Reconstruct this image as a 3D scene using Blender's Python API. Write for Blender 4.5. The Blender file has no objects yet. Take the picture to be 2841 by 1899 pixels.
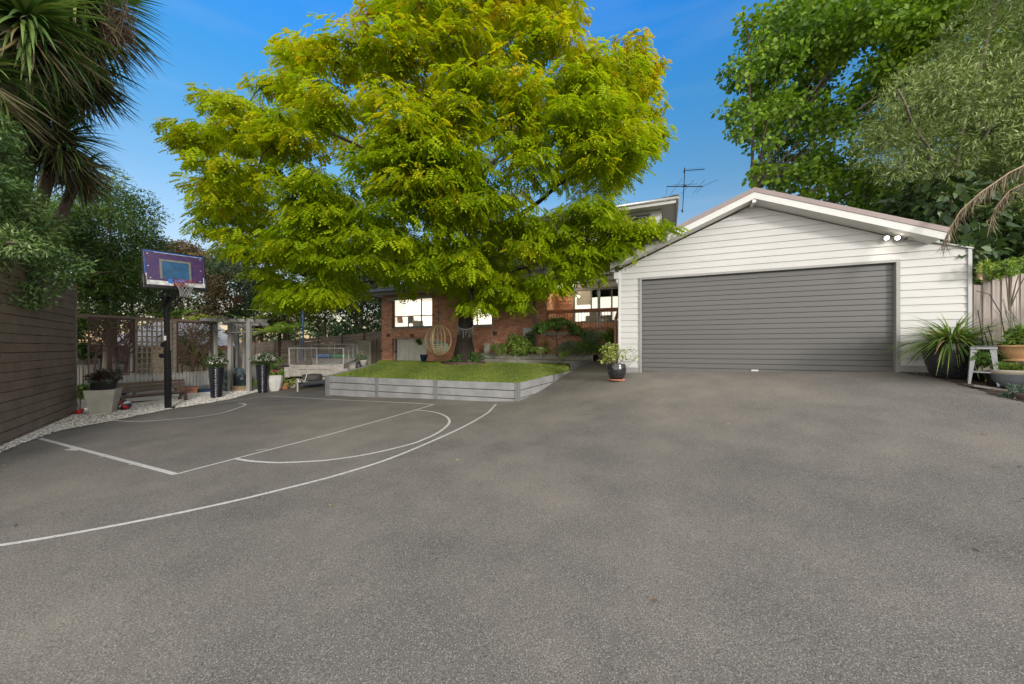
import bpy, math, random
import numpy as np
from mathutils import Vector, Matrix
rng = np.random.default_rng(7)
random.seed(7)
S = bpy.context.scene
COL = S.collection
R = math.radians

# ---------------------------------------------------------------- camera
CAMZ = 1.5
FPX, CX, CY = 1000.0, 1420.5, 964.0          # focal length and principal point in photo pixels
cd = bpy.data.cameras.new('camera'); cam = bpy.data.objects.new('camera', cd); COL.objects.link(cam)
cam.location = (0, 0, CAMZ); cam.rotation_euler = (R(90), 0, 0)
cd.sensor_width = 36; cd.lens = 36 * FPX / 2841.0
cd.shift_x = 0.0; cd.shift_y = (CY - 949.5) / 2841.0
cd.clip_start = 0.05; cd.clip_end = 2000
S.camera = cam

# ---------------------------------------------------------------- world
SUN_EL, SUN_AZ = 14.5, 153.0                  # azimuth measured clockwise from +Y (north)
w = bpy.data.worlds.new('World'); S.world = w; w.use_nodes = True
nt = w.node_tree; nt.nodes.clear()
wo = nt.nodes.new('ShaderNodeOutputWorld'); bg = nt.nodes.new('ShaderNodeBackground')
sky = nt.nodes.new('ShaderNodeTexSky'); sky.sky_type = 'NISHITA'; sky.sun_disc = False
sky.sun_elevation = R(SUN_EL); sky.sun_rotation = R(SUN_AZ); sky.air_density = 1.0; sky.dust_density = 1.0; sky.ozone_density = 1.5
tc = nt.nodes.new('ShaderNodeTexCoord'); sep = nt.nodes.new('ShaderNodeSeparateXYZ')
rp = nt.nodes.new('ShaderNodeValToRGB'); mul = nt.nodes.new('ShaderNodeMix'); mul.data_type = 'RGBA'; mul.blend_type = 'MULTIPLY'
mul.inputs[0].default_value = 1.0
nz = nt.nodes.new('ShaderNodeTexNoise'); nz.inputs['Scale'].default_value = 1.6; nz.inputs['Detail'].default_value = 5
mp = nt.nodes.new('ShaderNodeMapping'); mp.inputs['Scale'].default_value = (1, 1, 9)
cr2 = nt.nodes.new('ShaderNodeValToRGB')
cl = nt.nodes.new('ShaderNodeMix'); cl.data_type = 'RGBA'
L = nt.links.new
L(tc.outputs['Generated'], sep.inputs[0]); L(sep.outputs['Z'], rp.inputs[0])
e = rp.color_ramp.elements
e[0].position = 0.0; e[0].color = (.62, .46, .40, 1)
e[1].position = 1.0; e[1].color = (.30, 1.28, 2.4, 1)
SKY_STOPS = [(0.08, (.78, .60, .55)), (0.19, (.82, .72, .70)), (0.28, (.76, .82, .84)), (0.40, (.50, .82, .95)), (0.54, (.30, .90, 1.24)), (0.69, (.19, 1.0, 1.80))]
for p_, c_ in SKY_STOPS:
    q_ = e.new(p_); q_.color = (*c_, 1)
L(sky.outputs[0], mul.inputs[6]); L(rp.outputs[0], mul.inputs[7])
L(tc.outputs['Generated'], mp.inputs[0]); L(mp.outputs[0], nz.inputs[0]); L(nz.outputs[0], cr2.inputs[0])
cr2.color_ramp.elements[0].position = .52; cr2.color_ramp.elements[0].color = (0, 0, 0, 1)
cr2.color_ramp.elements[1].position = .85; cr2.color_ramp.elements[1].color = (.16, .16, .16, 1)
L(cr2.outputs[0], cl.inputs[0]); L(mul.outputs[2], cl.inputs[6]); cl.inputs[7].default_value = (3.2, 3.4, 3.8, 1)
# a high bank of unseen glow, added as fill light, overhead and behind the viewer
def mr_(src, a, b):
    q = nt.nodes.new('ShaderNodeMapRange'); q.interpolation_type = 'SMOOTHSTEP'; q.inputs[1].default_value = a; q.inputs[2].default_value = b; L(src, q.inputs[0]); return q.outputs[0]
def ramp0(src):
    q = nt.nodes.new('ShaderNodeValToRGB'); L(src, q.inputs[0]); el = q.color_ramp.elements
    el[0].position = .02; el[0].color = (17.0, 16.5, 15.6, 1); el[1].position = .42; el[1].color = (8.0, 7.8, 7.4, 1); return q.outputs[0]
mx_ = nt.nodes.new('ShaderNodeMath'); mx_.operation = 'MAXIMUM'
L(mr_(sep.outputs['Y'], .10, -.30), mx_.inputs[0]); zen = mr_(sep.outputs['Z'], .74, .86); zh = nt.nodes.new('ShaderNodeMath'); zh.operation = 'MULTIPLY'; zh.inputs[1].default_value = .62; L(zen, zh.inputs[0]); L(zh.outputs[0], mx_.inputs[1])
fill_bank = nt.nodes.new('ShaderNodeMix'); fill_bank.data_type = 'RGBA'; L(mx_.outputs[0], fill_bank.inputs[0]); L(cl.outputs[2], fill_bank.inputs[6])
L(ramp0(sep.outputs['Z']), fill_bank.inputs[7])
L(fill_bank.outputs[2], bg.inputs[0]); bg.inputs[1].default_value = 0.15
L(bg.outputs[0], wo.inputs[0])

sd = bpy.data.lights.new('sun', 'SUN'); sun = bpy.data.objects.new('sun', sd); COL.objects.link(sun)
sd.energy = 2.0; sd.angle = R(9); sd.color = (1, .95, .89)
sdir = Vector((math.sin(R(SUN_AZ)) * math.cos(R(SUN_EL)), math.cos(R(SUN_AZ)) * math.cos(R(SUN_EL)), math.sin(R(SUN_EL))))
sun.rotation_euler = sdir.to_track_quat('Z', 'Y').to_euler(); sun.location = (0, -5, 20)
S.view_settings.view_transform = 'Standard'; S.view_settings.look = 'None'; S.view_settings.gamma = 1
S.view_settings.exposure = 0.62; S.view_settings.use_curve_mapping = False
S.render.engine = 'CYCLES'
S.cycles.max_bounces = 6; S.cycles.transparent_max_bounces = 12; S.cycles.diffuse_bounces = 3; S.cycles.glossy_bounces = 3
S.cycles.transmission_bounces = 4; S.cycles.use_denoising = True; S.cycles.sample_clamp_indirect = 4

# ---------------------------------------------------------------- photo <-> world helpers
def P(px, py, Y):
    """world point seen at photo pixel (px,py) lying at distance Y in front of the camera"""
    return Vector(((px - CX) / FPX * Y, Y, CAMZ + (CY - py) / FPX * Y))
def proj(p):
    return (CX + FPX * p[0] / p[1], CY - FPX * (p[2] - CAMZ) / p[1])

# thin plate spline ground
CT = []
def plane0(x, y): return .013 + .029 * x + .015 * y
for x, y in [(-12, 6), (-12, 12), (-9, 4), (-9, 9), (-8, 13), (-5, 11), (-5, 7), (-5, 3), (-2, 9.6), (-1.5, 6), (-1.5, 2), (0.0, 8.8), (0, 1.5), (-8, -4), (0, -4), (-10, 20), (-4, 18)]:
    CT.append((x, y, plane0(x, y)))
CT += [(.6, 9.5, .26), (1.0, 9.96, .40), (1.49, 10.74, .63), (1.84, 11.2, .76), (2.55, 12.1, .98), (3.3, 13, 1.1),
       (2.80, 9.35, .835), (3.295, 9.14, .868), (4.4, 8.67, .90), (5.5, 8.2, .93), (6.6, 7.75, .965), (7.72, 7.27, .998), (8.15, 7.1, 1.0), (8.6, 6.9, 1.0),
       (2.58, 8.9, .73), (7.54, 6.47, .955), (7.23, 5.7, .87), (6.99, 4.92, .72), (8.5, 5.5, .86), (9.5, 3, .6),
       (4, 12, 1.0), (4.5, 5.5, .55), (2, 5, .22), (3.5, 2, .2), (6, 1, .35), (3, -4, .1), (9, -4, .4), (2.0, 7.6, .40), (12, 9, 1.05)]
CT = np.array(CT)
def _tps():
    n = len(CT); X = CT[:, :2]
    d = np.linalg.norm(X[:, None] - X[None], axis=2); K = np.where(d > 0, d * d * np.log(d + 1e-12), 0)
    A = np.zeros((n + 3, n + 3)); A[:n, :n] = K + np.eye(n) * 1e-3; A[:n, n] = 1; A[:n, n + 1:] = X; A[n:, :n] = A[:n, n:].T
    b = np.zeros(n + 3); b[:n] = CT[:, 2]
    return np.linalg.solve(A, b)
TW = _tps()
def gz(x, y):
    x = np.asarray(x, float); y = np.asarray(y, float); sh = x.shape
    q = np.c_[x.ravel(), y.ravel()]
    d = np.linalg.norm(q[:, None] - CT[None, :, :2], axis=2); K = np.where(d > 0, d * d * np.log(d + 1e-12), 0)
    z = K @ TW[:-3] + TW[-3] + q @ TW[-2:]
    return z.reshape(sh) if sh else float(z[0])
def hit(px, py):
    """where the photo ray meets the driveway"""
    lo, hi = 1.0, 30.0
    f = lambda Y: (CAMZ + (CY - py) / FPX * Y) - gz((px - CX) / FPX * Y, Y)
    Y = lo
    while Y < hi and f(Y) > 0: Y += .25
    a, b = Y - .25, Y
    for _ in range(30):
        m = (a + b) / 2
        if f(m) > 0: a = m
        else: b = m
    return Vector(((px - CX) / FPX * a, a, gz((px - CX) / FPX * a, a)))

# facade frame: x along the garage/house fronts (to the right), y to the back
FO = (3.295, 9.14); FD = (.921, -.39); FB = (.39, .921); FR = math.atan2(-.39, .921)
def s_at(px, y=0.0):
    r = (px - CX) / FPX
    return (r * (FO[1] + FB[1] * y) - FO[0] - FB[0] * y) / (FD[0] - r * FD[1])
def z_at(py, s, y=0.0):
    Y = FO[1] + FD[1] * s + FB[1] * y
    return CAMZ + (CY - py) / FPX * Y
def F2W(s, y, z=0): return Vector((FO[0] + FD[0] * s + FB[0] * y, FO[1] + FD[1] * s + FB[1] * y, z))

# ---------------------------------------------------------------- materials
MATS = {}
def nmat(name):
    m = bpy.data.materials.new(name); m.use_nodes = True
    n = m.node_tree.nodes; b = n['Principled BSDF']; return m, m.node_tree, b
def ramp(nt, fac, stops):
    r = nt.nodes.new('ShaderNodeValToRGB'); el = r.color_ramp.elements
    el[0].position = stops[0][0]; el[0].color = (*stops[0][1], 1)
    el[1].position = stops[-1][0]; el[1].color = (*stops[-1][1], 1)
    for p, c in stops[1:-1]:
        q = el.new(p); q.color = (*c, 1)
    nt.links.new(fac, r.inputs[0]); return r.outputs[0]
def noise(nt, scale, detail=4, vec=None, stretch=None, rough=.55, coord='Object'):
    n = nt.nodes.new('ShaderNodeTexNoise'); n.inputs['Scale'].default_value = scale; n.inputs['Detail'].default_value = detail; n.inputs['Roughness'].default_value = rough
    if vec is None:
        t = nt.nodes.new('ShaderNodeTexCoord'); vec = t.outputs[coord]
    if stretch:
        m = nt.nodes.new('ShaderNodeMapping'); m.inputs['Scale'].default_value = stretch; nt.links.new(vec, m.inputs[0]); vec = m.outputs[0]
    nt.links.new(vec, n.inputs['Vector']); return n.outputs['Fac']
def bump(nt, b, h, strength, dist):
    bp = nt.nodes.new('ShaderNodeBump'); bp.inputs['Strength'].default_value = strength; bp.inputs['Distance'].default_value = dist
    nt.links.new(h, bp.inputs['Height']); nt.links.new(bp.outputs[0], b.inputs['Normal'])
def mixc(nt, fac, a, b, mode='MIX'):
    m = nt.nodes.new('ShaderNodeMix'); m.data_type = 'RGBA'; m.blend_type = mode
    for i, v in ((0, fac), (6, a), (7, b)):
        if isinstance(v, (int, float)): m.inputs[i].default_value = v
        elif isinstance(v, tuple): m.inputs[i].default_value = (*v, 1)
        else: nt.links.new(v, m.inputs[i])
    return m.outputs[2]
def M(name, col, rough=.6, var=.18, scale=6, bmp=.15, bscale=60, metal=0, stretch=None, col2=None, spec=.5, bdist=.004, coat=0):
    if name in MATS: return MATS[name]
    m, nt, b = nmat(name)
    c0 = tuple(max(0, c * (1 - var)) for c in col); c1 = col2 or tuple(min(1, c * (1 + var)) for c in col)
    f = noise(nt, scale, 6, stretch=stretch)
    nt.links.new(ramp(nt, f, [(.3, c0), (.7, c1)]), b.inputs['Base Color'])
    b.inputs['Roughness'].default_value = rough; b.inputs['Metallic'].default_value = metal
    b.inputs['Specular IOR Level'].default_value = spec; b.inputs['Coat Weight'].default_value = coat
    if bmp: bump(nt, b, noise(nt, bscale, 3, stretch=stretch), bmp, bdist)
    MATS[name] = m; return m
def leafmat(name, stops, trans=.35, rough=.5, tint=(1.15, 1.25, .6), spec=.35):
    m, nt, b = nmat(name)
    a = nt.nodes.new('ShaderNodeAttribute'); a.attribute_name = 'rnd'
    c = ramp(nt, a.outputs['Fac'], stops)
    nt.links.new(c, b.inputs['Base Color']); b.inputs['Roughness'].default_value = rough; b.inputs['Specular IOR Level'].default_value = spec
    tr = nt.nodes.new('ShaderNodeBsdfTranslucent'); nt.links.new(mixc(nt, 1.0, c, tint, 'MULTIPLY'), tr.inputs[0])
    mx = nt.nodes.new('ShaderNodeMixShader'); mx.inputs[0].default_value = trans
    out = nt.nodes['Material Output']
    nt.links.new(b.outputs[0], mx.inputs[1]); nt.links.new(tr.outputs[0], mx.inputs[2]); nt.links.new(mx.outputs[0], out.inputs[0])
    MATS[name] = m; return m
def emit(name, col, s):
    m, nt, b = nmat(name); b.inputs['Base Color'].default_value = (*col, 1)
    b.inputs['Emission Color'].default_value = (*col, 1); b.inputs['Emission Strength'].default_value = s
    MATS[name] = m; return m

def asphalt():
    m, nt, b = nmat('asphalt')
    fine = noise(nt, 125, 3, rough=.7); mid = noise(nt, 34, 4); big = noise(nt, .42, 6, rough=.6); big2 = noise(nt, 1.7, 5)
    base = ramp(nt, big, [(.34, (.122, .113, .105)), (.50, (.155, .143, .129)), (.66, (.192, .174, .153))])
    g = ramp(nt, big2, [(.3, (.90, .90, .91)), (.7, (1.08, 1.075, 1.06))])
    base = mixc(nt, 1.0, base, g, 'MULTIPLY')
    gr = ramp(nt, fine, [(.30, (.36, .36, .36)), (.5, (.96, .95, .94)), (.66, (1.52, 1.48, 1.40))])
    base = mixc(nt, 1.0, base, gr, 'MULTIPLY')
    v = nt.nodes.new('ShaderNodeTexVoronoi'); v.inputs['Scale'].default_value = 140
    t = nt.nodes.new('ShaderNodeTexCoord'); nt.links.new(t.outputs['Object'], v.inputs['Vector'])
    sp = nt.nodes.new('ShaderNodeSeparateColor'); nt.links.new(v.outputs['Color'], sp.inputs[0])
    gt = nt.nodes.new('ShaderNodeMath'); gt.operation = 'GREATER_THAN'; gt.inputs[1].default_value = .80; nt.links.new(sp.outputs[0], gt.inputs[0])
    lt = nt.nodes.new('ShaderNodeMath'); lt.operation = 'LESS_THAN'; lt.inputs[1].default_value = .0065; nt.links.new(v.outputs['Distance'], lt.inputs[0])
    lt.inputs[1].default_value = .42
    mm = nt.nodes.new('ShaderNodeMath'); mm.operation = 'MULTIPLY'; nt.links.new(gt.outputs[0], mm.inputs[0]); nt.links.new(lt.outputs[0], mm.inputs[1])
    base = mixc(nt, mm.outputs[0], base, (.33, .305, .268))
    st = noise(nt, 1.15, 7, rough=.7); base = mixc(nt, 1.0, base, ramp(nt, st, [(.26, (.66, .65, .62)), (.36, (1, 1, 1)), (.62, (1, 1, 1)), (.74, (1.16, 1.14, 1.10))]), 'MULTIPLY')
    nt.links.new(base, b.inputs['Base Color']); b.inputs['Roughness'].default_value = .85; b.inputs['Specular IOR Level'].default_value = .3
    bump(nt, b, fine, .55, .006); return m
def brickmat(name='brick', c1=(.62, .30, .18), c2=(.42, .17, .10), mortar=(.27, .21, .17)):
    m, nt, b = nmat(name)
    t = nt.nodes.new('ShaderNodeTexCoord'); sp = nt.nodes.new('ShaderNodeSeparateXYZ'); nt.links.new(t.outputs['Object'], sp.inputs[0])
    ad = nt.nodes.new('ShaderNodeMath'); ad.operation = 'ADD'; nt.links.new(sp.outputs[0], ad.inputs[0]); nt.links.new(sp.outputs[1], ad.inputs[1])
    cb = nt.nodes.new('ShaderNodeCombineXYZ'); nt.links.new(ad.outputs[0], cb.inputs[0]); nt.links.new(sp.outputs[2], cb.inputs[1])
    br = nt.nodes.new('ShaderNodeTexBrick'); nt.links.new(cb.outputs[0], br.inputs['Vector'])
    br.inputs['Scale'].default_value = 1; br.inputs['Brick Width'].default_value = .24; br.inputs['Row Height'].default_value = .086
    br.inputs['Mortar Size'].default_value = .0085; br.inputs['Mortar Smooth'].default_value = .2; br.inputs['Bias'].default_value = -.1
    br.inputs['Color1'].default_value = (*c1, 1); br.inputs['Color2'].default_value = (*c2, 1); br.inputs['Mortar'].default_value = (*mortar, 1)
    n1 = noise(nt, 30, 4); g = ramp(nt, n1, [(.3, (.75, .75, .75)), (.7, (1.25, 1.22, 1.2))])
    n2 = noise(nt, 1.1, 4); g2 = ramp(nt, n2, [(.3, (.82, .82, .82)), (.7, (1.18, 1.15, 1.1))])
    c = mixc(nt, 1.0, mixc(nt, 1.0, br.outputs['Color'], g, 'MULTIPLY'), g2, 'MULTIPLY')
    nt.links.new(c, b.inputs['Base Color']); b.inputs['Roughness'].default_value = .85
    iv = nt.nodes.new('ShaderNodeMath'); iv.operation = 'SUBTRACT'; iv.inputs[0].default_value = 1; nt.links.new(br.outputs['Fac'], iv.inputs[1])
    bump(nt, b, iv.outputs[0], .7, .008); return m
def boardpaint(name, col):
    m, nt, b = nmat(name)
    f = noise(nt, 1.3, 6, stretch=(.5, 1, 1.5)); d = noise(nt, 14, 5, stretch=(.35, 1, 3))
    c = mixc(nt, 1.0, ramp(nt, f, [(.3, tuple(x * .93 for x in col)), (.7, tuple(min(1, x * 1.04) for x in col))]), ramp(nt, d, [(.25, (.93, .93, .92)), (.6, (1, 1, 1))]), 'MULTIPLY')
    nt.links.new(c, b.inputs['Base Color']); b.inputs['Roughness'].default_value = .5
    bump(nt, b, noise(nt, 40, 3, stretch=(.1, 1, 1)), .12, .003); MATS[name] = m; return m
def timber(name, a, c, scale=3, stretch=(1, 1, .08), rough=.8, bmp=.35):
    m, nt, b = nmat(name)
    f = noise(nt, scale * 6, 6, stretch=stretch, rough=.65); g = noise(nt, scale, 3, stretch=stretch); k = noise(nt, .9, 4)
    col = mixc(nt, 1.0, ramp(nt, f, [(.28, a), (.72, c)]), ramp(nt, g, [(.3, (.72, .72, .72)), (.7, (1.2, 1.2, 1.2))]), 'MULTIPLY')
    col = mixc(nt, 1.0, col, ramp(nt, k, [(.3, (.8, .8, .82)), (.7, (1.15, 1.13, 1.1))]), 'MULTIPLY')
    nt.links.new(col, b.inputs['Base Color']); b.inputs['Roughness'].default_value = rough
    bump(nt, b, f, bmp, .006); MATS[name] = m; return m

ASPH = asphalt()
BRICK = brickmat()
BRICKD = brickmat('dark_brick', (.27, .095, .06), (.19, .065, .045))  # darker brick tones for the deck steps and neighbouring wall
WHITE = boardpaint('white_weatherboard_paint', (.435, .43, .418))
WHITE2 = M('white_trim_paint', (.48, .475, .46), .45, .05, 3, .05)
GREYT = M('grey_trim_paint', (.225, .222, .215), .5, .08, 3, .05)
GREYD = M('roller_door_enamel', (.080, .078, .075), .45, .07, 2, .12, 90, stretch=(.12, 1, 1))
ROOFM = M('brown_roof_steel', (.21, .165, .155), .4, .08, 2, .05, metal=.1)
SOFF = M('soffit_sheet', (.60, .585, .56), .6, .05, 2, .03)
OLIVE = M('olive_grey_metal', (.17, .168, .15), .45, .1, 4, .05)
TILE = M('concrete_roof_tile', (.125, .118, .115), .75, .35, 5, .4, 40)
CONC = M('sleeper_concrete', (.205, .206, .206), .85, .22, 2.4, .35, 55)
CONC2 = M('sleeper_concrete_olive', (.20, .195, .155), .85, .25, 2.4, .35, 55)
DSLAT = timber('dark_stained_slats', (.095, .072, .056), (.22, .165, .130), 3, (1, .06, 1), .45, .3)
PALE = timber('silver_weathered_paling', (.22, .185, .16), (.46, .41, .37), 2.2, (1, 1, .05))
OLDW = timber('old_brown_fence_timber', (.085, .064, .050), (.18, .14, .11), 2.2, (.08, 1, 1))
OLDV = timber('old_brown_palings', (.11, .082, .06), (.21, .16, .12), 2.2, (1, 1, .08))
RAIL = timber('red_stained_rail', (.30, .095, .04), (.46, .165, .075), 3, (.1, 1, 1), .45)
BROWNB = timber('brown_bench_timber', (.06, .040, .028), (.11, .078, .055), 3, (.1, 1, 1), .6)
ARB = timber('grey_painted_arbour_timber', (.20, .20, .185), (.29, .285, .265), 2, (1, 1, .1), .7)
PICK = M('grey_picket_paint', (.26, .262, .25), .65, .12, 5, .1)
LATT = timber('old_lattice_timber', (.16, .125, .085), (.26, .21, .15), 3, (1, 1, .2))
RUST = M('rusted_steel', (.048, .022, .018), .75, .35, 12, .2)
BARK = M('dark_furrowed_bark', (.030, .022, .016), .95, .5, 9, 1.0, 26, stretch=(1, 1, .22), bdist=.05)
BARK2 = M('grey_brown_bark', (.12, .095, .07), .9, .4, 9, .8, 26, stretch=(1, 1, .3), bdist=.02)
SOIL = M('dark_garden_soil', (.045, .032, .022), .95, .5, 14, .6, 50, bdist=.02)
LAWN = M('lawn_turf', (.13, .19, .030), .9, .45, 5, .5, 70, bdist=.02, col2=(.24, .28, .05))
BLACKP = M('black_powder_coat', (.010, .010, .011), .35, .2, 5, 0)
GLOSSB = M('gloss_black_glaze', (.008, .009, .013), .26, .2, 4, .03, 12, coat=.25)
BLACKG = M('speckled_black_glaze', (.018, .018, .02), .22, .5, 30, .08, 30, coat=.3)
GALV = M('galvanised_steel', (.32, .30, .265), .5, .25, 7, .1, 30, metal=.35)
RUBR = M('black_rubber', (.045, .042, .040), .8, .25, 6, .2)
STEEL = M('brushed_silver_steel', (.20, .205, .215), .36, .1, 6, .03, metal=.85)
MARKW = M('worn_white_line_paint', (.50, .49, .47), .7, .35, 22, .3, 90)
TERRA = M('terracotta', (.42, .17, .09), .8, .25, 8, .2)
CREAM = M('cream_planter_fibreglass', (.36, .345, .30), .6, .15, 4, .1)
WICK = M('cane_wicker', (.40, .29, .16), .55, .25, 20, .1)

# ---------------------------------------------------------------- geometry
class G:
    def __init__(s, off=(0, 0, 0)): s.v = []; s.f = []; s.o = off
    def add(s, vs, fs):
        n = len(s.v); s.v += [(v[0] + s.o[0], v[1] + s.o[1], v[2] + s.o[2]) for v in vs]; s.f += [tuple(i + n for i in q) for q in fs]; return s
    def box(s, x0, x1, y0, y1, z0, z1):
        return s.add([(x0, y0, z0), (x1, y0, z0), (x1, y1, z0), (x0, y1, z0), (x0, y0, z1), (x1, y0, z1), (x1, y1, z1), (x0, y1, z1)],
                     [(0, 3, 2, 1), (4, 5, 6, 7), (0, 1, 5, 4), (1, 2, 6, 5), (2, 3, 7, 6), (3, 0, 4, 7)])
    def hexa(s, b, t):
        """b, t: four points each"""
        return s.add(list(b) + list(t), [(0, 3, 2, 1), (4, 5, 6, 7), (0, 1, 5, 4), (1, 2, 6, 5), (2, 3, 7, 6), (3, 0, 4, 7)])
    def bar(s, a, b, w, h, up=(0, 0, 1)):
        a = Vector(a); b = Vector(b); d = (b - a).normalized(); u = Vector(up)
        if abs(d.dot(u)) > .98: u = Vector((0, 1, 0))
        x = d.cross(u).normalized() * w / 2; z = x.cross(d).normalized() * h / 2
        return s.hexa([a - x - z, a + x - z, b + x - z, b - x - z], [a - x + z, a + x + z, b + x + z, b - x + z])
    def tube(s, pts, r, n=8, cap=True, closed=False):
        pts = [Vector(p) for p in pts]; k = len(pts); rs = r if hasattr(r, '__len__') else [r] * k
        vs = []; fs = []; u = None
        for i, p in enumerate(pts):
            if closed: t = pts[(i + 1) % k] - pts[i - 1]
            else: t = pts[min(i + 1, k - 1)] - pts[max(i - 1, 0)]
            t = t.normalized() if t.length > 1e-9 else Vector((0, 0, 1))
            if u is None: u = t.cross(Vector((0, 0, 1)) if abs(t.z) < .9 else Vector((1, 0, 0))).normalized()
            u = (u - t * u.dot(t)).normalized(); v = t.cross(u)
            for j in range(n):
                a = 2 * math.pi * j / n; vs.append(p + (u * math.cos(a) + v * math.sin(a)) * rs[i])
        m = k if closed else k - 1
        for i in range(m):
            for j in range(n):
                a = i * n + j; b = i * n + (j + 1) % n; c = ((i + 1) % k) * n + (j + 1) % n; d = ((i + 1) % k) * n + j
                fs.append((a, b, c, d))
        if cap and not closed:
            fs.append(tuple(range(n - 1, -1, -1))); fs.append(tuple(range((k - 1) * n, k * n)))
        return s.add(vs, fs)
    def lathe(s, prof, n=32, c=(0, 0, 0), sq=None):
        vs = []; fs = []; k = len(prof)
        for r, z in prof:
            for j in range(n):
                a = 2 * math.pi * (j + .5) / n; m = 1
                if sq: m = 1 / max(abs(math.cos(a)), abs(math.sin(a))) if sq == 1 else 1
                vs.append((c[0] + r * m * math.cos(a), c[1] + r * m * math.sin(a), c[2] + z))
        for i in range(k - 1):
            for j in range(n): fs.append((i * n + j, i * n + (j + 1) % n, (i + 1) * n + (j + 1) % n, (i + 1) * n + j))
        fs.append(tuple(range(n - 1, -1, -1))); fs.append(tuple(range((k - 1) * n, k * n)))
        return s.add(vs, fs)
    def prism(s, poly, z0, z1):
        k = len(poly); vs = [(p[0], p[1], z0) for p in poly] + [(p[0], p[1], z1) for p in poly]
        return s.add(vs, [tuple(range(k - 1, -1, -1)), tuple(range(k, 2 * k))] + [(i, (i + 1) % k, k + (i + 1) % k, k + i) for i in range(k)])
    def extr(s, poly, y0, y1):
        """polygon in x,z extruded along y"""
        k = len(poly); vs = [(p[0], y0, p[1]) for p in poly] + [(p[0], y1, p[1]) for p in poly]
        return s.add(vs, [tuple(range(k)), tuple(range(2 * k - 1, k - 1, -1))] + [(i, k + i, k + (i + 1) % k, (i + 1) % k) for i in range(k)])
    def grid(s, fn, nu, nv):
        vs = [fn(i / nu, j / nv) for j in range(nv + 1) for i in range(nu + 1)]
        return s.add(vs, [(j * (nu + 1) + i, j * (nu + 1) + i + 1, (j + 1) * (nu + 1) + i + 1, (j + 1) * (nu + 1) + i) for j in range(nv) for i in range(nu)])
    def ball(s, c, r, nu=24, nv=16):
        r = r if hasattr(r, '__len__') else (r, r, r)
        return s.lathe_s(c, r, nu, nv)
    def lathe_s(s, c, r, nu, nv):
        vs = [(c[0], c[1], c[2] - r[2])]; fs = []
        for i in range(1, nv):
            ph = -math.pi / 2 + math.pi * i / nv
            for j in range(nu):
                a = 2 * math.pi * j / nu; vs.append((c[0] + r[0] * math.cos(ph) * math.cos(a), c[1] + r[1] * math.cos(ph) * math.sin(a), c[2] + r[2] * math.sin(ph)))
        vs.append((c[0], c[1], c[2] + r[2])); t = len(vs) - 1
        for j in range(nu):
            fs.append((0, 1 + (j + 1) % nu, 1 + j)); b = 1 + (nv - 2) * nu; fs.append((b + j, b + (j + 1) % nu, t))
        for i in range(nv - 2):
            for j in range(nu):
                a = 1 + i * nu + j; b = 1 + i * nu + (j + 1) % nu; fs.append((a, b, b + nu, a + nu))
        return s.add(vs, fs)
    def wall(s, s0, s1, z0, z1, holes, y0, y1):
        xs = sorted({s0, s1} | {h[0] for h in holes} | {h[1] for h in holes}); zs = sorted({z0, z1} | {h[2] for h in holes} | {h[3] for h in holes})
        ish = lambda i, j: not (0 <= i < len(xs) - 1 and 0 <= j < len(zs) - 1) or any(h[0] - 1e-6 <= xs[i] and xs[i + 1] <= h[1] + 1e-6 and h[2] - 1e-6 <= zs[j] and zs[j + 1] <= h[3] + 1e-6 for h in holes)
        for i in range(len(xs) - 1):
            for j in range(len(zs) - 1):
                if ish(i, j): continue
                a, b, c, d = xs[i], xs[i + 1], zs[j], zs[j + 1]
                s.add([(a, y0, c), (b, y0, c), (b, y0, d), (a, y0, d)], [(0, 1, 2, 3)]); s.add([(a, y1, c), (b, y1, c), (b, y1, d), (a, y1, d)], [(3, 2, 1, 0)])
                if ish(i - 1, j): s.add([(a, y0, c), (a, y1, c), (a, y1, d), (a, y0, d)], [(3, 2, 1, 0)])
                if ish(i + 1, j): s.add([(b, y0, c), (b, y1, c), (b, y1, d), (b, y0, d)], [(0, 1, 2, 3)])
                if ish(i, j - 1): s.add([(a, y0, c), (b, y0, c), (b, y1, c), (a, y1, c)], [(3, 2, 1, 0)])
                if ish(i, j + 1): s.add([(a, y0, d), (b, y0, d), (b, y1, d), (a, y1, d)], [(0, 1, 2, 3)])
        return s
    def obj(s, name, mat, parent=None, smooth=False, loc=None, rotz=0, bev=0):
        me = bpy.data.meshes.new(name); me.from_pydata([tuple(v) for v in s.v], [], s.f); me.update()
        o = bpy.data.objects.new(name, me); COL.objects.link(o)
        if mat: me.materials.append(mat)
        if smooth: me.polygons.foreach_set('use_smooth', [True] * len(me.polygons))
        if parent: o.parent = parent
        if loc is not None: o.location = loc
        o.rotation_euler[2] = rotz
        if bev:
            b = o.modifiers.new('bevel', 'BEVEL'); b.width = bev; b.segments = 2; b.limit_method = 'ANGLE'
        return o
USED = set()
def tag(o, label, cat, group=None):
    o['label'] = label; o['category'] = cat
    if group: o['group'] = group
    return o
def thing(name, label, cat, loc=(0, 0, 0), rotz=0, group=None):
    o = bpy.data.objects.new(name, None); o.empty_display_size = .2; COL.objects.link(o); o.location = loc; o.rotation_euler = (0, 0, rotz)
    return tag(o, label, cat, group)
def struct(o): o['kind'] = 'structure'; return o
def dup(root, loc, rotz=0, label=None, sc=1):
    r = root.copy(); COL.objects.link(r); r.location = loc; r.rotation_euler = (0, 0, rotz); r.scale = (sc, sc, sc)
    if label: r['label'] = label
    for ch in list(root.children):
        c = ch.copy(); COL.objects.link(c); c.parent = r
        for g in list(ch.children):
            d = g.copy(); COL.objects.link(d); d.parent = c
    return r

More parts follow.
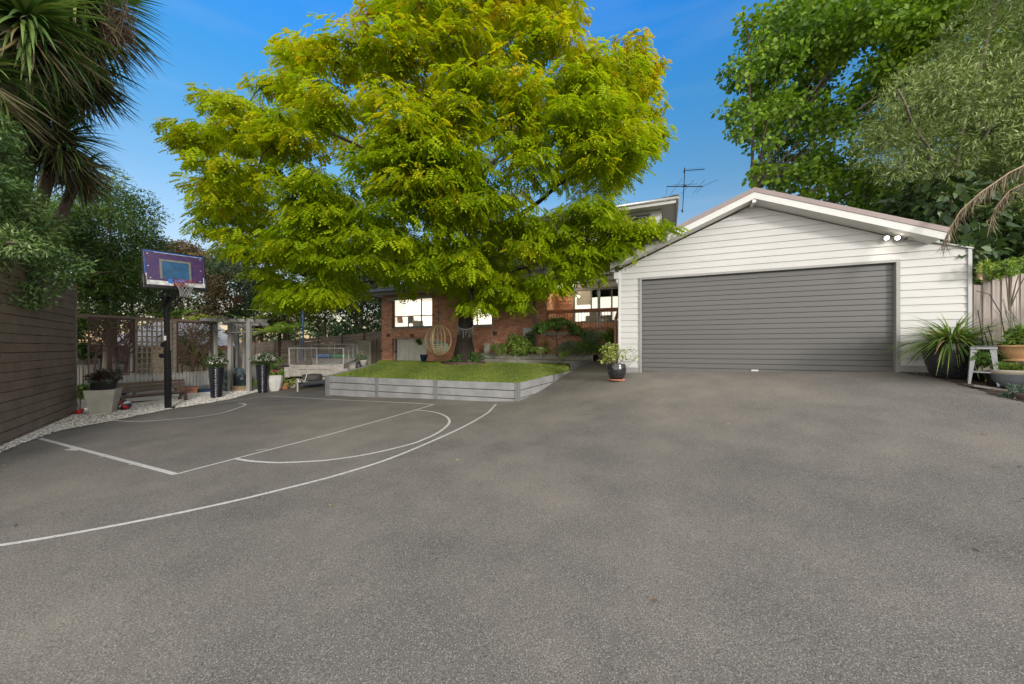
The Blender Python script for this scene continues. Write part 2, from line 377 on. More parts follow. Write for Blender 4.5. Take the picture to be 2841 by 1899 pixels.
# leaves ---------------------------------------------------------------------
def tmpl_simple(w=.3, fold=.06):
    return np.array([(0, 0, 0), (.45, w / 2, fold), (1, 0, -.08), (.45, -w / 2, fold)]), [(0, 1, 2, 3)]
def tmpl_leaf6(w=.45):
    return np.array([(0, 0, 0), (.3, w / 2, .05), (.7, w * .42, .02), (1, 0, -.12), (.7, -w * .42, .02), (.3, -w / 2, .05), (.5, 0, -.03)]), [(0, 1, 2, 6), (6, 2, 3, 4), (0, 6, 4, 5)]
def tmpl_pinnate(n=5, lw=.13, ll=.26):
    v = []; f = []
    for i in range(n):
        x = .18 + .72 * i / n; l = ll * (1 - .25 * abs(i / n - .45)); z = -.28 * x * x
        for sgn in (1, -1):
            k = len(v); v += [(x, 0, z), (x + lw * .55, sgn * l * .45, z + .01), (x + lw * .35, sgn * l, z - .05), (x - lw * .45, sgn * l * .5, z - .01)]
            f.append((k, k + 1, k + 2, k + 3) if sgn > 0 else (k + 3, k + 2, k + 1, k))
    k = len(v); v += [(.88, 0, -.22), (.97, .07, -.26), (1.12, 0, -.36), (.97, -.07, -.26)]; f.append((k, k + 1, k + 2, k + 3))
    return np.array(v), f
def tmpl_strap(w=.07, curve=.5, n=5):
    v = []; f = []
    for i in range(n + 1):
        t = i / n; ww = w * (.7 + .6 * t * (1 - t) * 2) * (1 - t ** 3 * .97); z = -curve * t * t
        v += [(t * (1 - .25 * curve * t), ww / 2, z + ww * .25), (t * (1 - .25 * curve * t), -ww / 2, z + ww * .25)]
        if i: f.append((2 * i - 2, 2 * i, 2 * i + 1, 2 * i - 1))
    return np.array(v), f
def foliage(name, mat, parent, pos, dr, up, size, tm, rnd, origin=(0, 0, 0)):
    T, F = tm; K = len(T); N = len(pos)
    pos = np.asarray(pos, float) - np.array(origin); dr = dr / (np.linalg.norm(dr, axis=1, keepdims=True) + 1e-9)
    y = np.cross(up, dr); y /= (np.linalg.norm(y, axis=1, keepdims=True) + 1e-9); z = np.cross(dr, y)
    size = np.asarray(size, float).reshape(-1, 1)
    V = pos[:, None] + size[:, None] * (dr[:, None] * T[None, :, 0:1] + y[:, None] * T[None, :, 1:2] + z[:, None] * T[None, :, 2:3])
    V = V.reshape(-1, 3); Fa = np.array(F); Fi = (Fa[None] + (np.arange(N) * K)[:, None, None]).reshape(-1, 4)
    me = bpy.data.meshes.new(name); me.vertices.add(len(V)); me.vertices.foreach_set('co', V.ravel().astype(np.float32))
    me.loops.add(Fi.size); me.loops.foreach_set('vertex_index', Fi.ravel().astype(np.int32))
    me.polygons.add(len(Fi)); me.polygons.foreach_set('loop_start', (np.arange(len(Fi)) * 4).astype(np.int32)); me.polygons.foreach_set('loop_total', np.full(len(Fi), 4, np.int32))
    me.update(calc_edges=True)
    at = me.attributes.new('rnd', 'FLOAT', 'POINT'); at.data.foreach_set('value', np.repeat(np.clip(rnd, 0, 1), K).astype(np.float32))
    me.materials.append(mat)
    o = bpy.data.objects.new(name, me); COL.objects.link(o)
    if parent: o.parent = parent
    return o
def unit(n):
    v = rng.normal(size=(n, 3)); return v / np.linalg.norm(v, axis=1, keepdims=True)
def inpoly(x, y, poly):
    c = False; n = len(poly); j = n - 1
    for i in range(n):
        xi, yi = poly[i]; xj, yj = poly[j]
        if (yi > y) != (yj > y) and x < (xj - xi) * (y - yi) / (yj - yi) + xi: c = not c
        j = i
    return c
def clump_leaves(cl, per, mode, droop=.5, flat=.6, spread=1.0):
    """cl: (n,4) centres+radius.  returns pos, dir, up, clump index"""
    n = len(cl); cnt = np.maximum(3, (per * (cl[:, 3] / cl[:, 3].mean()) ** 2).astype(int)); idx = np.repeat(np.arange(n), cnt); N = len(idx)
    u = unit(N)
    if mode == 'umbrella':
        u[:, 2] = np.abs(u[:, 2]) * 1.0 - .25; rr = rng.uniform(.5, 1.35, N)
    elif mode == 'ball':
        rr = rng.uniform(.35, 1.08, N) ** .7
    r = cl[idx, 3] * rr * spread
    pos = cl[idx, :3] + u * r[:, None] * np.array([1, 1, flat])
    h = u.copy(); 
    if mode == 'umbrella':
        h[:, 2] = 0; h += rng.normal(size=(N, 3)) * .65; h /= np.linalg.norm(h, axis=1, keepdims=True) + 1e-9; h[:, 2] = -droop * rng.uniform(.3, 1.6, N)
        up = u * .5 + np.array([0, 0, 1.0]) + rng.normal(size=(N, 3)) * .35
    else:
        h += rng.normal(size=(N, 3)) * .7; h[:, 2] -= droop * rng.uniform(0, 1.4, N); up = rng.normal(size=(N, 3)) * .7 + u * .6 + np.array([0, 0, .8])
    return pos, h, up, idx
def ell_clumps(c, r, n, rad, inner=.35, lowflat=1.0, gate=None, yr=None, tries=60000, rsc=None):
    out = []; c = np.array(c, float); r = np.array(r, float); k = 0
    while len(out) < n and k < tries:
        k += 1; u = unit(1)[0]; q = rng.uniform(inner, 1) ** .6
        p = c + u * q * r
        if u[2] < 0: p[2] = c[2] + u[2] * q * r[2] * lowflat
        rd = rng.uniform(*rad)
        if yr and not (yr[0] < p[1] < yr[1]): continue
        if p[1] < 1.5: continue
        if gate:
            x, y = proj(p)
            if rsc: rd *= rsc(x, y)
            m = rd * FPX / p[1] * (.72 if rsc else .55)
            if not (inpoly(x, y, gate) and inpoly(x + m, y, gate) and inpoly(x - m, y, gate) and inpoly(x, y - m * .6, gate) and inpoly(x, y + m * .6, gate)): continue
        if out:
            d = np.linalg.norm(np.array(out)[:, :3] - p, axis=1)
            if d.min() < rd * .42: continue
        out.append((*p, rd))
    return np.array(out)
def skeleton(g, base, top, r0, cl, nl=8, r1=.03, lean=0, rbr=.02):
    """trunk, limbs and a branch to each clump"""
    base = Vector(base); top = Vector(top); H = (top - base).length; pts = []; rs = []
    for i in range(9):
        t = i / 8; p = base.lerp(top, t) + Vector((math.sin(t * 5 + base.x) * .04 * H * .3, math.cos(t * 4) * .03 * H * .3, 0)) * (t * (1 - t) * 4)
        pts.append(p); rs.append(r0 * (1 - .75 * t) * (1 + .55 * math.exp(-t * 22)))
    g.tube(pts, rs, 12)
    nodes = [(p, r) for p, r in zip(pts[3:], rs[3:])]
    C = cl[:, :3]; cen = C.mean(0)
    # limbs to farthest-spread clumps
    sel = [int(np.argmax(np.linalg.norm(C - cen, axis=1)))]
    for _ in range(min(nl, len(C)) - 1):
        d = np.min(np.linalg.norm(C[:, None] - C[sel][None], axis=2), axis=1); sel.append(int(np.argmax(d)))
    lnodes = []
    for k in sel:
        e = Vector(C[k]); hd = math.hypot(e.x - base.x, e.y - base.y); ok_ = [n_ for n_ in nodes[:5] if n_[0].z < e.z - .22 * hd]; st = ok_[-1] if ok_ else nodes[0]; a = st[0]; r = min(st[1] * .6, r0 * .42)
        mid = a.lerp(e, .5) + Vector((0, 0, .12 * (e - a).length)); ps = []; rr = []
        for i in range(9):
            t = i / 8; p = a * (1 - t) ** 2 + mid * 2 * t * (1 - t) + e * t * t; p = p + Vector((random.uniform(-1, 1), random.uniform(-1, 1), random.uniform(-1, 1))) * .05 * (0 if i in (0, 8) else 1)
            ps.append(p); rr.append(r * (1 - t) + .018 * t); 
            if i > 1: lnodes.append((p, rr[-1]))
        g.tube(ps, rr, 7)
    LN = [tuple(p) for p, _ in lnodes]; LA = np.array(LN); rest = [k for k in range(len(C)) if k not in sel]
    rest.sort(key=lambda k: float(np.min(np.linalg.norm(LA - C[k], axis=1))))
    for k in rest:
        LA = np.array(LN); e = Vector(C[k]); d = np.linalg.norm(LA - C[k], axis=1) + .6 * np.maximum(0, C[k][2] - LA[:, 2] - 2) + .5 * np.maximum(0, LA[:, 2] - C[k][2] - .4); i = int(np.argmin(d)); a = lnodes[i][0]; ra = min(rbr, lnodes[i][1] * .8)
        m = a.lerp(e, .5) + Vector((random.uniform(-.15, .15), random.uniform(-.15, .15), .1)) * min(1, d[i])
        g.tube([a, a.lerp(m, .6), m, m.lerp(e, .55), e], [ra * q for q in (1, .9, .8, .65, .5)], 5)
        for q_, f_ in ((m, .8), (e, .5)): LN.append(tuple(q_)); lnodes.append((q_, ra * f_))
        for _ in range(3):
            q = e + Vector((random.uniform(-1, 1), random.uniform(-1, 1), random.uniform(-.6, .8))) * cl[k, 3] * .8
            g.tube([m.lerp(e, .5), e.lerp(q, .5), q], [rbr * .35, rbr * .25, rbr * .12], 4)
def tree(name, label, cat, base, top, r0, cl, per, mode, tm, size, mat, bark=None, droop=.5, flat=.6, nl=8, group=None, rbr=.02, crown='crown', cw=.55, hfun=None):
    root = thing(name, label, cat, tuple(base), group=group); b = np.array(base)
    g = G(off=(-b[0], -b[1], -b[2])); skeleton(g, base, top, r0, cl, nl, rbr=rbr); g.obj('trunk', bark or BARK2, root, smooth=True)
    pos, dr, up, idx = clump_leaves(cl, per, mode, droop, flat); N = len(pos)
    cr = rng.uniform(0, 1, len(cl)); rnd = cw * cr[idx] + (1 - cw) * rng.uniform(0, 1, N)
    if hfun is not None: rnd = hfun(pos, rnd)
    foliage(crown, mat, root, pos, dr, up, rng.uniform(size[0], size[1], N), tm, rnd, b)
    return root
# ================================================================ SETTING
g = G(); g.grid(lambda u, v: (-300 + 600 * u, -100 + 500 * v, -1.2), 8, 8)
struct(g.obj('ground', M('dry_ground', (.09, .085, .05), .95, .4, .3, 0)))
xs = np.arange(-14, 10.81, .2); ys = np.arange(-5, 19.01, .2)
X_, Y_ = np.meshgrid(xs, ys); Z_ = gz(X_, Y_)
g = G(); nx = len(xs)
g.add([(float(a), float(b), float(c)) for a, b, c in zip(X_.ravel(), Y_.ravel(), Z_.ravel())],
      [(j * nx + i, j * nx + i + 1, (j + 1) * nx + i + 1, (j + 1) * nx + i) for j in range(len(ys) - 1) for i in range(nx - 1)])
struct(g.obj('driveway', ASPH, smooth=True))

def ribbon(g, pts, wd, dz=.005, step=.12):
    """flat strip on the ground through world xy points"""
    q = [Vector((p[0], p[1])) for p in pts]; out = [q[0]]
    for a, b in zip(q, q[1:]):
        n = max(1, int((b - a).length / step)); out += [a.lerp(b, (k + 1) / n) for k in range(n)]
    vs = []
    for i, p in enumerate(out):
        t = (out[min(i + 1, len(out) - 1)] - out[max(i - 1, 0)]).normalized(); nrm = Vector((-t.y, t.x)) * wd / 2
        for s_ in (1, -1):
            c = p + nrm * s_; vs.append((c.x, c.y, gz(c.x, c.y) + dz))
    g.add(vs, [(2 * i, 2 * i + 1, 2 * i + 3, 2 * i + 2) for i in range(len(out) - 1)])
def smooth_pts(px, n=8):
    """Catmull-Rom through photo pixels on the driveway"""
    p = [hit(*q) for q in px]; p = [p[0] * 2 - p[1]] + p + [p[-1] * 2 - p[-2]]; out = []
    for i in range(1, len(p) - 2):
        for k in range(n):
            t = k / n; a, b, c, d = p[i - 1], p[i], p[i + 1], p[i + 2]
            out.append(.5 * ((2 * b) + (c - a) * t + (2 * a - 5 * b + 4 * c - d) * t * t + (3 * b - a - 3 * c + d) * t ** 3))
    out.append(p[-2]); return out
cm = G()
A_, B_, C_ = (487.6, 1317.5), (1203, 1123), (746.6, 1099.6)
ribbon(cm, [hit(108, 1217), hit(*A_)], .062)
ribbon(cm, [hit(*A_), hit(770.5, 1243.5), hit(920.5, 1205), hit(*B_)], .046, .006)
ribbon(cm, [hit(*B_), hit(961.5, 1111.2), hit(*C_)], .05)
ribbon(cm, [hit(*C_), hit(579.7, 1122)], .045, .006)
ribbon(cm, smooth_pts([(657, 1275), (700, 1281.5), (770.5, 1285.4), (845, 1283), (920.5, 1277.2), (1026, 1260.9), (1132, 1236), (1175, 1221), (1210.4, 1204.6), (1236, 1187), (1247, 1171), (1238, 1157), (1213.8, 1147), (1180, 1141), (1149, 1138.8)]), .05, .007)
ribbon(cm, smooth_pts([(1376, 1122.5), (1365, 1134), (1346.8, 1150.4), (1268.4, 1193.7), (1104.7, 1264.6), (941, 1318), (784, 1358.7), (637.7, 1394), (443.3, 1435.4), (204.6, 1480.8), (0, 1514.6), (-220, 1545)]), .05, .004)
ribbon(cm, smooth_pts([(318, 1168), (350, 1169.8), (392, 1170), (450, 1166.5), (511.5, 1161.3), (560, 1156), (596.7, 1150.4), (628, 1143.5), (648, 1137), (668, 1130), (680, 1125), (676, 1121), (661.6, 1119.3)]), .055, .005)
ribbon(cm, [hit(188, 1248), hit(222, 1250)], .09, .008); ribbon(cm, [hit(275, 1271), hit(296, 1266.5)], .03, .008); ribbon(cm, [hit(357, 1291.5), hit(380, 1289)], .03, .008)
ribbon(cm, [hit(710, 1252), hit(740, 1247.5)], .02, .008)
o = struct(cm.obj('court_markings', None))
m, nt_, b_ = nmat('worn_line_paint')
f_ = noise(nt_, 26, 6, rough=.7); f2_ = noise(nt_, 1.4, 4)
nt_.links.new(ramp(nt_, f_, [(.30, (.17, .16, .15)), (.42, (.44, .43, .41)), (.7, (.60, .59, .57))]), b_.inputs['Base Color']); b_.inputs['Roughness'].default_value = .75
o.data.materials.append(m)

# white pebble strip between court and screens
front = [hit(*q) for q in [(0, 1259), (60, 1233), (108, 1216), (170, 1196), (250, 1181), (320, 1168), (400, 1151), (470, 1137), (560, 1123), (640, 1109), (700, 1092)]]
front = [Vector((-7.4, 4.6, 0))] + front
back = [Vector((-9.0, 13.6, 0)), Vector((-10.2, 12.9, 0)), Vector((-10.9, 11.6, 0)), Vector((-11.7, 10.2, 0)), Vector((-11.5, 9.5, 0)), Vector((-10.9, 9.0, 0)), Vector((-9.6, 7.4, 0)), Vector((-8.45, 5.95, 0)), Vector((-7.4, 4.6, 0))]
gpoly = [(p.x, p.y) for p in front] + [(p.x, p.y) for p in back]
m, nt_, b_ = nmat('white_pebble_bed')
v_ = nt_.nodes.new('ShaderNodeTexVoronoi'); v_.inputs['Scale'].default_value = 26; t_ = nt_.nodes.new('ShaderNodeTexCoord'); nt_.links.new(t_.outputs['Object'], v_.inputs['Vector'])
nt_.links.new(ramp(nt_, v_.outputs['Distance'], [(.1, (.55, .53, .48)), (.6, (.10, .085, .07))]), b_.inputs['Base Color']); b_.inputs['Roughness'].default_value = .9
bump(nt_, b_, v_.outputs['Distance'], .8, .02)
g = G(); pv = []; xs_ = np.arange(-12, -7.2, .12); ys_ = np.arange(4.4, 13.8, .12)
for i, x in enumerate(xs_):
    for j, y in enumerate(ys_):
        c = [(x, y), (x + .12, y), (x + .12, y + .12), (x, y + .12)]
        if inpoly(x + .06, y + .06, gpoly): pv.append(c)
q = np.array(pv).reshape(-1, 2); zz = gz(q[:, 0], q[:, 1]) + .012
g.add([(float(a), float(b), float(z)) for (a, b), z in zip(q, zz)], [(4 * k, 4 * k + 1, 4 * k + 2, 4 * k + 3) for k in range(len(pv))])
struct(g.obj('pebble_bed', m))
pp = rng.uniform([-12, 4.4], [-7.2, 13.8], (60000, 2)); pp = np.array([p for p in pp if inpoly(p[0], p[1], gpoly)]); pp = pp[:15000]
pz = gz(pp[:, 0], pp[:, 1]) + .014
T8 = (np.array([(1, 0, 0), (.2, .8, .1), (-.9, .1, 0), (0, -.9, .1), (.1, 0, .6), (-.1, .1, -.4)]), [(0, 1, 4, 4), (1, 2, 4, 4), (2, 3, 4, 4), (3, 0, 4, 4)])
pebm, nt_, b_ = nmat('white_pebbles'); a_ = nt_.nodes.new('ShaderNodeAttribute'); a_.attribute_name = 'rnd'
nt_.links.new(ramp(nt_, a_.outputs['Fac'], [(0, (.20, .17, .13)), (.25, (.46, .43, .38)), (1, (.78, .76, .72))]), b_.inputs['Base Color']); b_.inputs['Roughness'].default_value = .7
def stones(name, P3, smin, smax, mat, rnd=None):
    n = len(P3); V = T8[0]; a = rng.uniform(0, 6.28, n); s = rng.uniform(smin, smax, n); c, si = np.cos(a), np.sin(a)
    X = (V[None, :, 0] * c[:, None] - V[None, :, 1] * si[:, None] * .8) * s[:, None]; Yy = (V[None, :, 0] * si[:, None] + V[None, :, 1] * c[:, None] * .8) * s[:, None]; Z = V[None, :, 2] * s[:, None] * .8
    VV = np.stack([X, Yy, Z], 2) + P3[:, None]; F = np.array([(0, 1, 4), (1, 2, 4), (2, 3, 4), (3, 0, 4)])
    Fi = (F[None] + (np.arange(n) * 6)[:, None, None]).reshape(-1, 3)
    me = bpy.data.meshes.new(name); me.from_pydata(VV.reshape(-1, 3).tolist(), [], Fi.tolist()); me.update()
    at = me.attributes.new('rnd', 'FLOAT', 'POINT'); at.data.foreach_set('value', np.repeat(rng.uniform(0, 1, n) if rnd is None else rnd, 6).astype(np.float32))
    me.materials.append(mat); o = bpy.data.objects.new(name, me); COL.objects.link(o); return o
o = stones('pebbles', np.c_[pp, pz], .010, .026, pebm); o['kind'] = 'stuff'; o['label'] = 'loose white pebbles spread below the screens'; o['category'] = 'pebbles'

# lawn
LL = [(-5.63, 11.0), (-5.08, 13.5), (-5.6, 15.0), (-6.4, 17.4)]; LR = [(.13, 8.93), (1.84, 11.2), (2.5, 12.2), (3.1, 13.4)]; LV = [0, .4, .6, 1]
def lpt(u, v):
    for k in range(3):
        if v <= LV[k + 1] + 1e-9:
            t = (v - LV[k]) / (LV[k + 1] - LV[k]); a = Vector(LL[k]).lerp(Vector(LL[k + 1]), t); b = Vector(LR[k]).lerp(Vector(LR[k + 1]), t); return a.lerp(b, u)
def lawn_z(x, y):
    d = (x + 5.63) * .34 + (y - 11.0) * .94; t = min(1, max(0, d / 2.6)); z = .605 + .30 * t ** 1.35
    # dips to the right hand wall top
    ax, ay = .13, 8.93; s = max(0, min(2.84, (x - ax) * .602 + (y - ay) * .799)); dist = abs((x - ax) * .799 - (y - ay) * .602)
    wt = .60 + .15 * s / 2.84 + (.0 if s < 2.84 else .25)
    return min(z, wt + .22 * dist) - max(0, .05 * (d - 4.5))
def lz(u, v):
    p = lpt(u, v); return (p.x, p.y, lawn_z(p.x, p.y) + .012 * math.sin(p.x * 3.1) * math.cos(p.y * 2.7))
g = G(); g.grid(lz, 90, 70); struct(g.obj('lawn', LAWN, smooth=True))
n = 42000; uu = rng.uniform(0.004, .996, n); vv = rng.uniform(0.003, .8, n) ** 1.15
gp = np.array([lz(a, b) for a, b in zip(uu, vv)])
GRASSM = leafmat('grass_blades', [(0, (.085, .15, .020)), (.5, (.19, .27, .036)), (.85, (.31, .36, .06)), (1, (.40, .36, .13))], .3, .6)
up_ = rng.normal(size=(n, 3)); dr_ = rng.normal(size=(n, 3)) * .45 + np.array([0, 0, 1])
o = foliage('grass', GRASSM, None, gp, dr_, up_, rng.uniform(.022, .05, n), tmpl_simple(.22), rng.uniform(0, 1, n) * .7 + .3 * np.sin(gp[:, 0] * 2) ** 2)
o['kind'] = 'stuff'; o['label'] = 'short mown grass blades on the raised lawn'; o['category'] = 'grass'

POSTC = M('dark_sleeper_post', (.135, .137, .135), .8, .15, 3, .2)
# retaining walls of concrete sleepers
def sleeper_wall(name, label, a, b, zt0, zt1, rows, posts, mat, group, th=.075, ph=.03, h=.2):
    a = Vector(a); b = Vector(b); d = b - a; Ln = d.length; rz = math.atan2(d.y, d.x)
    zb = min(zt0, zt1) - rows * h
    t = thing(name, label, 'retaining wall', (a.x, a.y, zb), rz, group)
    def zt(s): return zt0 + (zt1 - zt0) * s / Ln - zb
    ps = posts
    for s0, s1 in zip(ps, ps[1:]):
        for k in range(rows):
            q = G(); z0, z1 = zt(s0) - (k + 1) * h + .006, zt(s0) - k * h - .012
            dz = zt(s1) - zt(s0)
            q.hexa([(s0 + .03, 0, z0), (s1 - .03, 0, z0 + dz), (s1 - .03, th, z0 + dz), (s0 + .03, th, z0)], [(s0 + .03, 0, z1), (s1 - .03, 0, z1 + dz), (s1 - .03, th, z1 + dz), (s0 + .03, th, z1)])
            q.obj('sleeper', mat, t, bev=.006)
    for s in ps:
        q = G(); w_ = .055; q.box(s - w_, s + w_, -.022, .0, -.4, zt(s) - .004); q.box(s - .02, s + .02, 0.0, th, -.4, zt(s) - .012); q.obj('post', POSTC if mat is CONC else CONC2, t, bev=.004)
    q = G(); q.hexa([(.02, th * .5, -.3), (Ln - .02, th * .5, -.3), (Ln - .02, th + .02, -.3), (.02, th + .02, -.3)], [(.02, th * .5, zt(0) - .03), (Ln - .02, th * .5, zt(Ln) - .03), (Ln - .02, th + .02, zt(Ln) - .03), (.02, th + .02, zt(0) - .03)]); q.obj('backing', SOIL, t)
    return t
wa, wb = (-5.63, 11.0), (.13, 8.93); Lf = math.hypot(5.76, 2.07)
def s_line(px, a, b):
    r = (px - CX) / FPX; dx, dy = b[0] - a[0], b[1] - a[1]; l = math.hypot(dx, dy); dx /= l; dy /= l
    return (r * a[1] - a[0]) / (dx - r * dy)
sleeper_wall('retaining_wall', 'grey concrete sleeper wall facing the court in front of the lawn', wa, wb, .632, .622, 4, [.03, s_line(1046, wa, wb), s_line(1209, wa, wb), Lf], CONC, 'concrete sleeper walls')
rr_ = math.hypot(1.71, 2.27)
sleeper_wall('retaining_wall', 'bright tapering sleeper wall on the right flank of the lawn', (.15, 8.93), (1.84, 11.2), .622, .775, 3, [.02, rr_ * .62, rr_], CONC, 'concrete sleeper walls')
sleeper_wall('retaining_wall', 'low sleeper wall climbing the path behind the stepped end post', (1.84, 11.2), (2.71, 12.3), 1.0, 1.10, 3, [.04, 1.40], CONC, 'concrete sleeper walls')
sleeper_wall('retaining_wall', 'short sleeper wall at the top of the path by the steps', (2.71, 12.3), (3.0, 12.95), 1.24, 1.25, 3, [.06, .71], CONC, 'concrete sleeper walls')
ba, bb = (-1.22, 13.9), (2.71, 12.3); Lb = math.hypot(3.93, 1.6)
sleeper_wall('retaining_wall', 'olive stained sleeper wall holding the flower bed at the house', ba, bb, 1.275, 1.245, 3, [.02, s_line(1439, ba, bb), s_line(1553, ba, bb), Lb], CONC2, 'concrete sleeper walls')
sleeper_wall('retaining_wall', 'thin sleeper edge up the left side of the lawn beside the trailer', (-5.66, 11.02), (-5.08, 13.5), .632, .90, 4, [.03, 2.54], CONC, 'concrete sleeper walls')
g = G(); bp = [(-1.2, 13.97), (2.73, 12.37), (3.05, 12.95), (3.6, 13.6), (3.0, 14.0), (-.9, 15.3)]
g.prism(bp, .9, 1.215); struct(g.obj('garden_bed', SOIL))

# ================================================================ GARAGE
GB = .85; t = thing('garage', 'white weatherboard gabled garage with a wide grey panel door', 'garage', (FO[0], FO[1], GB), FR); O = (0, 0, -GB)
SC, SL_, AZ, RS, YF = 2.36, .4176, 4.97, 3.065, -.40
SLFT, SRGT, DW, DH = -.54, 5.86, 4.80, 3.205
def under(s):  # underside line of soffit at wall
    z = AZ - .25 - SL_ * abs(s - SC)
    if s > 5.29: z = 3.575 - .36 * (s - 5.29)
    return z
g = G(O); zb0 = .985; k = 0; pitch = .1505
# boards
def board(s0b, s1b, s0t, s1t, z0, z1):
    yb, yt = -.026, -.008
    g.add([(s0b, yb, z0), (s1b, yb, z0), (s1t, yt, z1), (s0t, yt, z1), (s0b, yb + .018, z0), (s1b, yb + .018, z0)], [(0, 1, 2, 3), (0, 4, 5, 1)])
    g.add([(s0b, yb - .0005, z0), (s1b, yb - .0005, z0), (s1b, yb - .0005, z0 + .005), (s0b, yb - .0005, z0 + .005)], [(0, 1, 2, 3)])
def left_of(z, right):
    lo = SC if not right else SC
    # s where under(s)=z
    if right:
        if z < 3.37: return SRGT
        if z < 3.575 - .001: return 5.29 + (3.575 - z) / .36
        s = SC + (AZ - .25 - z) / SL_
        return max(min(s, 5.29 if z > 3.575 else SRGT), SC)
    s = SC - (AZ - .25 - z) / SL_; return min(max(s, SLFT), SC)
while True:
    z0 = zb0 + pitch * k; z1 = z0 + pitch; k += 1
    if z0 > AZ - .27: break
    a0, a1, b0, b1 = left_of(z0, 0), left_of(z1, 0), left_of(z0, 1), left_of(z1, 1)
    if z0 < DH - .02:
        board(a0, -.06, a1, -.06, z0, z1)
        if z0 > 1.13: board(DW + .065, b0, DW + .065, b1, z0, z1)
        if z1 > DH + .05: board(-.06, DW + .065, -.06, DW + .065, DH + .05, z1)
    else: board(a0, b0, a1, b1, z0, z1)
g.box(SLFT, -.06, 0, .12, .4, 3.5)
g.extr([(SLFT, DH + .04), (SRGT, DH + .04), (SRGT, 3.36), (5.29, 3.57), (SC + 2.6, 3.6), (SC, AZ - .26), (SLFT, under(SLFT) - .01)], .001, .12)
g.box(DW + .065, SRGT, 0, .12, .4, DH + .05)
g.box(SLFT, SLFT + .12, .12, 3.4, .4, 3.5); g.box(SRGT - .12, SRGT, .12, 6.5, .3, 3.35); g.box(SLFT, SRGT, 6.4, 6.5, .4, 3.5)
g.obj('weatherboard_wall', WHITE, t)
g = G(O); g.box(SLFT - .012, -.06, -.034, 0, .5, .985); g.box(DW + .065, SRGT, -.034, 0, .5, 1.135); g.obj('plinth', GREYT, t, bev=.004)
g = G(O); g.box(SLFT - .03, SLFT + .025, -.045, .03, .985, 3.47); g.obj('corner_trim', WHITE2, t, bev=.003)
g = G(O); g.box(SRGT - .035, SRGT + .02, -.045, .03, .9, 3.37); g.extr([(5.29, 3.56), (SRGT + .03, 3.355), (SRGT + .03, 3.385), (5.29, 3.59)], -.06, .16); g.obj('corner_trim', M('pale_grey_trim', (.36, .36, .355), .5, .05, 3, .03), t, bev=.003)
g = G(O); g.box(-.06, -.002, -.052, .10, .5, DH + .055); g.box(DW + .002, DW + .065, -.052, .10, .5, DH + .055); g.box(-.002, DW + .002, -.052, .10, DH, DH + .055); g.obj('door_frame', GREYT, t, bev=.004)
g = G(O)
ph = .1155; z = .76
while z < DH + .02:
    z1 = min(z + ph, DH + .02)
    # slat: flat face with rolled groove at bottom
    prof = [(.062, z), (.048, z + .007), (.046, z + .016), (.046, z1 - .004), (.052, z1)]
    for (y0, a), (y1, b) in zip(prof, prof[1:]): g.add([(0, y0, a), (DW, y0, a), (DW, y1, b), (0, y1, b)], [(0, 1, 2, 3)])
    z = z1
g.box(0, DW, .066, .09, .7, DH + .02)
pd = g.obj('panel_door', GREYD, t)
s_h = s_at(2095); g = G(O); g.box(s_h - .07, s_h + .07, .028, .046, z_at(1031, s_h), z_at(1026.5, s_h)); g.obj('door_pull', WHITE2, pd, bev=.005)
g = G(O); g.box(0, DW, .03, .08, .62, .885); g.obj('bottom_seal', RUBR, pd)
# roof
for sg in (-1, 1):
    g = G(O); s0 = SC - .025; e = SC - .025 + sg * RS
    za, ze = AZ + .02, AZ + .02 - SL_ * RS
    pts = [(s0, za), (e, ze), (e, ze - .10), (s0, za - .10)]
    if sg < 0: pts = pts[::-1]
    g.extr([(p[0], p[1]) for p in pts], YF - .012, 6.6); g.obj('roof', ROOFM, t)
    g = G(O); pts = [(s0, za - .103), (e, ze - .103), (e, ze - .103 - .14), (s0, za - .103 - .14)]
    if sg < 0: pts = pts[::-1]
    g.extr(pts, YF, YF + .022); g.obj('barge_board', WHITE2, t)
    g = G(O); e2 = SC + sg * (2.9 if sg < 0 else 2.93); pts = [(s0, za - .225), (e2, za - .225 - SL_ * abs(e2 - s0)), (e2, za - .24 - SL_ * abs(e2 - s0)), (s0, za - .24)]
    if sg < 0: pts = pts[::-1]
    g.extr(pts, YF + .023, -.004); g.obj('soffit', SOFF, t)
    g = G(O); zz = ze - .16; xx = e - sg * .06; g.box(min(xx, xx + sg * .12), max(xx, xx + sg * .12), YF + .4, 6.6, zz - .08, zz + .05); g.obj('gutter', WHITE2, t, bev=.01)
g = G(O); g.box(SC - .06, SC + .01, YF + .02, 0, AZ - .30, AZ - .215); g.obj('ridge_block', SOFF, t)
g = G(O); g.tube([(SLFT - .07, -.0, 3.33), (SLFT - .07, -.02, 3.2), (SLFT - .02, .05, 3.08), (SLFT - .04, .08, .9)], .03, 10); g.box(SLFT - .14, SLFT - .02, -.08, .05, 3.27, 3.43); g.obj('downpipe', WHITE2, t, smooth=False)
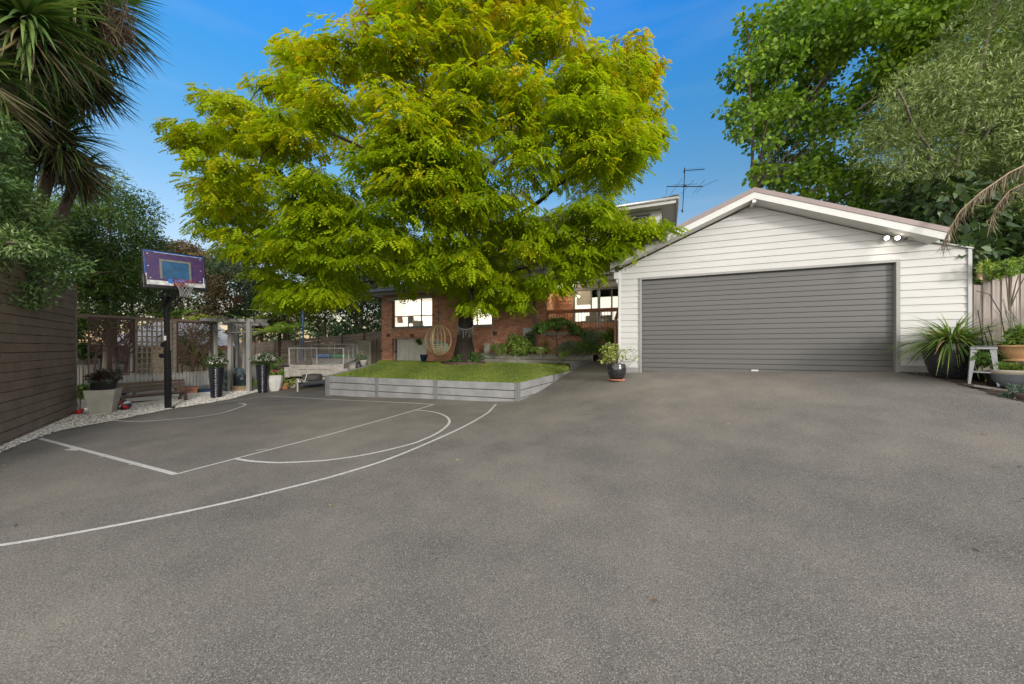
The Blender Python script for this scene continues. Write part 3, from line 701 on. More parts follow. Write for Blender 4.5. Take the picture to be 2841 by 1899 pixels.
# flood light pair and camera, fixed to the wall
LAMPE = emit('lit_flood_lamp', (1, .93, .82), 10)
fl = bpy.data.objects.new('flood_light', None); COL.objects.link(fl); fl.parent = t
sm = s_at(2462); zl = z_at(655, sm); g = G(O); g.lathe([(.045, 0), (.045, .03), (.02, .045)], 16, (0, 0, 0)); 
for i in range(len(g.v)):
    x, y, z = g.v[i]; g.v[i] = (sm + x, -.012 - (z + GB), zl + y - GB + 0)
for px in (2448, 2477.6):
    s_ = s_at(px); g.tube([(sm, -.04, zl), ((sm + s_) / 2, -.08, zl + .03), (s_, -.09, zl - .02)], .009, 6)
g.obj('bracket', GREYT, fl, smooth=True)
for px in (2448, 2477.6):
    s_ = s_at(px); zc = z_at(662, s_); h = G(O); h.tube([(s_, -.07, zc + .02), (s_, -.10, zc), (s_, -.15, zc - .03), (s_, -.16, zc - .036)], [.02, .036, .045, .045], 16, cap=True); h.obj('lamp_head', WHITE2, fl, smooth=True)
    h = G(O); h.tube([(s_, -.161, zc - .037), (s_, -.172, zc - .044)], [.038, .03], 16); h.obj('lit_bulb', LAMPE, fl, smooth=True)
sc_ = s_at(2511); zc = z_at(667, sc_); cr = bpy.data.objects.new('security_camera', None); COL.objects.link(cr); cr.parent = t
h = G(O); h.tube([(sc_ + .07, -.02, zc + .02), (sc_ + .06, -.07, zc + .02)], .04, 14); h.tube([(sc_ + .09, -.09, zc + .02), (sc_ - .055, -.155, zc - .005)], [.042, .038], 16); h.obj('housing', WHITE2, cr, smooth=False)
h = G(O); h.tube([(sc_ - .056, -.156, zc - .005), (sc_ - .07, -.163, zc - .009)], [.034, .03], 16); h.obj('lens', BLACKP, cr)
for nm, e_, en in (('flood', (sm, -.35, zl), 9),):
    ld = bpy.data.lights.new('flood_lamp', 'SPOT'); lo = bpy.data.objects.new('flood_lamp', ld); COL.objects.link(lo); lo.parent = fl
    ld.energy = 6; ld.color = (1, .93, .82); ld.spot_size = R(120); ld.spot_blend = .8; ld.shadow_soft_size = .05; lo.location = (e_[0], e_[1], e_[2] - GB - .02); lo.rotation_euler = (R(-35 + 90 - 90), 0, 0); lo.rotation_euler = (R(28), 0, 0)

# ================================================================ HOUSE
HB = .8; H = thing('brick_house', 'red brick house with lit windows and tiled roof behind the big tree', 'house', (FO[0], FO[1], HB), FR); O = (0, 0, -HB)
YW = 3.55; HL = s_at(1058.5, YW); HR = s_at(1517.5, YW)
W1 = (s_at(1086.5, YW), s_at(1198.5, YW), z_at(908.5, s_at(1140, YW), YW), 3.78)
D1 = (s_at(1087, YW), s_at(1184, YW), .4, z_at(940, s_at(1130, YW), YW))
W2 = (s_at(1306, YW), s_at(1364, YW), z_at(903.5, s_at(1340, YW), YW), 3.80)
W3 = (s_at(1441, YW), s_at(1461, YW), z_at(841, s_at(1450, YW), YW), 3.80)
g = G(O); g.wall(HL, HR, .3, 4.02, [W1, D1, W2, W3], YW, YW + .24)
g.wall(HL, -2.6, .3, .31, [], 11, 11.2)
g.box(HL, HL + .24, YW + .24, 11, .3, 4.02); g.box(HR - .24, HR, YW + .24, 5.1, .3, 4.02)
s_w = s_at(1590, 5.1); g.wall(HR, .6, .3, 4.02, [(s_w, -.15, 2.50, 3.92)], 5.1, 5.3)
g.box(HR + .001, -.72, 3.62, 3.8, .3, 1.96)
g.obj('brick_wall', BRICK, H)
g = G(O); g.box(HR - .3, -.68, 3.5, 5.1, 1.965, 2.07); g.obj('deck_slab', M('pale_concrete_slab', (.36, .35, .32), .8, .15, 4, .2), H)
for hh in ((HL + .01, HR, 4.0, 4.02, YW, 11),):
    g = G(O); g.box(HL - .55, -.60, 2.98, YW + .3, 3.93, 3.95); g.box(HL - .55, HL + .2, YW + .3, 11.4, 3.93, 3.95); g.box(HR + .0, .6, YW + .3, 5.1, 3.90, 3.95); g.obj('soffit', SOFF, H)
g = G(O); g.box(HL - .58, -.62, 2.945, 2.98, 3.87, 4.06); g.box(HL - .61, HL - .58, 2.945, 11.4, 3.87, 4.06); g.obj('fascia', OLIVE, H)
g = G(O); 
g.tube([(HL - .7, 2.90, 4.03), (-.62, 2.90, 4.03)], .062, 12); g.tube([(HL - .66, 2.90, 4.03), (HL - .66, 11.4, 4.03)], .062, 12); g.obj('gutter', M('grey_gutter', (.20, .20, .19), .35, .1, 4, 0), H, smooth=True)
# tiled roofs
def tiled(name, s0, s1, y0, z0, y1, z1, hipL=0, hipR=0, parent=H, off=O):
    nu = int((s1 - s0) / .055); nv = max(2, int(math.hypot(y1 - y0, z1 - z0) / .0825)); g = G(off)
    def fn(u, v):
        y = y0 + (y1 - y0) * v; a = s0 + hipL * (y - y0); b = s1 - hipR * (y - y0); s = a + (b - a) * u; c = (v * nv / 4) % 1
        return (s, y, z0 + (z1 - z0) * v + .028 * (1 - c) + .020 * math.sin((s) * 2 * math.pi / .22))
    g.grid(fn, nu, nv); g.box(s0 + hipL * .1, s1 - hipR * .1, y0 + .05, y0 + .12, z0 - .06, z0 + .01); return g.obj(name, TILE, parent)
rf = tiled('tiled_roof', HL - .7, -.6, 2.88, 4.06, 7.0, 5.45, hipL=1.0)
# left hip side
g = G(O); g.add([(HL - .7, 2.88, 4.07), (HL - .7 + 4.12, 7.0, 5.47), (HL - .7, 11.4, 4.07)], [(2, 1, 0)]); g.obj('roof_side', TILE, rf)
# upper storey
US = .38; UY = 5.6; UZ = 6.93
g = G(O); z = 4.3
while z < UZ:
    g.add([(-7.2, UY - .02, z), (US, UY - .02, z), (US, UY, z + .2), (-7.2, UY, z + .2)], [(0, 1, 2, 3)]); g.add([(-7.2, UY, z), (US, UY, z), (US, UY - .02, z), (-7.2, UY - .02, z)], [(3, 2, 1, 0)])
    g.add([(US + .02, UY, z), (US + .02, 11, z), (US, 11, z + .2), (US, UY, z + .2)], [(0, 1, 2, 3)]); z += .2
g.box(-7.2, US - .001, UY + .005, 11, 4.0, UZ); g.box(US, US + .04, UY - .03, UY + .03, 4.2, UZ)
up = g.obj('upper_wall', boardpaint('pale_grey_cladding', (.52, .52, .50)), H)
g = G(O); g.box(-7.2 - .5, US + .5, UY - .52, UY, UZ, UZ + .02); g.box(US, US + .5, UY, 11.4, UZ, UZ + .02); g.obj('upper_soffit', SOFF, H)
g = G(O); g.box(-7.7, US + .54, UY - .56, UY - .525, UZ - .05, UZ + .14); g.box(US + .505, US + .54, UY - .525, 11.4, UZ - .05, UZ + .14); g.obj('upper_fascia', WHITE2, H)
g = G(O); g.tube([(-7.7, UY - .60, UZ + .12), (US + .6, UY - .60, UZ + .12)], .055, 12); g.tube([(US + .6, UY - .60, UZ + .12), (US + .6, 11.4, UZ + .12)], .055, 12); g.obj('upper_gutter', M('steel_gutter', (.42, .42, .42), .3, .1, 4, 0, metal=.3), H, smooth=True)
tiled('upper_tiled_roof', -7.7, US + .62, UY - .62, UZ + .13, UY + 2.6, UZ + .13 + .95, hipL=.0, hipR=1.0)
g = G(O); g.add([(US + .6, UY - .6, UZ + .14), (US + .6, 11.4, UZ + .14), (US - 2.6, UY + 2.6, UZ + 1.08), (US - 2.6, 9, UZ + 1.08)], [(0, 1, 3, 2)])
hp = [(US + .62 - 3.2 * i / 20, UY - .62 + 3.2 * i / 20, UZ + .17 + .95 * i / 20 + .02 * (i % 2)) for i in range(21)]; g.tube(hp, .06, 8); g.obj('roof_ridge', TILE, H)
# window in the upper wall, near right end
def window(par, s0, s1, z0, z1, y, cols, rows, frame, glass, off, nm='window', th=.05, depth=.06):
    f = G(off); f.box(s0, s1, y, y + depth, z0, z0 + th); f.box(s0, s1, y, y + depth, z1 - th, z1); f.box(s0, s0 + th, y, y + depth, z0 + th, z1 - th); f.box(s1 - th, s1, y, y + depth, z0 + th, z1 - th)
    for c in cols: f.box(c - th * .4, c + th * .4, y + .004, y + depth - .004, z0 + th, z1 - th)
    for (a, b, c) in rows: f.box(a, b, y + .006, y + depth - .006, c - th * .4, c + th * .4)
    fr = f.obj(nm, frame, par); q = G(off); q.box(s0 + th * .5, s1 - th * .5, y + depth * .45, y + depth * .45 + .006, z0 + th * .5, z1 - th * .5); q.obj('pane', glass, fr); return fr
m, nt_, b_ = nmat('window_glass'); gl = nt_.nodes.new('ShaderNodeBsdfGlossy'); gl.inputs['Roughness'].default_value = .02; tr = nt_.nodes.new('ShaderNodeBsdfTransparent'); mx = nt_.nodes.new('ShaderNodeMixShader')
fz = nt_.nodes.new('ShaderNodeFresnel'); fz.inputs[0].default_value = 1.45; nt_.links.new(fz.outputs[0], mx.inputs[0]); nt_.links.new(tr.outputs[0], mx.inputs[1]); nt_.links.new(gl.outputs[0], mx.inputs[2]); nt_.links.new(mx.outputs[0], nt_.nodes['Material Output'].inputs[0]); GLASS = m
DGLASS = M('dark_glass', (.02, .022, .025), .05, .1, 3, 0)
window(H, US - 1.9, US - .35, 5.9, 6.8, UY - .045, [US - 1.1], [], OLIVE, DGLASS, O)
fr1 = window(H, W1[0] + .0, W1[1], W1[2], W1[3], YW + .10, [s_at(1164.5, YW)], [(W1[0], W1[1], W1[2] + .52)], OLIVE, GLASS, O)
q = G(O); sm_ = s_at(1128, YW); q.box(sm_ - .02, sm_ + .02, YW + .105, YW + .15, W1[2] + .05, W1[2] + .5); q.obj('mullion', OLIVE, fr1)
q = G(O); q.box(W1[0] - .0, W1[1], YW - .02, YW + .11, W1[2] - .05, W1[2]); q.obj('sill', OLIVE, fr1)
q = G(O); q.box(s_at(1078, YW), s_at(1200, YW), YW - .10, YW - .004, 3.66, 3.80); q.obj('awning_box', M('cream_blind_box', (.42, .40, .34), .6, .08, 4, .05), H, bev=.01)
fr2 = window(H, W2[0], W2[1], W2[2], W2[3], YW + .10, [s_at(1320, YW)], [], OLIVE, GLASS, O)
q = G(O); q.box(W2[0], W2[1], YW - .02, YW + .11, W2[2] - .05, W2[2]); q.obj('sill', CREAM, fr2)
window(H, W3[0], W3[1], W3[2], W3[3], YW + .10, [], [], OLIVE, DGLASS, O)
# big glazed front at the deck
c1_, c2_ = s_at(1640, 5.1), s_at(1697, 5.1)
window(H, s_w, -.15, 2.50, 3.92, 5.12, [c1_, c2_], [], OLIVE, GLASS, O, th=.07)
q = G(O); q.box(s_at(1519, 4.6), s_at(1527, 4.6), 4.2, 5.08, 2.07, 3.9); q.obj('screen_door', DGLASS, H); q = G(O); q.box(s_at(1528, 5.0), s_at(1533, 5.0), 4.96, 5.09, 2.07, 3.9); q.obj('door_jamb', WHITE2, H)
# rooms behind the glass
WARM = emit('glowing_room_wall', (1.0, .94, .82), .56)  # room walls glow themselves in place of lamps inside
ROOMP = M('room_plaster', (.75, .73, .68), .8, .03, 2, 0)
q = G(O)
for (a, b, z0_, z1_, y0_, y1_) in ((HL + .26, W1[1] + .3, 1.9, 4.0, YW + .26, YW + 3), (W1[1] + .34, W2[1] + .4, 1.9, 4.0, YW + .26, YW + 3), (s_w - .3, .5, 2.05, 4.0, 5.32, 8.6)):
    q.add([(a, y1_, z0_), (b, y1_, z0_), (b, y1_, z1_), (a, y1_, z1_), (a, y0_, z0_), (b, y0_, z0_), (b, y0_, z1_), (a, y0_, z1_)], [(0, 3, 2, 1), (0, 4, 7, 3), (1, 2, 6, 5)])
q.obj('glowing_interior', WARM, H)
q = G(O)
for (a, b, z0_, z1_, y0_, y1_) in ((HL + .26, W1[1] + .3, 1.9, 4.0, YW + .26, YW + 3), (W1[1] + .34, W2[1] + .4, 1.9, 4.0, YW + .26, YW + 3), (s_w - .3, .5, 2.05, 4.0, 5.32, 8.6)):
    q.box(a, b, y0_, y1_, z0_ - .02, z0_); q.box(a, b, y0_, y1_, z1_, z1_ + .02)
q.obj('room_floor', ROOMP, H)
q = G(O); q.box(s_w + .08, c1_ - .05, 5.42, 5.44, 3.28, 3.9); q.obj('roller_blind', M('cream_blind', (.62, .58, .48), .8, .03, 3, 0), H)
q = G(O); q.box(s_w + .08, c1_ - .1, 8.2, 8.5, 2.6, 3.3); q.obj('room_divider', M('taupe_wall', (.18, .145, .11), .8, .1, 3, 0), H)
# under-house roller door
dr = G(O); n_ = 64
dr.grid(lambda u, v: (D1[0] + (D1[1] - D1[0]) * u, YW + .20 - .018 * (1 if (u * 11) % 1 < .62 else 0), D1[2] + (D1[3] + .05 - D1[2]) * v), n_ * 3, 1); d1 = dr.obj('corrugated_door', M('corrugated_cream_steel', (.60, .57, .51), .6, .1, 3, .05), H)
q = G(O); q.box(D1[0] + .10, D1[0] + .135, YW + .13, YW + .17, .5, D1[3]); q.box(D1[0] + .07, D1[0] + .16, YW + .12, YW + .15, 1.25, 1.33); q.obj('latch_bar', BLACKP, d1)
# air bricks, pipes, fittings
q = G(O)
for px, py in ((1077, 930.5), (1143, 931.5), (1372, 926)):
    s_ = s_at(px, YW); z = z_at(py, s_, YW); q.box(s_ - .115, s_ + .115, YW - .006, YW, z - .08, z + .08)
    for i in range(5): q.box(s_ - .10, s_ + .10, YW - .012, YW - .006, z - .07 + i * .03, z - .055 + i * .03)
q.obj('air_vent', M('brown_vent', (.16, .06, .04), .8, .1, 5, 0), H)
q = G(O); s_ = s_at(1366, YW); q.tube([(s_, YW - .03, 3.9), (s_, YW - .03, z_at(940, s_, YW)), (s_ + .03, YW - .03, z_at(944, s_, YW)), (s_ + .13, YW - .03, z_at(948, s_, YW)), (s_ + .14, YW - .03, 1.2)], .014, 8); q.obj('conduit', WHITE2, H, smooth=True)
q = G(O); s_ = s_at(1484, YW); q.box(s_ - .05, s_ + .05, YW - .085, YW - .003, 1.2, 3.93); q.obj('downpipe', OLIVE, H, bev=.01)
q = G(O); s_ = s_at(1086.5, YW); z = z_at(923, s_, YW); q.tube([(s_, YW, z), (s_, YW - .06, z)], .035, 12); q.ball((s_, YW - .08, z - .01), .045, 12, 8); s_ = s_at(1061.5, YW); z = z_at(822, s_, YW - .2); q.ball((s_ + .1, YW - .12, z), .05, 12, 8); q.obj('wall_light', WHITE2, H, smooth=True)
# deck rail
RA = HR - .02; RE = s_at(1718.5, 3.5); zr = 2.905
dk = bpy.data.objects.new('deck_rail', None); COL.objects.link(dk); dk.parent = H
q = G(O); q.box(RA, RE, 3.46, 3.60, zr - .13, zr); q.obj('top_rail', RAIL, dk, bev=.006)
q = G(O); q.box(RA, RE - .1, 3.50, 3.56, 2.12, 2.22); q.obj('bottom_rail', RAIL, dk, bev=.006)
q = G(O); x = RA + .09
while x < RE - .05: q.tube([(x, 3.53, 2.2), (x, 3.53, zr - .12)], .007, 6); x += .105
q.obj('baluster', BLACKP, dk, smooth=True)
q = G(O); q.bar((RE - .02, 3.50, zr - .07), (RE - .02, 2.55, zr - .52), .07, .13); q.bar((RE - .02, 2.55, zr - .5), (RE - .02, 2.55, 1.0), .07, .07); q.obj('stair_rail', RAIL, dk)
q = G(O); q.box(RA, RA + .08, 3.48, 3.58, 2.07, zr - .13); q.obj('newel', RAIL, dk)
q = G(O); s_ = s_at(1661.5, 3.7); q.box(s_ - .045, s_ + .045, 3.66, 3.75, 2.07, 3.92); q.obj('porch_post', M('sage_white_post', (.50, .54, .52), .5, .06, 3, .03), H, bev=.005)
st = G(O)
for i in range(6): st.box(RE + .02, -.60, 3.5 - .26 * (i + 1), 3.5 - .26 * i, 1.0, 2.0 - .17 * i)
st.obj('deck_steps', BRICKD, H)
q = G(O)
for i in range(6): q.box(RE + .015, -.60, 3.5 - .26 * (i + 1) - .02, 3.5 - .26 * i - .0, 2.0 - .17 * i, 2.03 - .17 * i)
q.obj('step_tread', CREAM, H)
q = G(O); s_ = s_at(1572, 4.2); q.tube([(s_, 4.0, 3.9), (s_, 4.0, 3.885)], .06, 16); q.obj('porch_downlight', emit('lit_downlight', (1, .85, .6), 6), H)
ld = bpy.data.lights.new('porch_lamp', 'POINT'); lo = bpy.data.objects.new('porch_lamp', ld); COL.objects.link(lo); lo.parent = H; ld.energy = 32; ld.color = (1, .86, .66); ld.shadow_soft_size = .06; lo.location = (s_, 4.0, 3.78 - HB)

# things inside and outside the house
def cushion(name, label, c, r, mat, rz=0, tilt=0, group=None):
    g = G(); 
    def fn(u, v):
        a = (u - .5) * 2; b = (v - .5) * 2; k = (1 - a ** 4) * (1 - b ** 4); return (a, b, k)
    for sg in (1, -1):
        g.grid(lambda u, v: (fn(u, v)[0] * r, sg * fn(u, v)[2] * r * .28 * (1 if sg > 0 else 1), fn(u, v)[1] * r), 10, 10)
    o = g.obj(name, mat, None, True, c, rz); o.rotation_euler[0] = tilt; return tag(o, label, 'cushion', group)
bed = thing('bed', 'pale bed seen through the left lit window', 'bed', F2W(W1[0] + 1.0, YW + 1.3, 1.95), FR)
q = G(); q.box(-.5, 1.1, -.6, 1.2, .0, .52); q.obj('mattress', M('white_linen', (.72, .70, .66), .9, .04, 4, .1, 20), bed, bev=.06)
q = G(); q.box(-.55, 1.15, 1.2, 1.28, 0, .95); q.obj('headboard', M('pale_linen_board', (.5, .47, .42), .9, .05, 4, .1), bed, bev=.03)
for i, (px, py, lab, col) in enumerate([(1115, 888, 'tan and charcoal cushion at the left of the lit bedroom window', (.40, .27, .18)), (1146, 889, 'taupe cushion leaning in the middle of the lit bedroom window', (.36, .30, .25)), (1158, 900, 'pale leaf-patterned cushion low in the lit bedroom window', (.45, .52, .46)), (1172, 901, 'soft green cushion lowest right in the lit bedroom window', (.42, .50, .45))]):
    s_ = s_at(px, YW + .9); cushion('cushion', lab, F2W(s_, YW + .75, z_at(py, s_, YW + .9)), .17, M('cushion_cloth_%s' % ['tan', 'taupe', 'pale', 'green'][i], col, .9, .25, 9, .1), FR, .25)
sf = thing('sofa', 'grey sofa in the lit room behind the deck rail', 'sofa', F2W(s_at(1690, 6.2), 6.2, 2.06), FR); cc = M('grey_sofa_cloth', (.22, .225, .20), .9, .1, 8, .1)
q = G(); q.box(-1.0, .1, 0, .8, .05, .42); q.obj('seat', cc, sf, bev=.05); q = G(); q.box(-1.0, .1, -.18, 0, .05, .82); q.obj('backrest', cc, sf, bev=.06); q = G(); q.box(-1.2, -1.0, -.18, .8, .05, .6); q.box(.1, .3, -.18, .8, .05, .6); q.obj('arm', cc, sf, bev=.05)

# tv antenna
an = thing('tv_antenna', 'dark roof television antenna on a thin mast above the eave', 'antenna', P(1894, 588, 13.6)); b0 = P(1894, 588, 13.6)
def rel(px, py, Y, b=b0): return P(px, py, Y) - b
q = G(); q.tube([rel(1890, 583, 13.5), rel(1894, 590, 13.6), rel(1894, 582, 13.6), rel(1900, 470, 13.6)], .016, 8); q.obj('mast', BLACKP, an, smooth=True)
q = G(); q.tube([rel(1850, 518, 13.6), rel(1950, 518, 13.6)], .017, 6)
for (x0, y0_, x1, y1_) in ((1849, 541, 1851, 516), (1858, 543, 1892, 497), (1890, 539, 1925, 500), (1922, 538, 1955, 500), (1932, 536, 1948, 520), (1950, 517, 1992, 499), (1868, 514, 1936, 511)):
    q.tube([rel(x0, y0_, 13.4), rel(x1, y1_, 13.9)], .0065, 5)
q.tube([rel(1896, 517, 13.6), rel(1904, 517, 13.6)], .04, 8); q.obj('lower_array', BLACKP, an)
q = G(); q.tube([rel(1899, 474, 13.6), rel(1955, 470, 13.8)], .012, 6)
for i in range(12): xx = 1906 + i * 4.2; q.tube([rel(xx, 477 - i * .3, 13.6), rel(xx + 1, 468 - i * .3, 13.7)], .004, 4)
q.tube([rel(1897, 480, 13.6), rel(1900, 466, 13.6)], .02, 6); q.obj('upper_array', BLACKP, an)
# ================================================================ LEFT SIDE
# tall dark slatted fence
fa, fb = Vector((-5.6, 2.4, 0)), Vector((-10.9, 9.02, 0)); fd = fb - fa; fL = fd.length; frz = math.atan2(fd.y, fd.x)
t = thing('slatted_fence', 'tall dark stained fence of horizontal slats bordering the white pebbles', 'fence', (fa.x, fa.y, -.25), frz)
g = G(); z = .0; i = 0
ztop = lambda s: 3.12 + .25 + (s / fL) * .0
while z < 3.3:
    h_ = .156; jz = random.uniform(-.002, .002); s = -.0
    cut = [0, random.uniform(1.5, 4), random.uniform(4.5, 7.5), fL]
    for a_, b_ in zip(cut, cut[1:]):
        yy = random.uniform(-.004, .004); g.box(a_ + .002, b_ - .002, yy, yy + .022, z + jz, z + h_ + jz)
    z += .166
g.obj('slats', DSLAT, t, bev=.002)
g = G()
for s in (0.1, 2.2, 4.3, 6.4, fL - .06): g.box(s - .04, s + .04, .03, .12, -.2, 3.3)
g.box(fL - .012, fL + .012, -.012, .11, -.1, 3.32); g.box(0, fL, -.01, .12, 3.325, 3.35)
g.obj('fence_posts', DSLAT, t)
g = G(); g.box(0, fL, .125, .135, -.2, 3.3); g.obj('gap_shade_sheet', BLACKP, t)  # added black sheet that puts shade into the gaps between slats

# screen line behind the bench
so = (-11.5, 10.3); sdv = (.431, .902); srz = math.atan2(.902, .431)
def sx(px, off=0.0):
    r = (px - CX) / FPX; ox, oy = so[0] - .902 * off, so[1] + .431 * off
    return (r * oy - ox) / (sdv[0] - r * sdv[1])
def sz(py, s, off=0.0): return CAMZ + (CY - py) / FPX * (so[1] + sdv[1] * s + .431 * off)
SB = -.12
def S2W(s, y, z=0): return Vector((so[0] + sdv[0] * s - .902 * y, so[1] + sdv[1] * s + .431 * y, z))
t = thing('screen_frame', 'timber frame with top beam carrying the rusty screens behind the bench', 'frame', (so[0], so[1], SB), srz); O2 = (0, 0, -SB)
x244, x372, x491, x587, x208 = sx(244), sx(372), sx(491), sx(587), sx(206)
zt_ = sz(884, x372)
g = G(O2); g.box(x208 - .6, x587 + .15, .0, .05, zt_ - .06, zt_ + .05); g.obj('top_beam', OLDW, t)
g = G(O2)
for x in (x208 - .4, x372 + .01, x491 - .02, x587 + .02): g.box(x - .045, x + .045, .055, .145, -.3, zt_)
g.obj('post', ARB, t)
def branch_screen(name, label, x0, x1, z0, z1, seed):
    rs = random.Random(seed); t = thing(name, label, 'screen', S2W(x0, -.03, z0), srz, 'rusted tree pattern screens'); W, Hh = x1 - x0, z1 - z0; segs = []
    def grow(x, z, a, w, l, d):
        n = 5
        for i in range(n):
            x2 = x + math.cos(a) * l / n; z2 = z + math.sin(a) * l / n; w2 = w * (1 - .3 / n)
            if not (0 < x2 < W and 0 < z2 < Hh): x2 = min(max(x2, 0), W); z2 = min(max(z2, 0), Hh); segs.append((x, z, x2, z2, w, w2)); return
            segs.append((x, z, x2, z2, w, w2)); x, z, w = x2, z2, w2; a += rs.uniform(-.13, .13)
            if d and i in (1, 3) and rs.random() < .75: grow(x, z, a + rs.choice((-1, 1)) * rs.uniform(.55, 1.0), max(w * .60, .014), l * rs.uniform(.55, .85), d - 1)
        if d:
            grow(x, z, a + rs.uniform(.25, .6), max(w * .72, .014), l * .8, d - 1); grow(x, z, a - rs.uniform(.25, .6), max(w * .72, .014), l * .8, d - 1)
    for fx, ww in ((.42, .10), (.78, .085), (.12, .05)): grow(W * fx, 0, math.pi / 2 + rs.uniform(-.1, .1), ww, Hh * .42, 4)
    g = G()
    for k, (a, b, c, d, w1, w2) in enumerate(segs):
        dx, dz = c - a, d - b; l = math.hypot(dx, dz)
        if l < 1e-4: continue
        nx, nz = -dz / l / 2, dx / l / 2; y = (k % 7) * .0002
        ex, ez = dx / l * .006, dz / l * .006
        g.hexa([(a + nx * w1 - ex, y, b + nz * w1 - ez), (a - nx * w1 - ex, y, b - nz * w1 - ez), (c - nx * w2 + ex, y, d - nz * w2 + ez), (c + nx * w2 + ex, y, d + nz * w2 + ez)],
               [(a + nx * w1 - ex, y + .004, b + nz * w1 - ez), (a - nx * w1 - ex, y + .004, b - nz * w1 - ez), (c - nx * w2 + ex, y + .004, d - nz * w2 + ez), (c + nx * w2 + ex, y + .004, d + nz * w2 + ez)])
    g.obj('tree_pattern', RUST, t)
    g = G(); g.box(-.01, .025, -.004, .01, 0, Hh); g.box(W - .025, W + .01, -.004, .01, 0, Hh); g.box(.025, W - .025, -.004, .01, Hh - .03, Hh); g.box(.025, W - .025, -.004, .01, 0, .03); g.obj('frame', RUST, t)
branch_screen('garden_screen', 'rusty cut steel tree screen behind the bench nearest the dark fence', x244, x372, sz(1040, x244), zt_ - .02, 3)
branch_screen('garden_screen', 'rusty cut steel tree screen beside the arbour and tall black pot', x491, x587, sz(1036, x587), zt_ - .02, 9)
t = thing('lattice_panel', 'open square timber lattice between the two rusty screens', 'lattice', S2W(x372 + .04, -.01, sz(1040, x372)), srz)
g = G(); W_ = x491 - x372 - .06; H_ = zt_ - sz(1040, x372) - .05
n_ = 8
for i in range(n_ + 1): x = .02 + (W_ - .04) * i / n_; g.box(x - .019, x + .019, 0, .012, 0, H_)
g.obj('upright_laths', LATT, t); g = G(); k_ = int(H_ / .15)
for i in range(k_ + 1): z = H_ * i / k_; g.box(0, W_, -.0125, -.001, z - .018, z + .018)
g.obj('cross_laths', LATT, t)
# picket fence
xp0, xp1 = sx(290, -.25), sx(583, -.25)
t = thing('picket_fence', 'low grey painted picket panel behind the brown bench', 'fence', S2W(0, -.25, SB), srz); g = G(O2)
zb_, zt2 = sz(1080, sx(440, -.25), -.25), sz(1037, sx(440, -.25), -.25)
x = xp0; i = 0
while x < xp1: g.box(x, x + .07, 0, .018, zb_ + random.uniform(-.01, .01) + (-.12 if x < xp0 + .2 else 0), zt2 + random.uniform(-.012, .012)); x += .092
g.obj('pickets', PICK, t, bev=.003)
g = G(O2); g.box(xp0 - .05, xp1 + .05, .02, .05, zt2 - .14, zt2 - .07); g.box(xp0 - .05, xp1 + .05, .02, .05, zb_ + .05, zb_ + .12); g.obj('rail', PICK, t)
# white edging board
xw0, xw1 = sx(296, -.3), sx(588, -.3); g = G(); a0, a1 = sz(1101, sx(520, -.3), -.3), sz(1112, sx(520, -.3), -.3)
zw0, zw1 = sz(1118, xw0, -.3), sz(1098, xw1, -.3)
g.hexa([(xw0, 0, zw0 - .01), (xw1, 0, zw1 - .02), (xw1, .03, zw1 - .02), (xw0, .03, zw0 - .01)], [(xw0, 0, zw0 + .10), (xw1, 0, zw1 + .13), (xw1, .03, zw1 + .13), (xw0, .03, zw0 + .10)])
tag(g.obj('edging_board', WHITE2, None, loc=S2W(0, -.3, 0), rotz=srz), 'long white board edging the pebbles under the bench', 'edging')
g = G(); g.box(xw0, xw1, 0, .08, -.35, -.02); g.hexa([(xw0, 0, -.4), (xw1, 0, -.4), (xw1, .08, -.4), (xw0, .08, -.4)], [(xw0, 0, zw0 - .015), (xw1, 0, zw1 - .025), (xw1, .08, zw1 - .025), (xw0, .08, zw0 - .015)])
tag(g.obj('timber_sleeper', OLDW, None, loc=S2W(0, -.295, 0), rotz=srz), 'dark old sleeper below the white edging board', 'edging')
# trough pots behind
def trough(name, label, px0, px1, py0, py1, off, mat, plant=None, group=None):
    a, b = sx(px0, off), sx(px1, off); z0, z1 = sz(py1, (a + b) / 2, off), sz(py0, (a + b) / 2, off)
    t = thing(name, label, 'planter', S2W((a + b) / 2, off, z0), srz, group); w = (b - a) / 2; h = z1 - z0
    g = G(); g.hexa([(-w * .92, -.08, 0), (w * .92, -.08, 0), (w * .92, .08, 0), (-w * .92, .08, 0)], [(-w, -.1, h), (w, -.1, h), (w, .1, h), (-w, .1, h)]); g.box(-w - .012, w + .012, -.112, .112, h - .03, h + .004); g.obj('trough', mat, t)
    return t, w, h
BLUEG = M('blue_glaze', (.02, .045, .10), .2, .3, 6, .05, coat=.4)
trough('planter_trough', 'terracotta red trough on the white board between pickets and sleeper', 497, 545, 1076, 1091, -.18, TERRA)
tb1 = trough('planter_trough', 'small dark blue trough beside the first tall black pot', 549, 583, 1079, 1090, -.18, BLUEG)
tb2 = trough('planter_trough', 'dark blue trough with yellow green leaves behind the footballs', 303, 346, 1092, 1112, -.26, BLUEG)

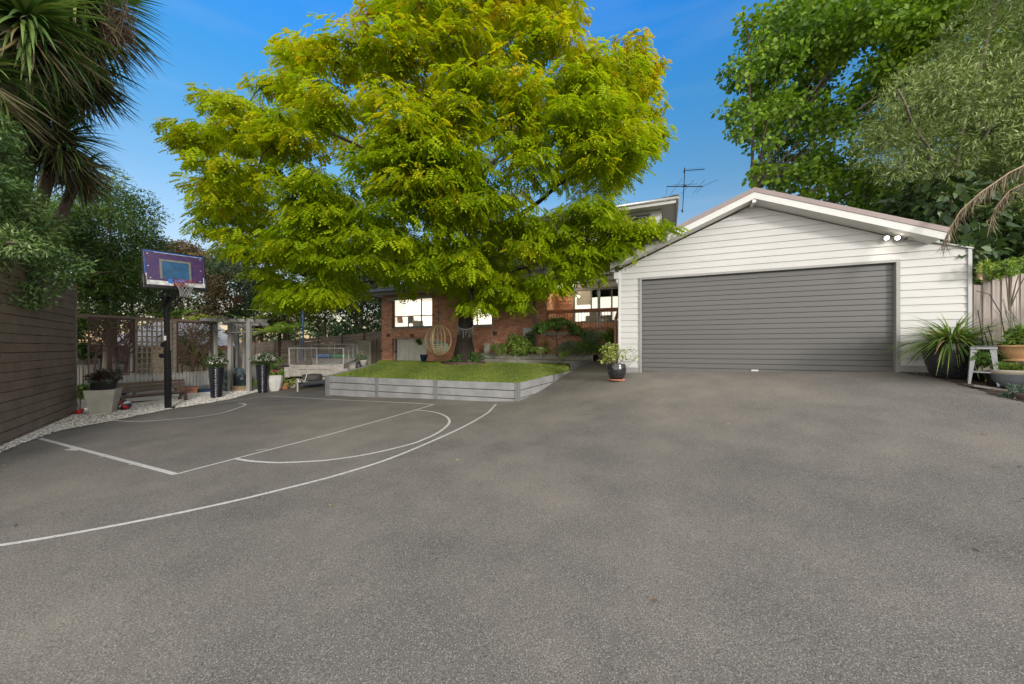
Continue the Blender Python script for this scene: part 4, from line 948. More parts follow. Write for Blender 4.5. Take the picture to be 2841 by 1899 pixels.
# bench
bp0 = Vector((-9.62, 9.15, 0)); bdv = Vector((.36, 1.30, 0)).normalized(); brz = math.atan2(bdv.y, bdv.x); gzb = gz(-9.6, 9.6)
BLn = 1.55; bo = P(342, 1122, 9.6); bo.z = gz(bo.x, bo.y)
t = thing('garden_bench', 'brown slatted timber bench behind the basketball post', 'bench', (bo.x, bo.y, bo.z), math.atan2(.88, .42))
sh = .33; bt_ = .66
g = G()
for i in range(3): g.box(-.12, BLn, .03 + i * .115, .13 + i * .115, sh - .03, sh)
g.obj('seat', BROWNB, t, bev=.004)
g = G()
for i in range(3): z = sh + .07 + i * .095; g.bar((-.22, .42 + i * .03, z + .03), (BLn - .05, .42 + i * .03, z + .03), .024, .082, (0, .25, 1))
g.obj('backrest', BROWNB, t, bev=.004)
for x in (.03, BLn - .2):
    g = G(); g.bar((x, .02, 0), (x, .10, sh - .03), .05, .07, (1, 0, 0)); g.obj('front_leg', BROWNB, t)
    g = G(); g.bar((x + .02, .50, 0), (x + .02, .30, sh - .03), .05, .07, (1, 0, 0)); g.bar((x + .02, .34, sh - .1), (x + .02, .50, bt_), .05, .05, (1, 0, 0)); g.obj('rear_leg', BROWNB, t)
g = G(); g.box(.05, BLn - .2, .2, .24, sh - .08, sh - .032); g.obj('stretcher', BROWNB, t)

# cream tapered planter with dark tub
c0 = P(268, 1151, 8.85); zc = gz(c0.x, c0.y)
t = thing('tapered_planter', 'square cream planter tapering down with a dark tub of succulents', 'planter', (c0.x, c0.y + .15, zc), R(32)); ph_ = .60
def sqring(r): return [(-r, -r), (r, -r), (r, r), (-r, r)]
g = G(); g.hexa([(x, y, 0) for x, y in sqring(.185)], [(x, y, ph_ - .001) for x, y in sqring(.27)]); 
g.obj('planter_body', CREAM, t, bev=.008)
g = G(); g.lathe([(.19, .45), (.235, ph_ + .19), (.25, ph_ + .19), (.25, ph_ + .21), (.22, ph_ + .21), (.21, ph_ + .17)], 28); g.obj('inner_tub', M('charcoal_plastic', (.03, .032, .035), .6, .15, 4, .05), t, smooth=True)
SUCC = leafmat('dark_rosettes', [(0, (.020, .012, .012)), (.6, (.05, .035, .025)), (1, (.09, .10, .06))], .1)
SUCG = leafmat('blue_green_succulent', [(0, (.05, .085, .065)), (1, (.16, .22, .16))], .1)
def bush(parent, name, c, r, n, mat, tm, size, origin, mode='ball', droop=.3, flat=.8, rad=.35):
    cl = ell_clumps(c, r, max(3, int(n / 60)), (min(r) * rad, min(r) * rad * 1.6), inner=.1)
    pos, dr, up, idx = clump_leaves(cl, n / len(cl), mode, droop, flat)
    return foliage(name, mat, parent, pos, dr, up, rng.uniform(size[0], size[1], len(pos)), tm, rng.uniform(0, 1, len(pos)) * .6 + .4 * rng.uniform(0, 1, len(cl))[idx], origin)
o3 = np.array([c0.x, c0.y + .15, zc])
def unrot(o, t):
    """foliage baked in world axes under a rotated empty"""
    o.matrix_parent_inverse = Matrix.Rotation(-t.rotation_euler[2], 4, 'Z'); return o
unrot(bush(t, 'dark_succulents', o3 + (0, 0, .92), (.27, .27, .17), 1500, SUCC, tmpl_simple(.4), (.05, .11), o3), t)
unrot(bush(t, 'trailing_succulent', o3 + (0, 0, .80), (.28, .28, .05), 700, SUCG, tmpl_simple(.5), (.03, .06), o3), t)

# balls
def basketball(label, c, r, mats, rot, group='balls by the cream planter'):
    t = thing('basketball', label, 'ball', c, 0, group); t.rotation_euler = rot
    me = bpy.data.meshes.new('ball_skin'); g = G(); g.ball((0, 0, 0), r, 32, 24); o = g.obj('ball_skin', mats[0], t, True)
    for m_ in mats[1:]: o.data.materials.append(m_)
    if len(mats) > 1:
        for p in o.data.polygons:
            a = (math.atan2(p.center.y, p.center.x) + math.pi) / (2 * math.pi) * 8; p.material_index = int(a) % len(mats)
    g = G()
    for k in range(4):
        a = k * math.pi / 4; g.tube([(r * 1.002 * math.cos(a) * math.cos(q), r * 1.002 * math.sin(a) * math.cos(q), r * 1.002 * math.sin(q)) for q in np.linspace(0, 2 * math.pi, 40)[:-1]], .0028, 4, closed=True)
    g.obj('seam', BLACKP, t); return t
NAVY = M('navy_ball_rubber', (.015, .02, .05), .55, .1, 40, .2, 200); REDB = M('red_ball_rubber', (.45, .02, .025), .55, .1, 40, .2, 200); WHB = M('white_ball_rubber', (.45, .43, .41), .55, .1, 40, .2, 200); ORB = M('orange_ball_rubber', (.28, .075, .02), .6, .15, 40, .25, 200)
def onground(px, py, Y, dz=0): p = P(px, py, Y); p.z = gz(p.x, p.y) + dz; return p
bl = basketball('navy, white and red striped basketball on the pebbles', onground(347, 1131, 9.35, .135), .122, [NAVY, WHB, NAVY, REDB], (R(70), R(25), R(10)))
basketball('plain orange basketball between the striped ball and pale ball', onground(325, 1129, 9.42, .135), .12, [ORB], (R(60), 0, R(30)))
basketball('pale white and slate ball against the cream planter', onground(307, 1127, 9.45, .13), .118, [WHB, NAVY], (R(50), R(40), 0))
def text_obj(name, body, size, mat, parent, loc, rot, ext=.001):
    cu = bpy.data.curves.new(name, 'FONT'); cu.body = body; cu.size = size; cu.extrude = ext; cu.align_x = 'CENTER'; cu.align_y = 'CENTER'
    tmp = bpy.data.objects.new(name, cu); COL.objects.link(tmp); bpy.context.view_layer.update()
    me = bpy.data.meshes.new_from_object(tmp.evaluated_get(bpy.context.evaluated_depsgraph_get())); me.name = name
    bpy.data.objects.remove(tmp); o = bpy.data.objects.new(name, me); COL.objects.link(o); me.materials.clear(); me.materials.append(mat); o.parent = parent; o.location = loc; o.rotation_euler = rot; return o

# red plastic toy near fence
p = onground(219, 1143, 8.9, .0); g = G(); g.ball((0, 0, .06), (.07, .06, .06), 14, 8); g.ball((.05, .03, .10), (.04, .03, .05), 12, 8); g.tube([(-.06, 0, .06), (-.11, .02, .10)], .015, 8)
tag(g.obj('garden_ornament', M('red_plastic', (.5, .03, .03), .4, .2, 20, .1), None, True, p), 'small red ornament at the foot of the dark fence', 'ornament')

# basketball hoop
pb = onground(466.5, 1131, 9.45); t = thing('basketball_hoop', 'black post basketball hoop with worn purple backboard', 'basketball hoop', pb)
def W(v): return Vector(v) - pb
def Pb(px, py, Y): return P(px, py, Y) - pb
g = G(); top = Pb(461, 826, 9.45); a1 = Pb(464.5, 975, 9.45)
g.tube([(0, 0, -.1), (a1.x, 0, a1.z)], .098 * .92, 4, True) if False else None
def sqtube(g, a, b, w): g.bar(a, b, w, w)
sqtube(g, (0, 0, -.1), a1, .102); sqtube(g, a1, (top.x, 0, top.z), .086); g.box(a1.x - .058, a1.x + .058, -.058, .058, a1.z - .03, a1.z + .02); g.obj('post', BLACKP, t, bev=.006)
g = G(); g.box(a1.x - .13, a1.x - .06, -.03, .03, a1.z + .1, a1.z + .24); g.tube([(a1.x - .10, -.05, a1.z + .16), (a1.x - .10, .05, a1.z + .16)], .045, 12); g.tube([(a1.x - .12, -.05, a1.z - .32 + .2), (a1.x - .12, .05, a1.z - .12)], .06, 14); g.tube([(a1.x - .09, -.06, a1.z + .42), (a1.x - .2, -.06, a1.z + .36)], .014, 8); g.obj('crank', BLACKP, t)
g = G(); g.box(a1.x - .025, a1.x + .035, -.075, -.0685, a1.z + .28, a1.z + .40); g.obj('sticker', WHITE2, t)
g = G(); g.box(.07, .16, -.05, .05, 0, .05); g.obj('foot_block', BLACKP, t, bev=.01)
YL, YR = 8.35, 9.42
TLc, TRc, BRc, BLc = [Pb(*q) for q in ((397, 691, YL), (567.5, 714.5, YR), (571, 804, YR), (395, 793, YL))]
bx = (TRc - TLc).normalized(); bzv = (TLc - BLc).normalized(); bn = bx.cross(bzv).normalized(); bzv = bn.cross(bx).normalized() * -1 if bn.cross(bx).z < 0 else bn.cross(bx).normalized()
if (bn + 0 * bn).dot(-(TLc + pb - Vector((0, 0, 1.5)))) < 0: bn = -bn
Wb = ((TRc - TLc).length + (BRc - BLc).length) / 2; Hb_ = ((TLc - BLc).length + (TRc - BRc).length) / 2; cb = (TLc + TRc + BRc + BLc) / 4
bb = bpy.data.objects.new('backboard', None); COL.objects.link(bb); bb.parent = t
mtx = Matrix((bx, bzv, bn)).transposed().to_4x4(); mtx.translation = cb; bb.matrix_local = mtx
def bbo(g, nm, mat, par=bb, bev=0): return g.obj(nm, mat, par, bev=bev)
m, nt_, b_ = nmat('worn_purple_board'); f_ = noise(nt_, 5, 6, stretch=(1, .7, 1), rough=.7); f2_ = noise(nt_, 1.8, 3)
cc_ = mixc(nt_, ramp(nt_, f_, [(.45, (0, 0, 0)), (.62, (1, 1, 1))]), (.058, .032, .085), (.036, .024, .10)); cc_ = mixc(nt_, 1.0, cc_, ramp(nt_, noise(nt_, 14, 5), [(.3, (.75, .75, .75)), (.7, (1.3, 1.25, 1.25))]), 'MULTIPLY'); nt_.links.new(cc_, b_.inputs['Base Color']); b_.inputs['Roughness'].default_value = .35; PURP = m
hw, hh = Wb / 2, Hb_ / 2
g = G(); g.box(-hw, hw, -hh, hh, -.02, 0); bbo(g, 'board_sheet', PURP)
BLUEB = M('backboard_blue_edge', (.02, .12, .40), .4, .2, 9, .05)
g = G(); g.box(-hw, hw, hh - .012, hh + .012, -.03, .014); g.box(-hw - .012, -hw + .012, -hh, hh - .012, -.03, .014); g.box(hw - .012, hw + .012, -hh, hh - .012, -.03, .014); bbo(g, 'board_frame', BLACKP)
g = G(); g.box(-hw + .012, -hw + .032, -hh + .3, hh - .012, 0, .003); g.box(-hw + .032, hw - .012, hh - .035, hh - .012, 0, .003); g.box(-.16, .16, -hh + .1, -hh + .20, .0, .003); bbo(g, 'blue_edging', BLUEB)
WORN = M('worn_white_vinyl', (.42, .42, .41), .5, .45, 9, .1)
g = G(); g.box(-hw + .04, hw - .02, -hh + .045, -hh + .145, 0, .0022); g.box(-hw + .035, -hw + .055, -hh + .145, -hh + .30, 0, .0024); g.box(hw - .05, hw - .03, -hh + .145, -hh + .3, 0, .0024); g.box(-hw + .2, hw - .05, hh - .046, hh - .037, 0, .0024); bbo(g, 'white_worn_band', WORN)
g = G(); iw, iz0, iz1 = .26, -hh + .2, -hh + .62; g.box(-iw, iw, iz0, iz1, .0, .0034); bbo(g, 'target_square', M('teal_blue_square', (.018, .07, .15), .4, .35, 6, .05))
OUTL = M('faded_grey_outline', (.13, .13, .11), .6, .3, 12, .1)
g = G(); g.box(-iw - .045, -iw, iz0, iz1 + .045, 0, .0044); g.box(iw, iw + .045, iz0 - .03, iz1 + .045, 0, .0044); g.box(-iw, iw, iz1, iz1 + .045, 0, .0044); bbo(g, 'target_outline', OUTL)
g = G(); g.box(-hw - .03, hw + .03, -hh - .045, -hh + .03, -.045, .035); g.box(-hw - .03, -hw + .03, -hh + .03, -hh + .27, -.045, .035); g.box(hw - .02, hw + .03, -hh + .03, -hh + .27, -.045, .035); bbo(g, 'edge_padding', BLACKP, bev=.012)
g = G()
for x, z in ((-hw + .09, hh - .09), (hw - .09, hh - .09), (-hw + .09, 0.05), (hw - .09, .05), (-hw + .12, -hh + .2), (hw - .12, -hh + .2)): g.tube([(x, z, 0), (x, z, .008)], .012, 8)
bbo(g, 'bolt', WORN)
# rim in hoop axes
RR = .225; rc = Vector((0.02, -hh + .13, RR + .15))
REDR = M('red_rim_paint', (.22, .018, .022), .4, .2, 10, .05)
inv = mtx.inverted(); upl = (inv.to_3x3() @ Vector((0, 0, 1))).normalized(); ax1 = Vector((1, 0, 0)) - upl * upl.x; ax1.normalize(); ax2 = upl.cross(ax1)
ringp = [rc + ax1 * RR * math.cos(a) + ax2 * RR * math.sin(a) for a in np.linspace(0, 2 * math.pi, 41)[:-1]]
rim = bpy.data.objects.new('rim', None); COL.objects.link(rim); rim.parent = bb
g = G(); g.tube(ringp, .010, 8, closed=True)
for sgn in (-1, 1):
    e_ = rc + Vector((sgn * .14, 0, -.17)); g.tube([rc + Vector((sgn * .05, -.10, -RR - .14)), rc + Vector((sgn * .13, -.07, -RR + .0)), rc + Vector((sgn * .14, 0, -.17))], .008, 6)
g.box(-.08 + rc.x, .08 + rc.x, rc.y - .11, rc.y + .01, .0, .15 - .02); o = g.obj('rim_ring', REDR, bb, True); bpy.data.objects.remove(rim)
g = G(); dn = -upl; NN = 12
def netp(k, lv):
    a = 2 * math.pi * (k + .5 * (lv % 2)) / NN; f = [1, .82, .66, .54, .46, .43, .45][lv]; return rc + (ax1 * math.cos(a) + ax2 * math.sin(a)) * RR * f + dn * (.062 * lv)
for lv in range(6):
    for k in range(NN):
        g.tube([netp(k, lv), netp(k, lv + 1)], .0034, 4, cap=False); g.tube([netp(k, lv), netp(k - 1 if lv % 2 == 0 else k + 1, lv + 1)], .0034, 4, cap=False)
g.obj('net', M('grey_net_cord', (.22, .21, .20), .9, .2, 20, 0), bb)
# arms from the post to the board
g = G(); bw = lambda x, z: mtx @ Vector((x, z, -.03))
pt = lambda dx, z: Vector((top.x + dx, 0, top.z + z))
for sgn in (-1, 1):
    off = bx * (.09 * sgn)
    g.bar(pt(-.02, -.02) + off, bw(.09 * sgn - .12, -hh + .0), .03, .045); g.bar(Pb(443, 870, 9.6) + off * .6, bw(.09 * sgn, -hh - .0), .03, .05); g.bar(Pb(470, 858, 9.35) + off * .6, bw(.09 * sgn + .14, -hh), .03, .04)
    g.bar(bw(.09 * sgn - .12, -hh), bw(.09 * sgn - .12, 0.1), .03, .03)
g.box(top.x - .09, top.x + .09, -.06, .06, top.z - .05, top.z + .03); g.obj('support_arm', BLACKP, t)

# tall black ribbed pots
def tallpot(label, px, py, Y, h, grp='tall black ribbed pots'):
    p = onground(px, py, Y); t = thing('tall_pot', label, 'pot', p, 0, grp); prof = []
    n = 19
    for i in range(n):
        z = h * i / n; r = .130 + .062 * (i / n); jr = random.uniform(-.004, .004); prof += [(r, z), (r + .013 + jr, z + h / n * .2), (r + .019 + jr, z + h / n * .5), (r + .013 + jr, z + h / n * .8)]
    prof += [(.205, h), (.19, h), (.18, h - .06), (.01, h - .06)]
    g = G(); g.lathe(prof, 40); g.obj('ribbed_body', GLOSSB, t, True); return t, p
FLW = leafmat('daisy_foliage', [(0, (.025, .05, .014)), (.7, (.07, .12, .03)), (1, (.11, .16, .05))], .25); WFL = leafmat('white_daisies', [(0, (.42, .40, .36)), (1, (.78, .77, .74))], .25)
def daisy(t, p, c, r, n, nf):
    bush(t, 'foliage', c, r, n, FLW, tmpl_simple(.2), (.04, .09), p, droop=-.2); u = unit(nf); u[:, 2] = np.abs(u[:, 2]) * 1.1 - .15; q = np.array(c) + u * np.array(r) * rng.uniform(.85, 1.15, (nf, 1))
    d_ = rng.normal(size=(nf, 3)); d_[:, 2] *= .3; foliage('flowers', WFL, t, q, d_, u + np.array([0, -.4, .3]), rng.uniform(.018, .04, nf), (np.array([(-.5, 0, 0), (0, .5, 0), (.5, 0, 0), (0, -.5, 0)]), [(0, 1, 2, 3)]), rng.uniform(0, 1, nf), p)
tp, p_ = tallpot('tall black ribbed pot of white daisies nearest the pickets', 600.5, 1103, 11.3, .96); daisy(tp, np.array(p_), (p_.x, p_.y, p_.z + 1.10), (.27, .27, .19), 3200, 260)
tp, p_ = tallpot('tall black ribbed pot of fuller white blossom right of the arbour', 729, 1087, 12.3, .96); daisy(tp, np.array(p_), (p_.x + .03, p_.y, p_.z + 1.12), (.34, .32, .23), 3400, 620)

# arbour
ab = onground(691, 1088, 12.6); t = thing('timber_arbour', 'grey timber arbour with four posts and a slatted flat top', 'arbour', ab)
def Pa(px, py, Y): return P(px, py, Y) - ab
def gpos(px, Y): x = (px - CX) / FPX * Y; return Vector((x - ab.x, Y - ab.y, gz(x, Y) - ab.z - .05))
zt3 = 2.44 - ab.z
posts = [(691, 12.6), (639, 13.1), (596, 12.75), (668, 14.6), (661 + 18, 14.9)]
g = G()
for (px, Y), w_ in zip(posts[:3], (.12, .12, .12)): q = gpos(px, Y); g.box(q.x - w_ / 2, q.x + w_ / 2, q.y - w_ / 2, q.y + w_ / 2, q.z, zt3 - .03)
g.obj('post', ARB, t, bev=.005)
g = G()
for px, Y in ((659, 14.2), (677, 14.5)): q = gpos(px, Y); g.box(q.x - .045, q.x + .045, q.y - .045, q.y + .045, q.z, zt3 - .03)
for py in (952, 978, 1004.5, 1031): g.bar(Pa(659, py, 14.2), Pa(677, py, 14.5), .04, .03)
g.obj('side_ladder', ARB, t)
g = G(); tz = lambda q, z=zt3: Vector((q.x, q.y, z))
A1, A2, A3, A4 = [tz(gpos(px, Y)) for px, Y in ((560, 12.4), (739, 12.75), (640, 15.0), (760, 15.0))]
g.bar(tz(gpos(556, 12.2)), tz(gpos(742, 12.9)), .05, .11); g.bar(tz(gpos(590, 14.6)), tz(gpos(746, 14.9)), .05, .10)
g.obj('top_beam', ARB, t)
g = G()
for px0, px1 in ((602, 628), (628, 652), (652, 676), (676, 700), (700, 724)): g.bar(tz(gpos(px0, 12.2), zt3 + .07), tz(gpos(px1 - 2, 15.3), zt3 + .05), .04, .05)
g.obj('top_slats', ARB, t)
g = G()
for py, x0, x1 in ((893.5 + 5, 619, 735), (923.5, 621, 714)): g.bar(Pa(x0, py, 13.0), Pa(x1, py - 3, 12.7), .045, .045)
g.bar(Pa(585, 918.5, 12.7), Pa(611, 917, 12.5), .05, .05)
for px in (675, 705): g.bar(Pa(px, 896, 13.4), Pa(px, 921, 13.4), .03, .03)
g.obj('cross_rail', ARB, t)
vine = leafmat('yellow_green_vine', [(0, (.20, .28, .03)), (1, (.50, .55, .08))], .4); tv = thing('climbing_vine', 'yellow green vine sprawling over the arbour beam', 'climbing plant', P(560, 890, 12.5)); bv = P(560, 890, 12.5)
g = G()
for k in range(14): a = P(random.uniform(530, 620), 893, 12.5) - bv; g.tube([a, a + Vector((random.uniform(-.2, .3), 0, random.uniform(.1, .25))), a + Vector((random.uniform(-.3, .5), .1, random.uniform(.0, .4)))], .006, 4)
g.obj('stems', BARK2, tv)
cl = np.array([(*P(px, py, 12.5), .14) for px, py in ((545, 882), (560, 880), (575, 884), (590, 888), (605, 884), (552, 890), (531, 889))]); ps, d_, u_, ix = clump_leaves(cl, 60, 'ball', .3, .7); foliage('leaves', vine, tv, ps, d_, u_, rng.uniform(.04, .10, len(ps)), tmpl_simple(.5), rng.uniform(0, 1, len(ps)), np.array(bv))
# timber edging under arbour
g = G(); a = onground(646, 1084, 13.0); b = onground(760, 1082, 12.9); g.bar((0, 0, .07), (b.x - a.x - .75, b.y - a.y, .07), .06, .22); tag(g.obj('timber_edging', timber('pine_sleeper', (.20, .13, .07), (.33, .23, .13), 3, (.1, 1, 1)), None, loc=a), 'orange brown timber edge below the arbour posts', 'edging')

# tarpaulin bundle, white pot, bench behind
TARP = M('dark_green_tarp', (.03, .045, .042), .45, .3, 4, .5, 9, bdist=.05)
def heap(nm, lab, cat, c, r, mat, seed=1):
    g = G(); g.ball((0, 0, r[2] * .9), r, 40, 24); rs = random.Random(seed); V = []
    for v in g.v:
        a = math.atan2(v[1], v[0]); k = 1 + .13 * math.sin(a * 7 + v[2] * 9) + .09 * math.sin(a * 13 - v[2] * 14) + .07 * math.sin(v[2] * 25); V.append((v[0] * k, v[1] * k, max(0, v[2])))
    g.v = V; return tag(g.obj(nm, mat, None, True, c), lab, cat)
heap('tarpaulin', 'crumpled dark green tarpaulin beside the first tall pot', 'tarpaulin', onground(632, 1086, 13.25), (.19, .24, .40), TARP)
heap('tarpaulin', 'dark blue green cover heaped behind the arbour post', 'tarpaulin', onground(660, 1070, 14.0), (.30, .3, .42), M('grey_blue_cover', (.06, .085, .095), .4, .3, 4, .5, 9, bdist=.05), 2)
wp = onground(762, 1080, 12.7); t = thing('faceted_planter', 'white faceted planter with pink and yellow flowers right of the second tall pot', 'planter', wp, .2)
g = G(); g.lathe([(.15, 0), (.19, .08), (.25, .32), (.275, .56), (.255, .56), (.24, .5), (.01, .5)], 8); g.obj('pot_body', M('aged_white_fibreglass', (.46, .45, .42), .7, .12, 5, .15), t)
PINKF = leafmat('mixed_green_leaves', [(0, (.05, .10, .02)), (1, (.25, .32, .06))], .3); wpp = np.array(wp)
bush(t, 'leaves', wpp + (0, 0, .62), (.26, .26, .13), 700, PINKF, tmpl_leaf6(), (.05, .10), wpp); MAG = leafmat('magenta_petals', [(0, (.30, .01, .06)), (1, (.55, .05, .16))], .2); bush(t, 'flowers', wpp + (-.05, -.1, .70), (.12, .1, .05), 90, MAG, tmpl_simple(.7), (.03, .05), wpp)
def potplant(name, label, p, pot, potmat, leafm, c, r, n, tm, size, cat='potted plant', seg=24, rz=0, **kw):
    t = thing(name, label, cat, p, 0); g = G(); g.lathe(pot, seg); g.obj('pot', potmat, t, True)
    bush(t, 'foliage', np.array(p) + np.array(c), r, n, leafm, tm, size, np.array(p), **kw); return t
YG = leafmat('lime_variegated', [(0, (.10, .15, .03)), (.5, (.26, .30, .07)), (1, (.50, .50, .20))], .3)
potplant('potted_shrub', 'lime yellow bushy shrub right of the white faceted planter', onground(789, 1072, 13.2), [(.12, 0), (.16, .2), (.17, .22), (.15, .22)], TERRA, YG, (0, 0, .42), (.34, .3, .30), 2600, tmpl_simple(.45), (.04, .09))
potplant('potted_shrub', 'small olive pot plant at the trailer corner', onground(812, 1066, 13.6), [(.12, 0), (.17, .2), (.18, .24), (.16, .24)], CREAM, PINKF, (0, 0, .32), (.2, .2, .12), 500, tmpl_leaf6(), (.05, .1))
p_ = onground(765, 1040, 15.0); t = thing('garden_bench', 'second brown bench half hidden behind the white planter', 'bench', p_, .1); g = G()
for i in range(3): g.box(-.35, .95, .2, .23, .52 + i * .1, .60 + i * .1)
g.obj('backrest', BROWNB, t); g = G(); g.box(-.35, .95, -.2, .18, .40, .43); g.obj('seat', BROWNB, t); g = G()
for x in (-.3, .9): g.box(x - .03, x + .03, -.18, -.12, 0, .4); g.box(x - .03, x + .03, .16, .22, 0, .8)
g.obj('leg', BROWNB, t)

# trailer
tf = P(880.5, 1045, 13.0); tg = gz(tf.x, tf.y); trz = math.atan2(2.3, -.49) - math.pi / 2
t = thing('box_trailer', 'weathered steel box trailer with a mesh cage parked beside the lawn', 'trailer', (tf.x, tf.y, tg), trz); tl = R(3.9); rotx = Matrix.Rotation(tl, 4, 'X')
def tb(g, nm, mat, **k):
    g.v = [tuple(rotx @ Vector((v[0], v[1], v[2] - .45)) + Vector((0, 0, .45))) for v in g.v]; return g.obj(nm, mat, t, **k)
hwT, LT = .89, 2.35; z0, z1, zc_ = .45, .86 - tg, 1.47 - tg
g = G(); g.box(-hwT, hwT, 0, .03, z0, z1); g.box(-hwT, hwT, LT - .03, LT, z0, z1); g.box(-hwT, -hwT + .03, .03, LT - .03, z0, z1); g.box(hwT - .03, hwT, .03, LT - .03, z0, z1); g.box(-hwT, hwT, 0, LT, z0, z0 + .03)
for z in (z0 + .02, (z0 + z1) / 2 - .01, z1 - .08): g.box(-hwT - .006, hwT + .006, -.012, 0, z, z + .045)
tb(g, 'tray', GALV)
g = G(); g.tube([(-hwT, 0, z1), (hwT, 0, z1), (hwT, LT, z1), (-hwT, LT, z1)], .02, 8, closed=True); tb(g, 'tray_rim', GALV)
g = G(); c_ = [(-hwT, 0), (hwT, 0), (hwT, LT), (-hwT, LT)]
for i in range(4):
    a, b = c_[i], c_[(i + 1) % 4]; g.bar((*a, zc_), (*b, zc_), .032, .032); g.bar((*a, z1), (*a, zc_ + .016), .045, .045)
    n_ = 2 if i % 2 == 0 else 3
    for k in range(1, n_): g.bar((a[0] + (b[0] - a[0]) * k / n_, a[1] + (b[1] - a[1]) * k / n_, z1), (a[0] + (b[0] - a[0]) * k / n_, a[1] + (b[1] - a[1]) * k / n_, zc_), .03, .03)
tb(g, 'cage_frame', GALV)
g = G()
for i in range(4):
    a, b = Vector((*c_[i], 0)), Vector((*c_[(i + 1) % 4], 0)); L_ = (b - a).length; n_ = int(L_ / .078)
    for k in range(1, n_): q = a.lerp(b, k / n_); g.tube([(q.x, q.y, z1), (q.x, q.y, zc_)], .0032, 4, cap=False)
    for k in range(1, 8): z = z1 + (zc_ - z1) * k / 8; g.tube([(a.x, a.y, z), (b.x, b.y, z)], .0032, 4, cap=False)
tb(g, 'cage_mesh', GALV)
g = G(); g.tube([(-.62, -.05, z1 - .14), (.45, -.05, z1 - .14)], .014, 8); g.box(-.02, .02, -.06, 0, z1 - .2, z1 - .06)
for x in (-hwT + .1, hwT - .12): g.tube([(x - .05, -.03, z1 - .05), (x + .05, -.03, z1 - .05)], .02, 8)
tb(g, 'gate_latch', GALV)
for sg in (-1, 1):
    g = G(); x0, x1 = sg * (hwT + .005), sg * (hwT + .21); x0, x1 = min(x0, x1), max(x0, x1)
    poly = [(.75, .42), (.95, .74), (1.1, .80), (1.6, .80), (1.78, .72), (1.98, .42), (1.96, .40), (1.76, .69), (1.6, .77), (1.1, .77), (.97, .71), (.77, .40)]
    g.add([(x0, y, z) for y, z in poly] + [(x1, y, z) for y, z in poly], [(i, (i + 1) % 12, 12 + (i + 1) % 12, 12 + i) for i in range(12)]); tb(g, 'mudguard', GALV)
    g = G(); g.tube([(sg * (hwT + .02), 1.36, .32), (sg * (hwT + .19), 1.36, .32)], [.31, .31], 28); tb(g, 'wheel', RUBR)
g = G(); g.box(-hwT - .17, -hwT - .005, -.02, .02, z0 - .02, z1 - .06); g.box(hwT + .005, hwT + .15, -.02, .02, z0 + .08, z1 - .14); tb(g, 'corner_plate', GALV)
g = G(); g.box(hwT + .02, hwT + .2, 2.0, 2.3, z0 + .1, z0 + .3); tb(g, 'tail_light', BLACKP)
cup = P(833, 1060, 12.15) ; cup = Vector((cup.x - tf.x, cup.y - tf.y, cup.z - tg)); cup = Matrix.Rotation(-trz, 3, 'Z') @ cup
g = G(); g.bar((-.42, .3, .40), cup + Vector((-.04, .1, .02)), .05, .09); g.bar((.55, .3, .40), cup + Vector((.04, .1, .02)), .05, .09); g.obj('drawbar', M('rusty_galvanised', (.46, .41, .34), .7, .35, 8, .2), t)
g = G(); g.bar(cup + Vector((0, .15, .02)), cup + Vector((0, -.12, .02)), .09, .08); g.tube([cup + Vector((0, -.14, .0)), cup + Vector((0, -.14, .09))], .04, 10); g.bar(cup + Vector((.05, .05, .06)), cup + Vector((.1, .25, .16)), .03, .03); g.obj('coupling', M('bare_steel_parts', (.36, .33, .30), .5, .3, 20, .3, metal=.3), t, bev=.008)
g = G(); jx = cup + Vector((-.07, -.02, 0)); g.bar((jx.x, jx.y, -.0), (jx.x, jx.y, cup.z + .10), .045, .045); g.tube([(jx.x - .05, jx.y, cup.z + .1), (jx.x + .06, jx.y, cup.z + .11)], .014, 6); g.obj('prop_stand', GALV, t)
sp = P(866, 1047, 12.5); sp = Matrix.Rotation(-trz, 3, 'Z') @ Vector((sp.x - tf.x, sp.y - tf.y, sp.z - tg)); RT = .325
g = G(); g.lathe([(RT * .6, -.085), (RT * .85, -.1), (RT * .97, -.08), (RT, -.05), (RT * .985, -.03), (RT, -.01), (RT * .985, .01), (RT, .03), (RT * .97, .08), (RT * .85, .1), (RT * .6, .085)], 40, sp); g.obj('spare_tyre', RUBR, t, True)
g = G(); g.lathe([(RT * .6, -.06), (RT * .6, .07), (RT * .55, .08), (RT * .2, .03), (.01, .03)], 24, sp); g.obj('spare_rim', GALV, t)
g = G(); g.bar(sp + Vector((-.12, -RT - .01, -.1)), sp + Vector((-.06, -RT - .012, .13)), .02, .02); g.bar(sp + Vector((-.06, -RT, .125)), sp + Vector((0, RT, .12)), .02, .01); g.obj('tyre_strap', WHITE2, t)
g = G(); g.box(-.42, .45, LT - .045, LT - .034, z1 - .27, z1 - .12); o = tb(g, 'number_plate_panel', M('pale_blue_grey_plate', (.28, .31, .30), .6, .2, 8, .05))

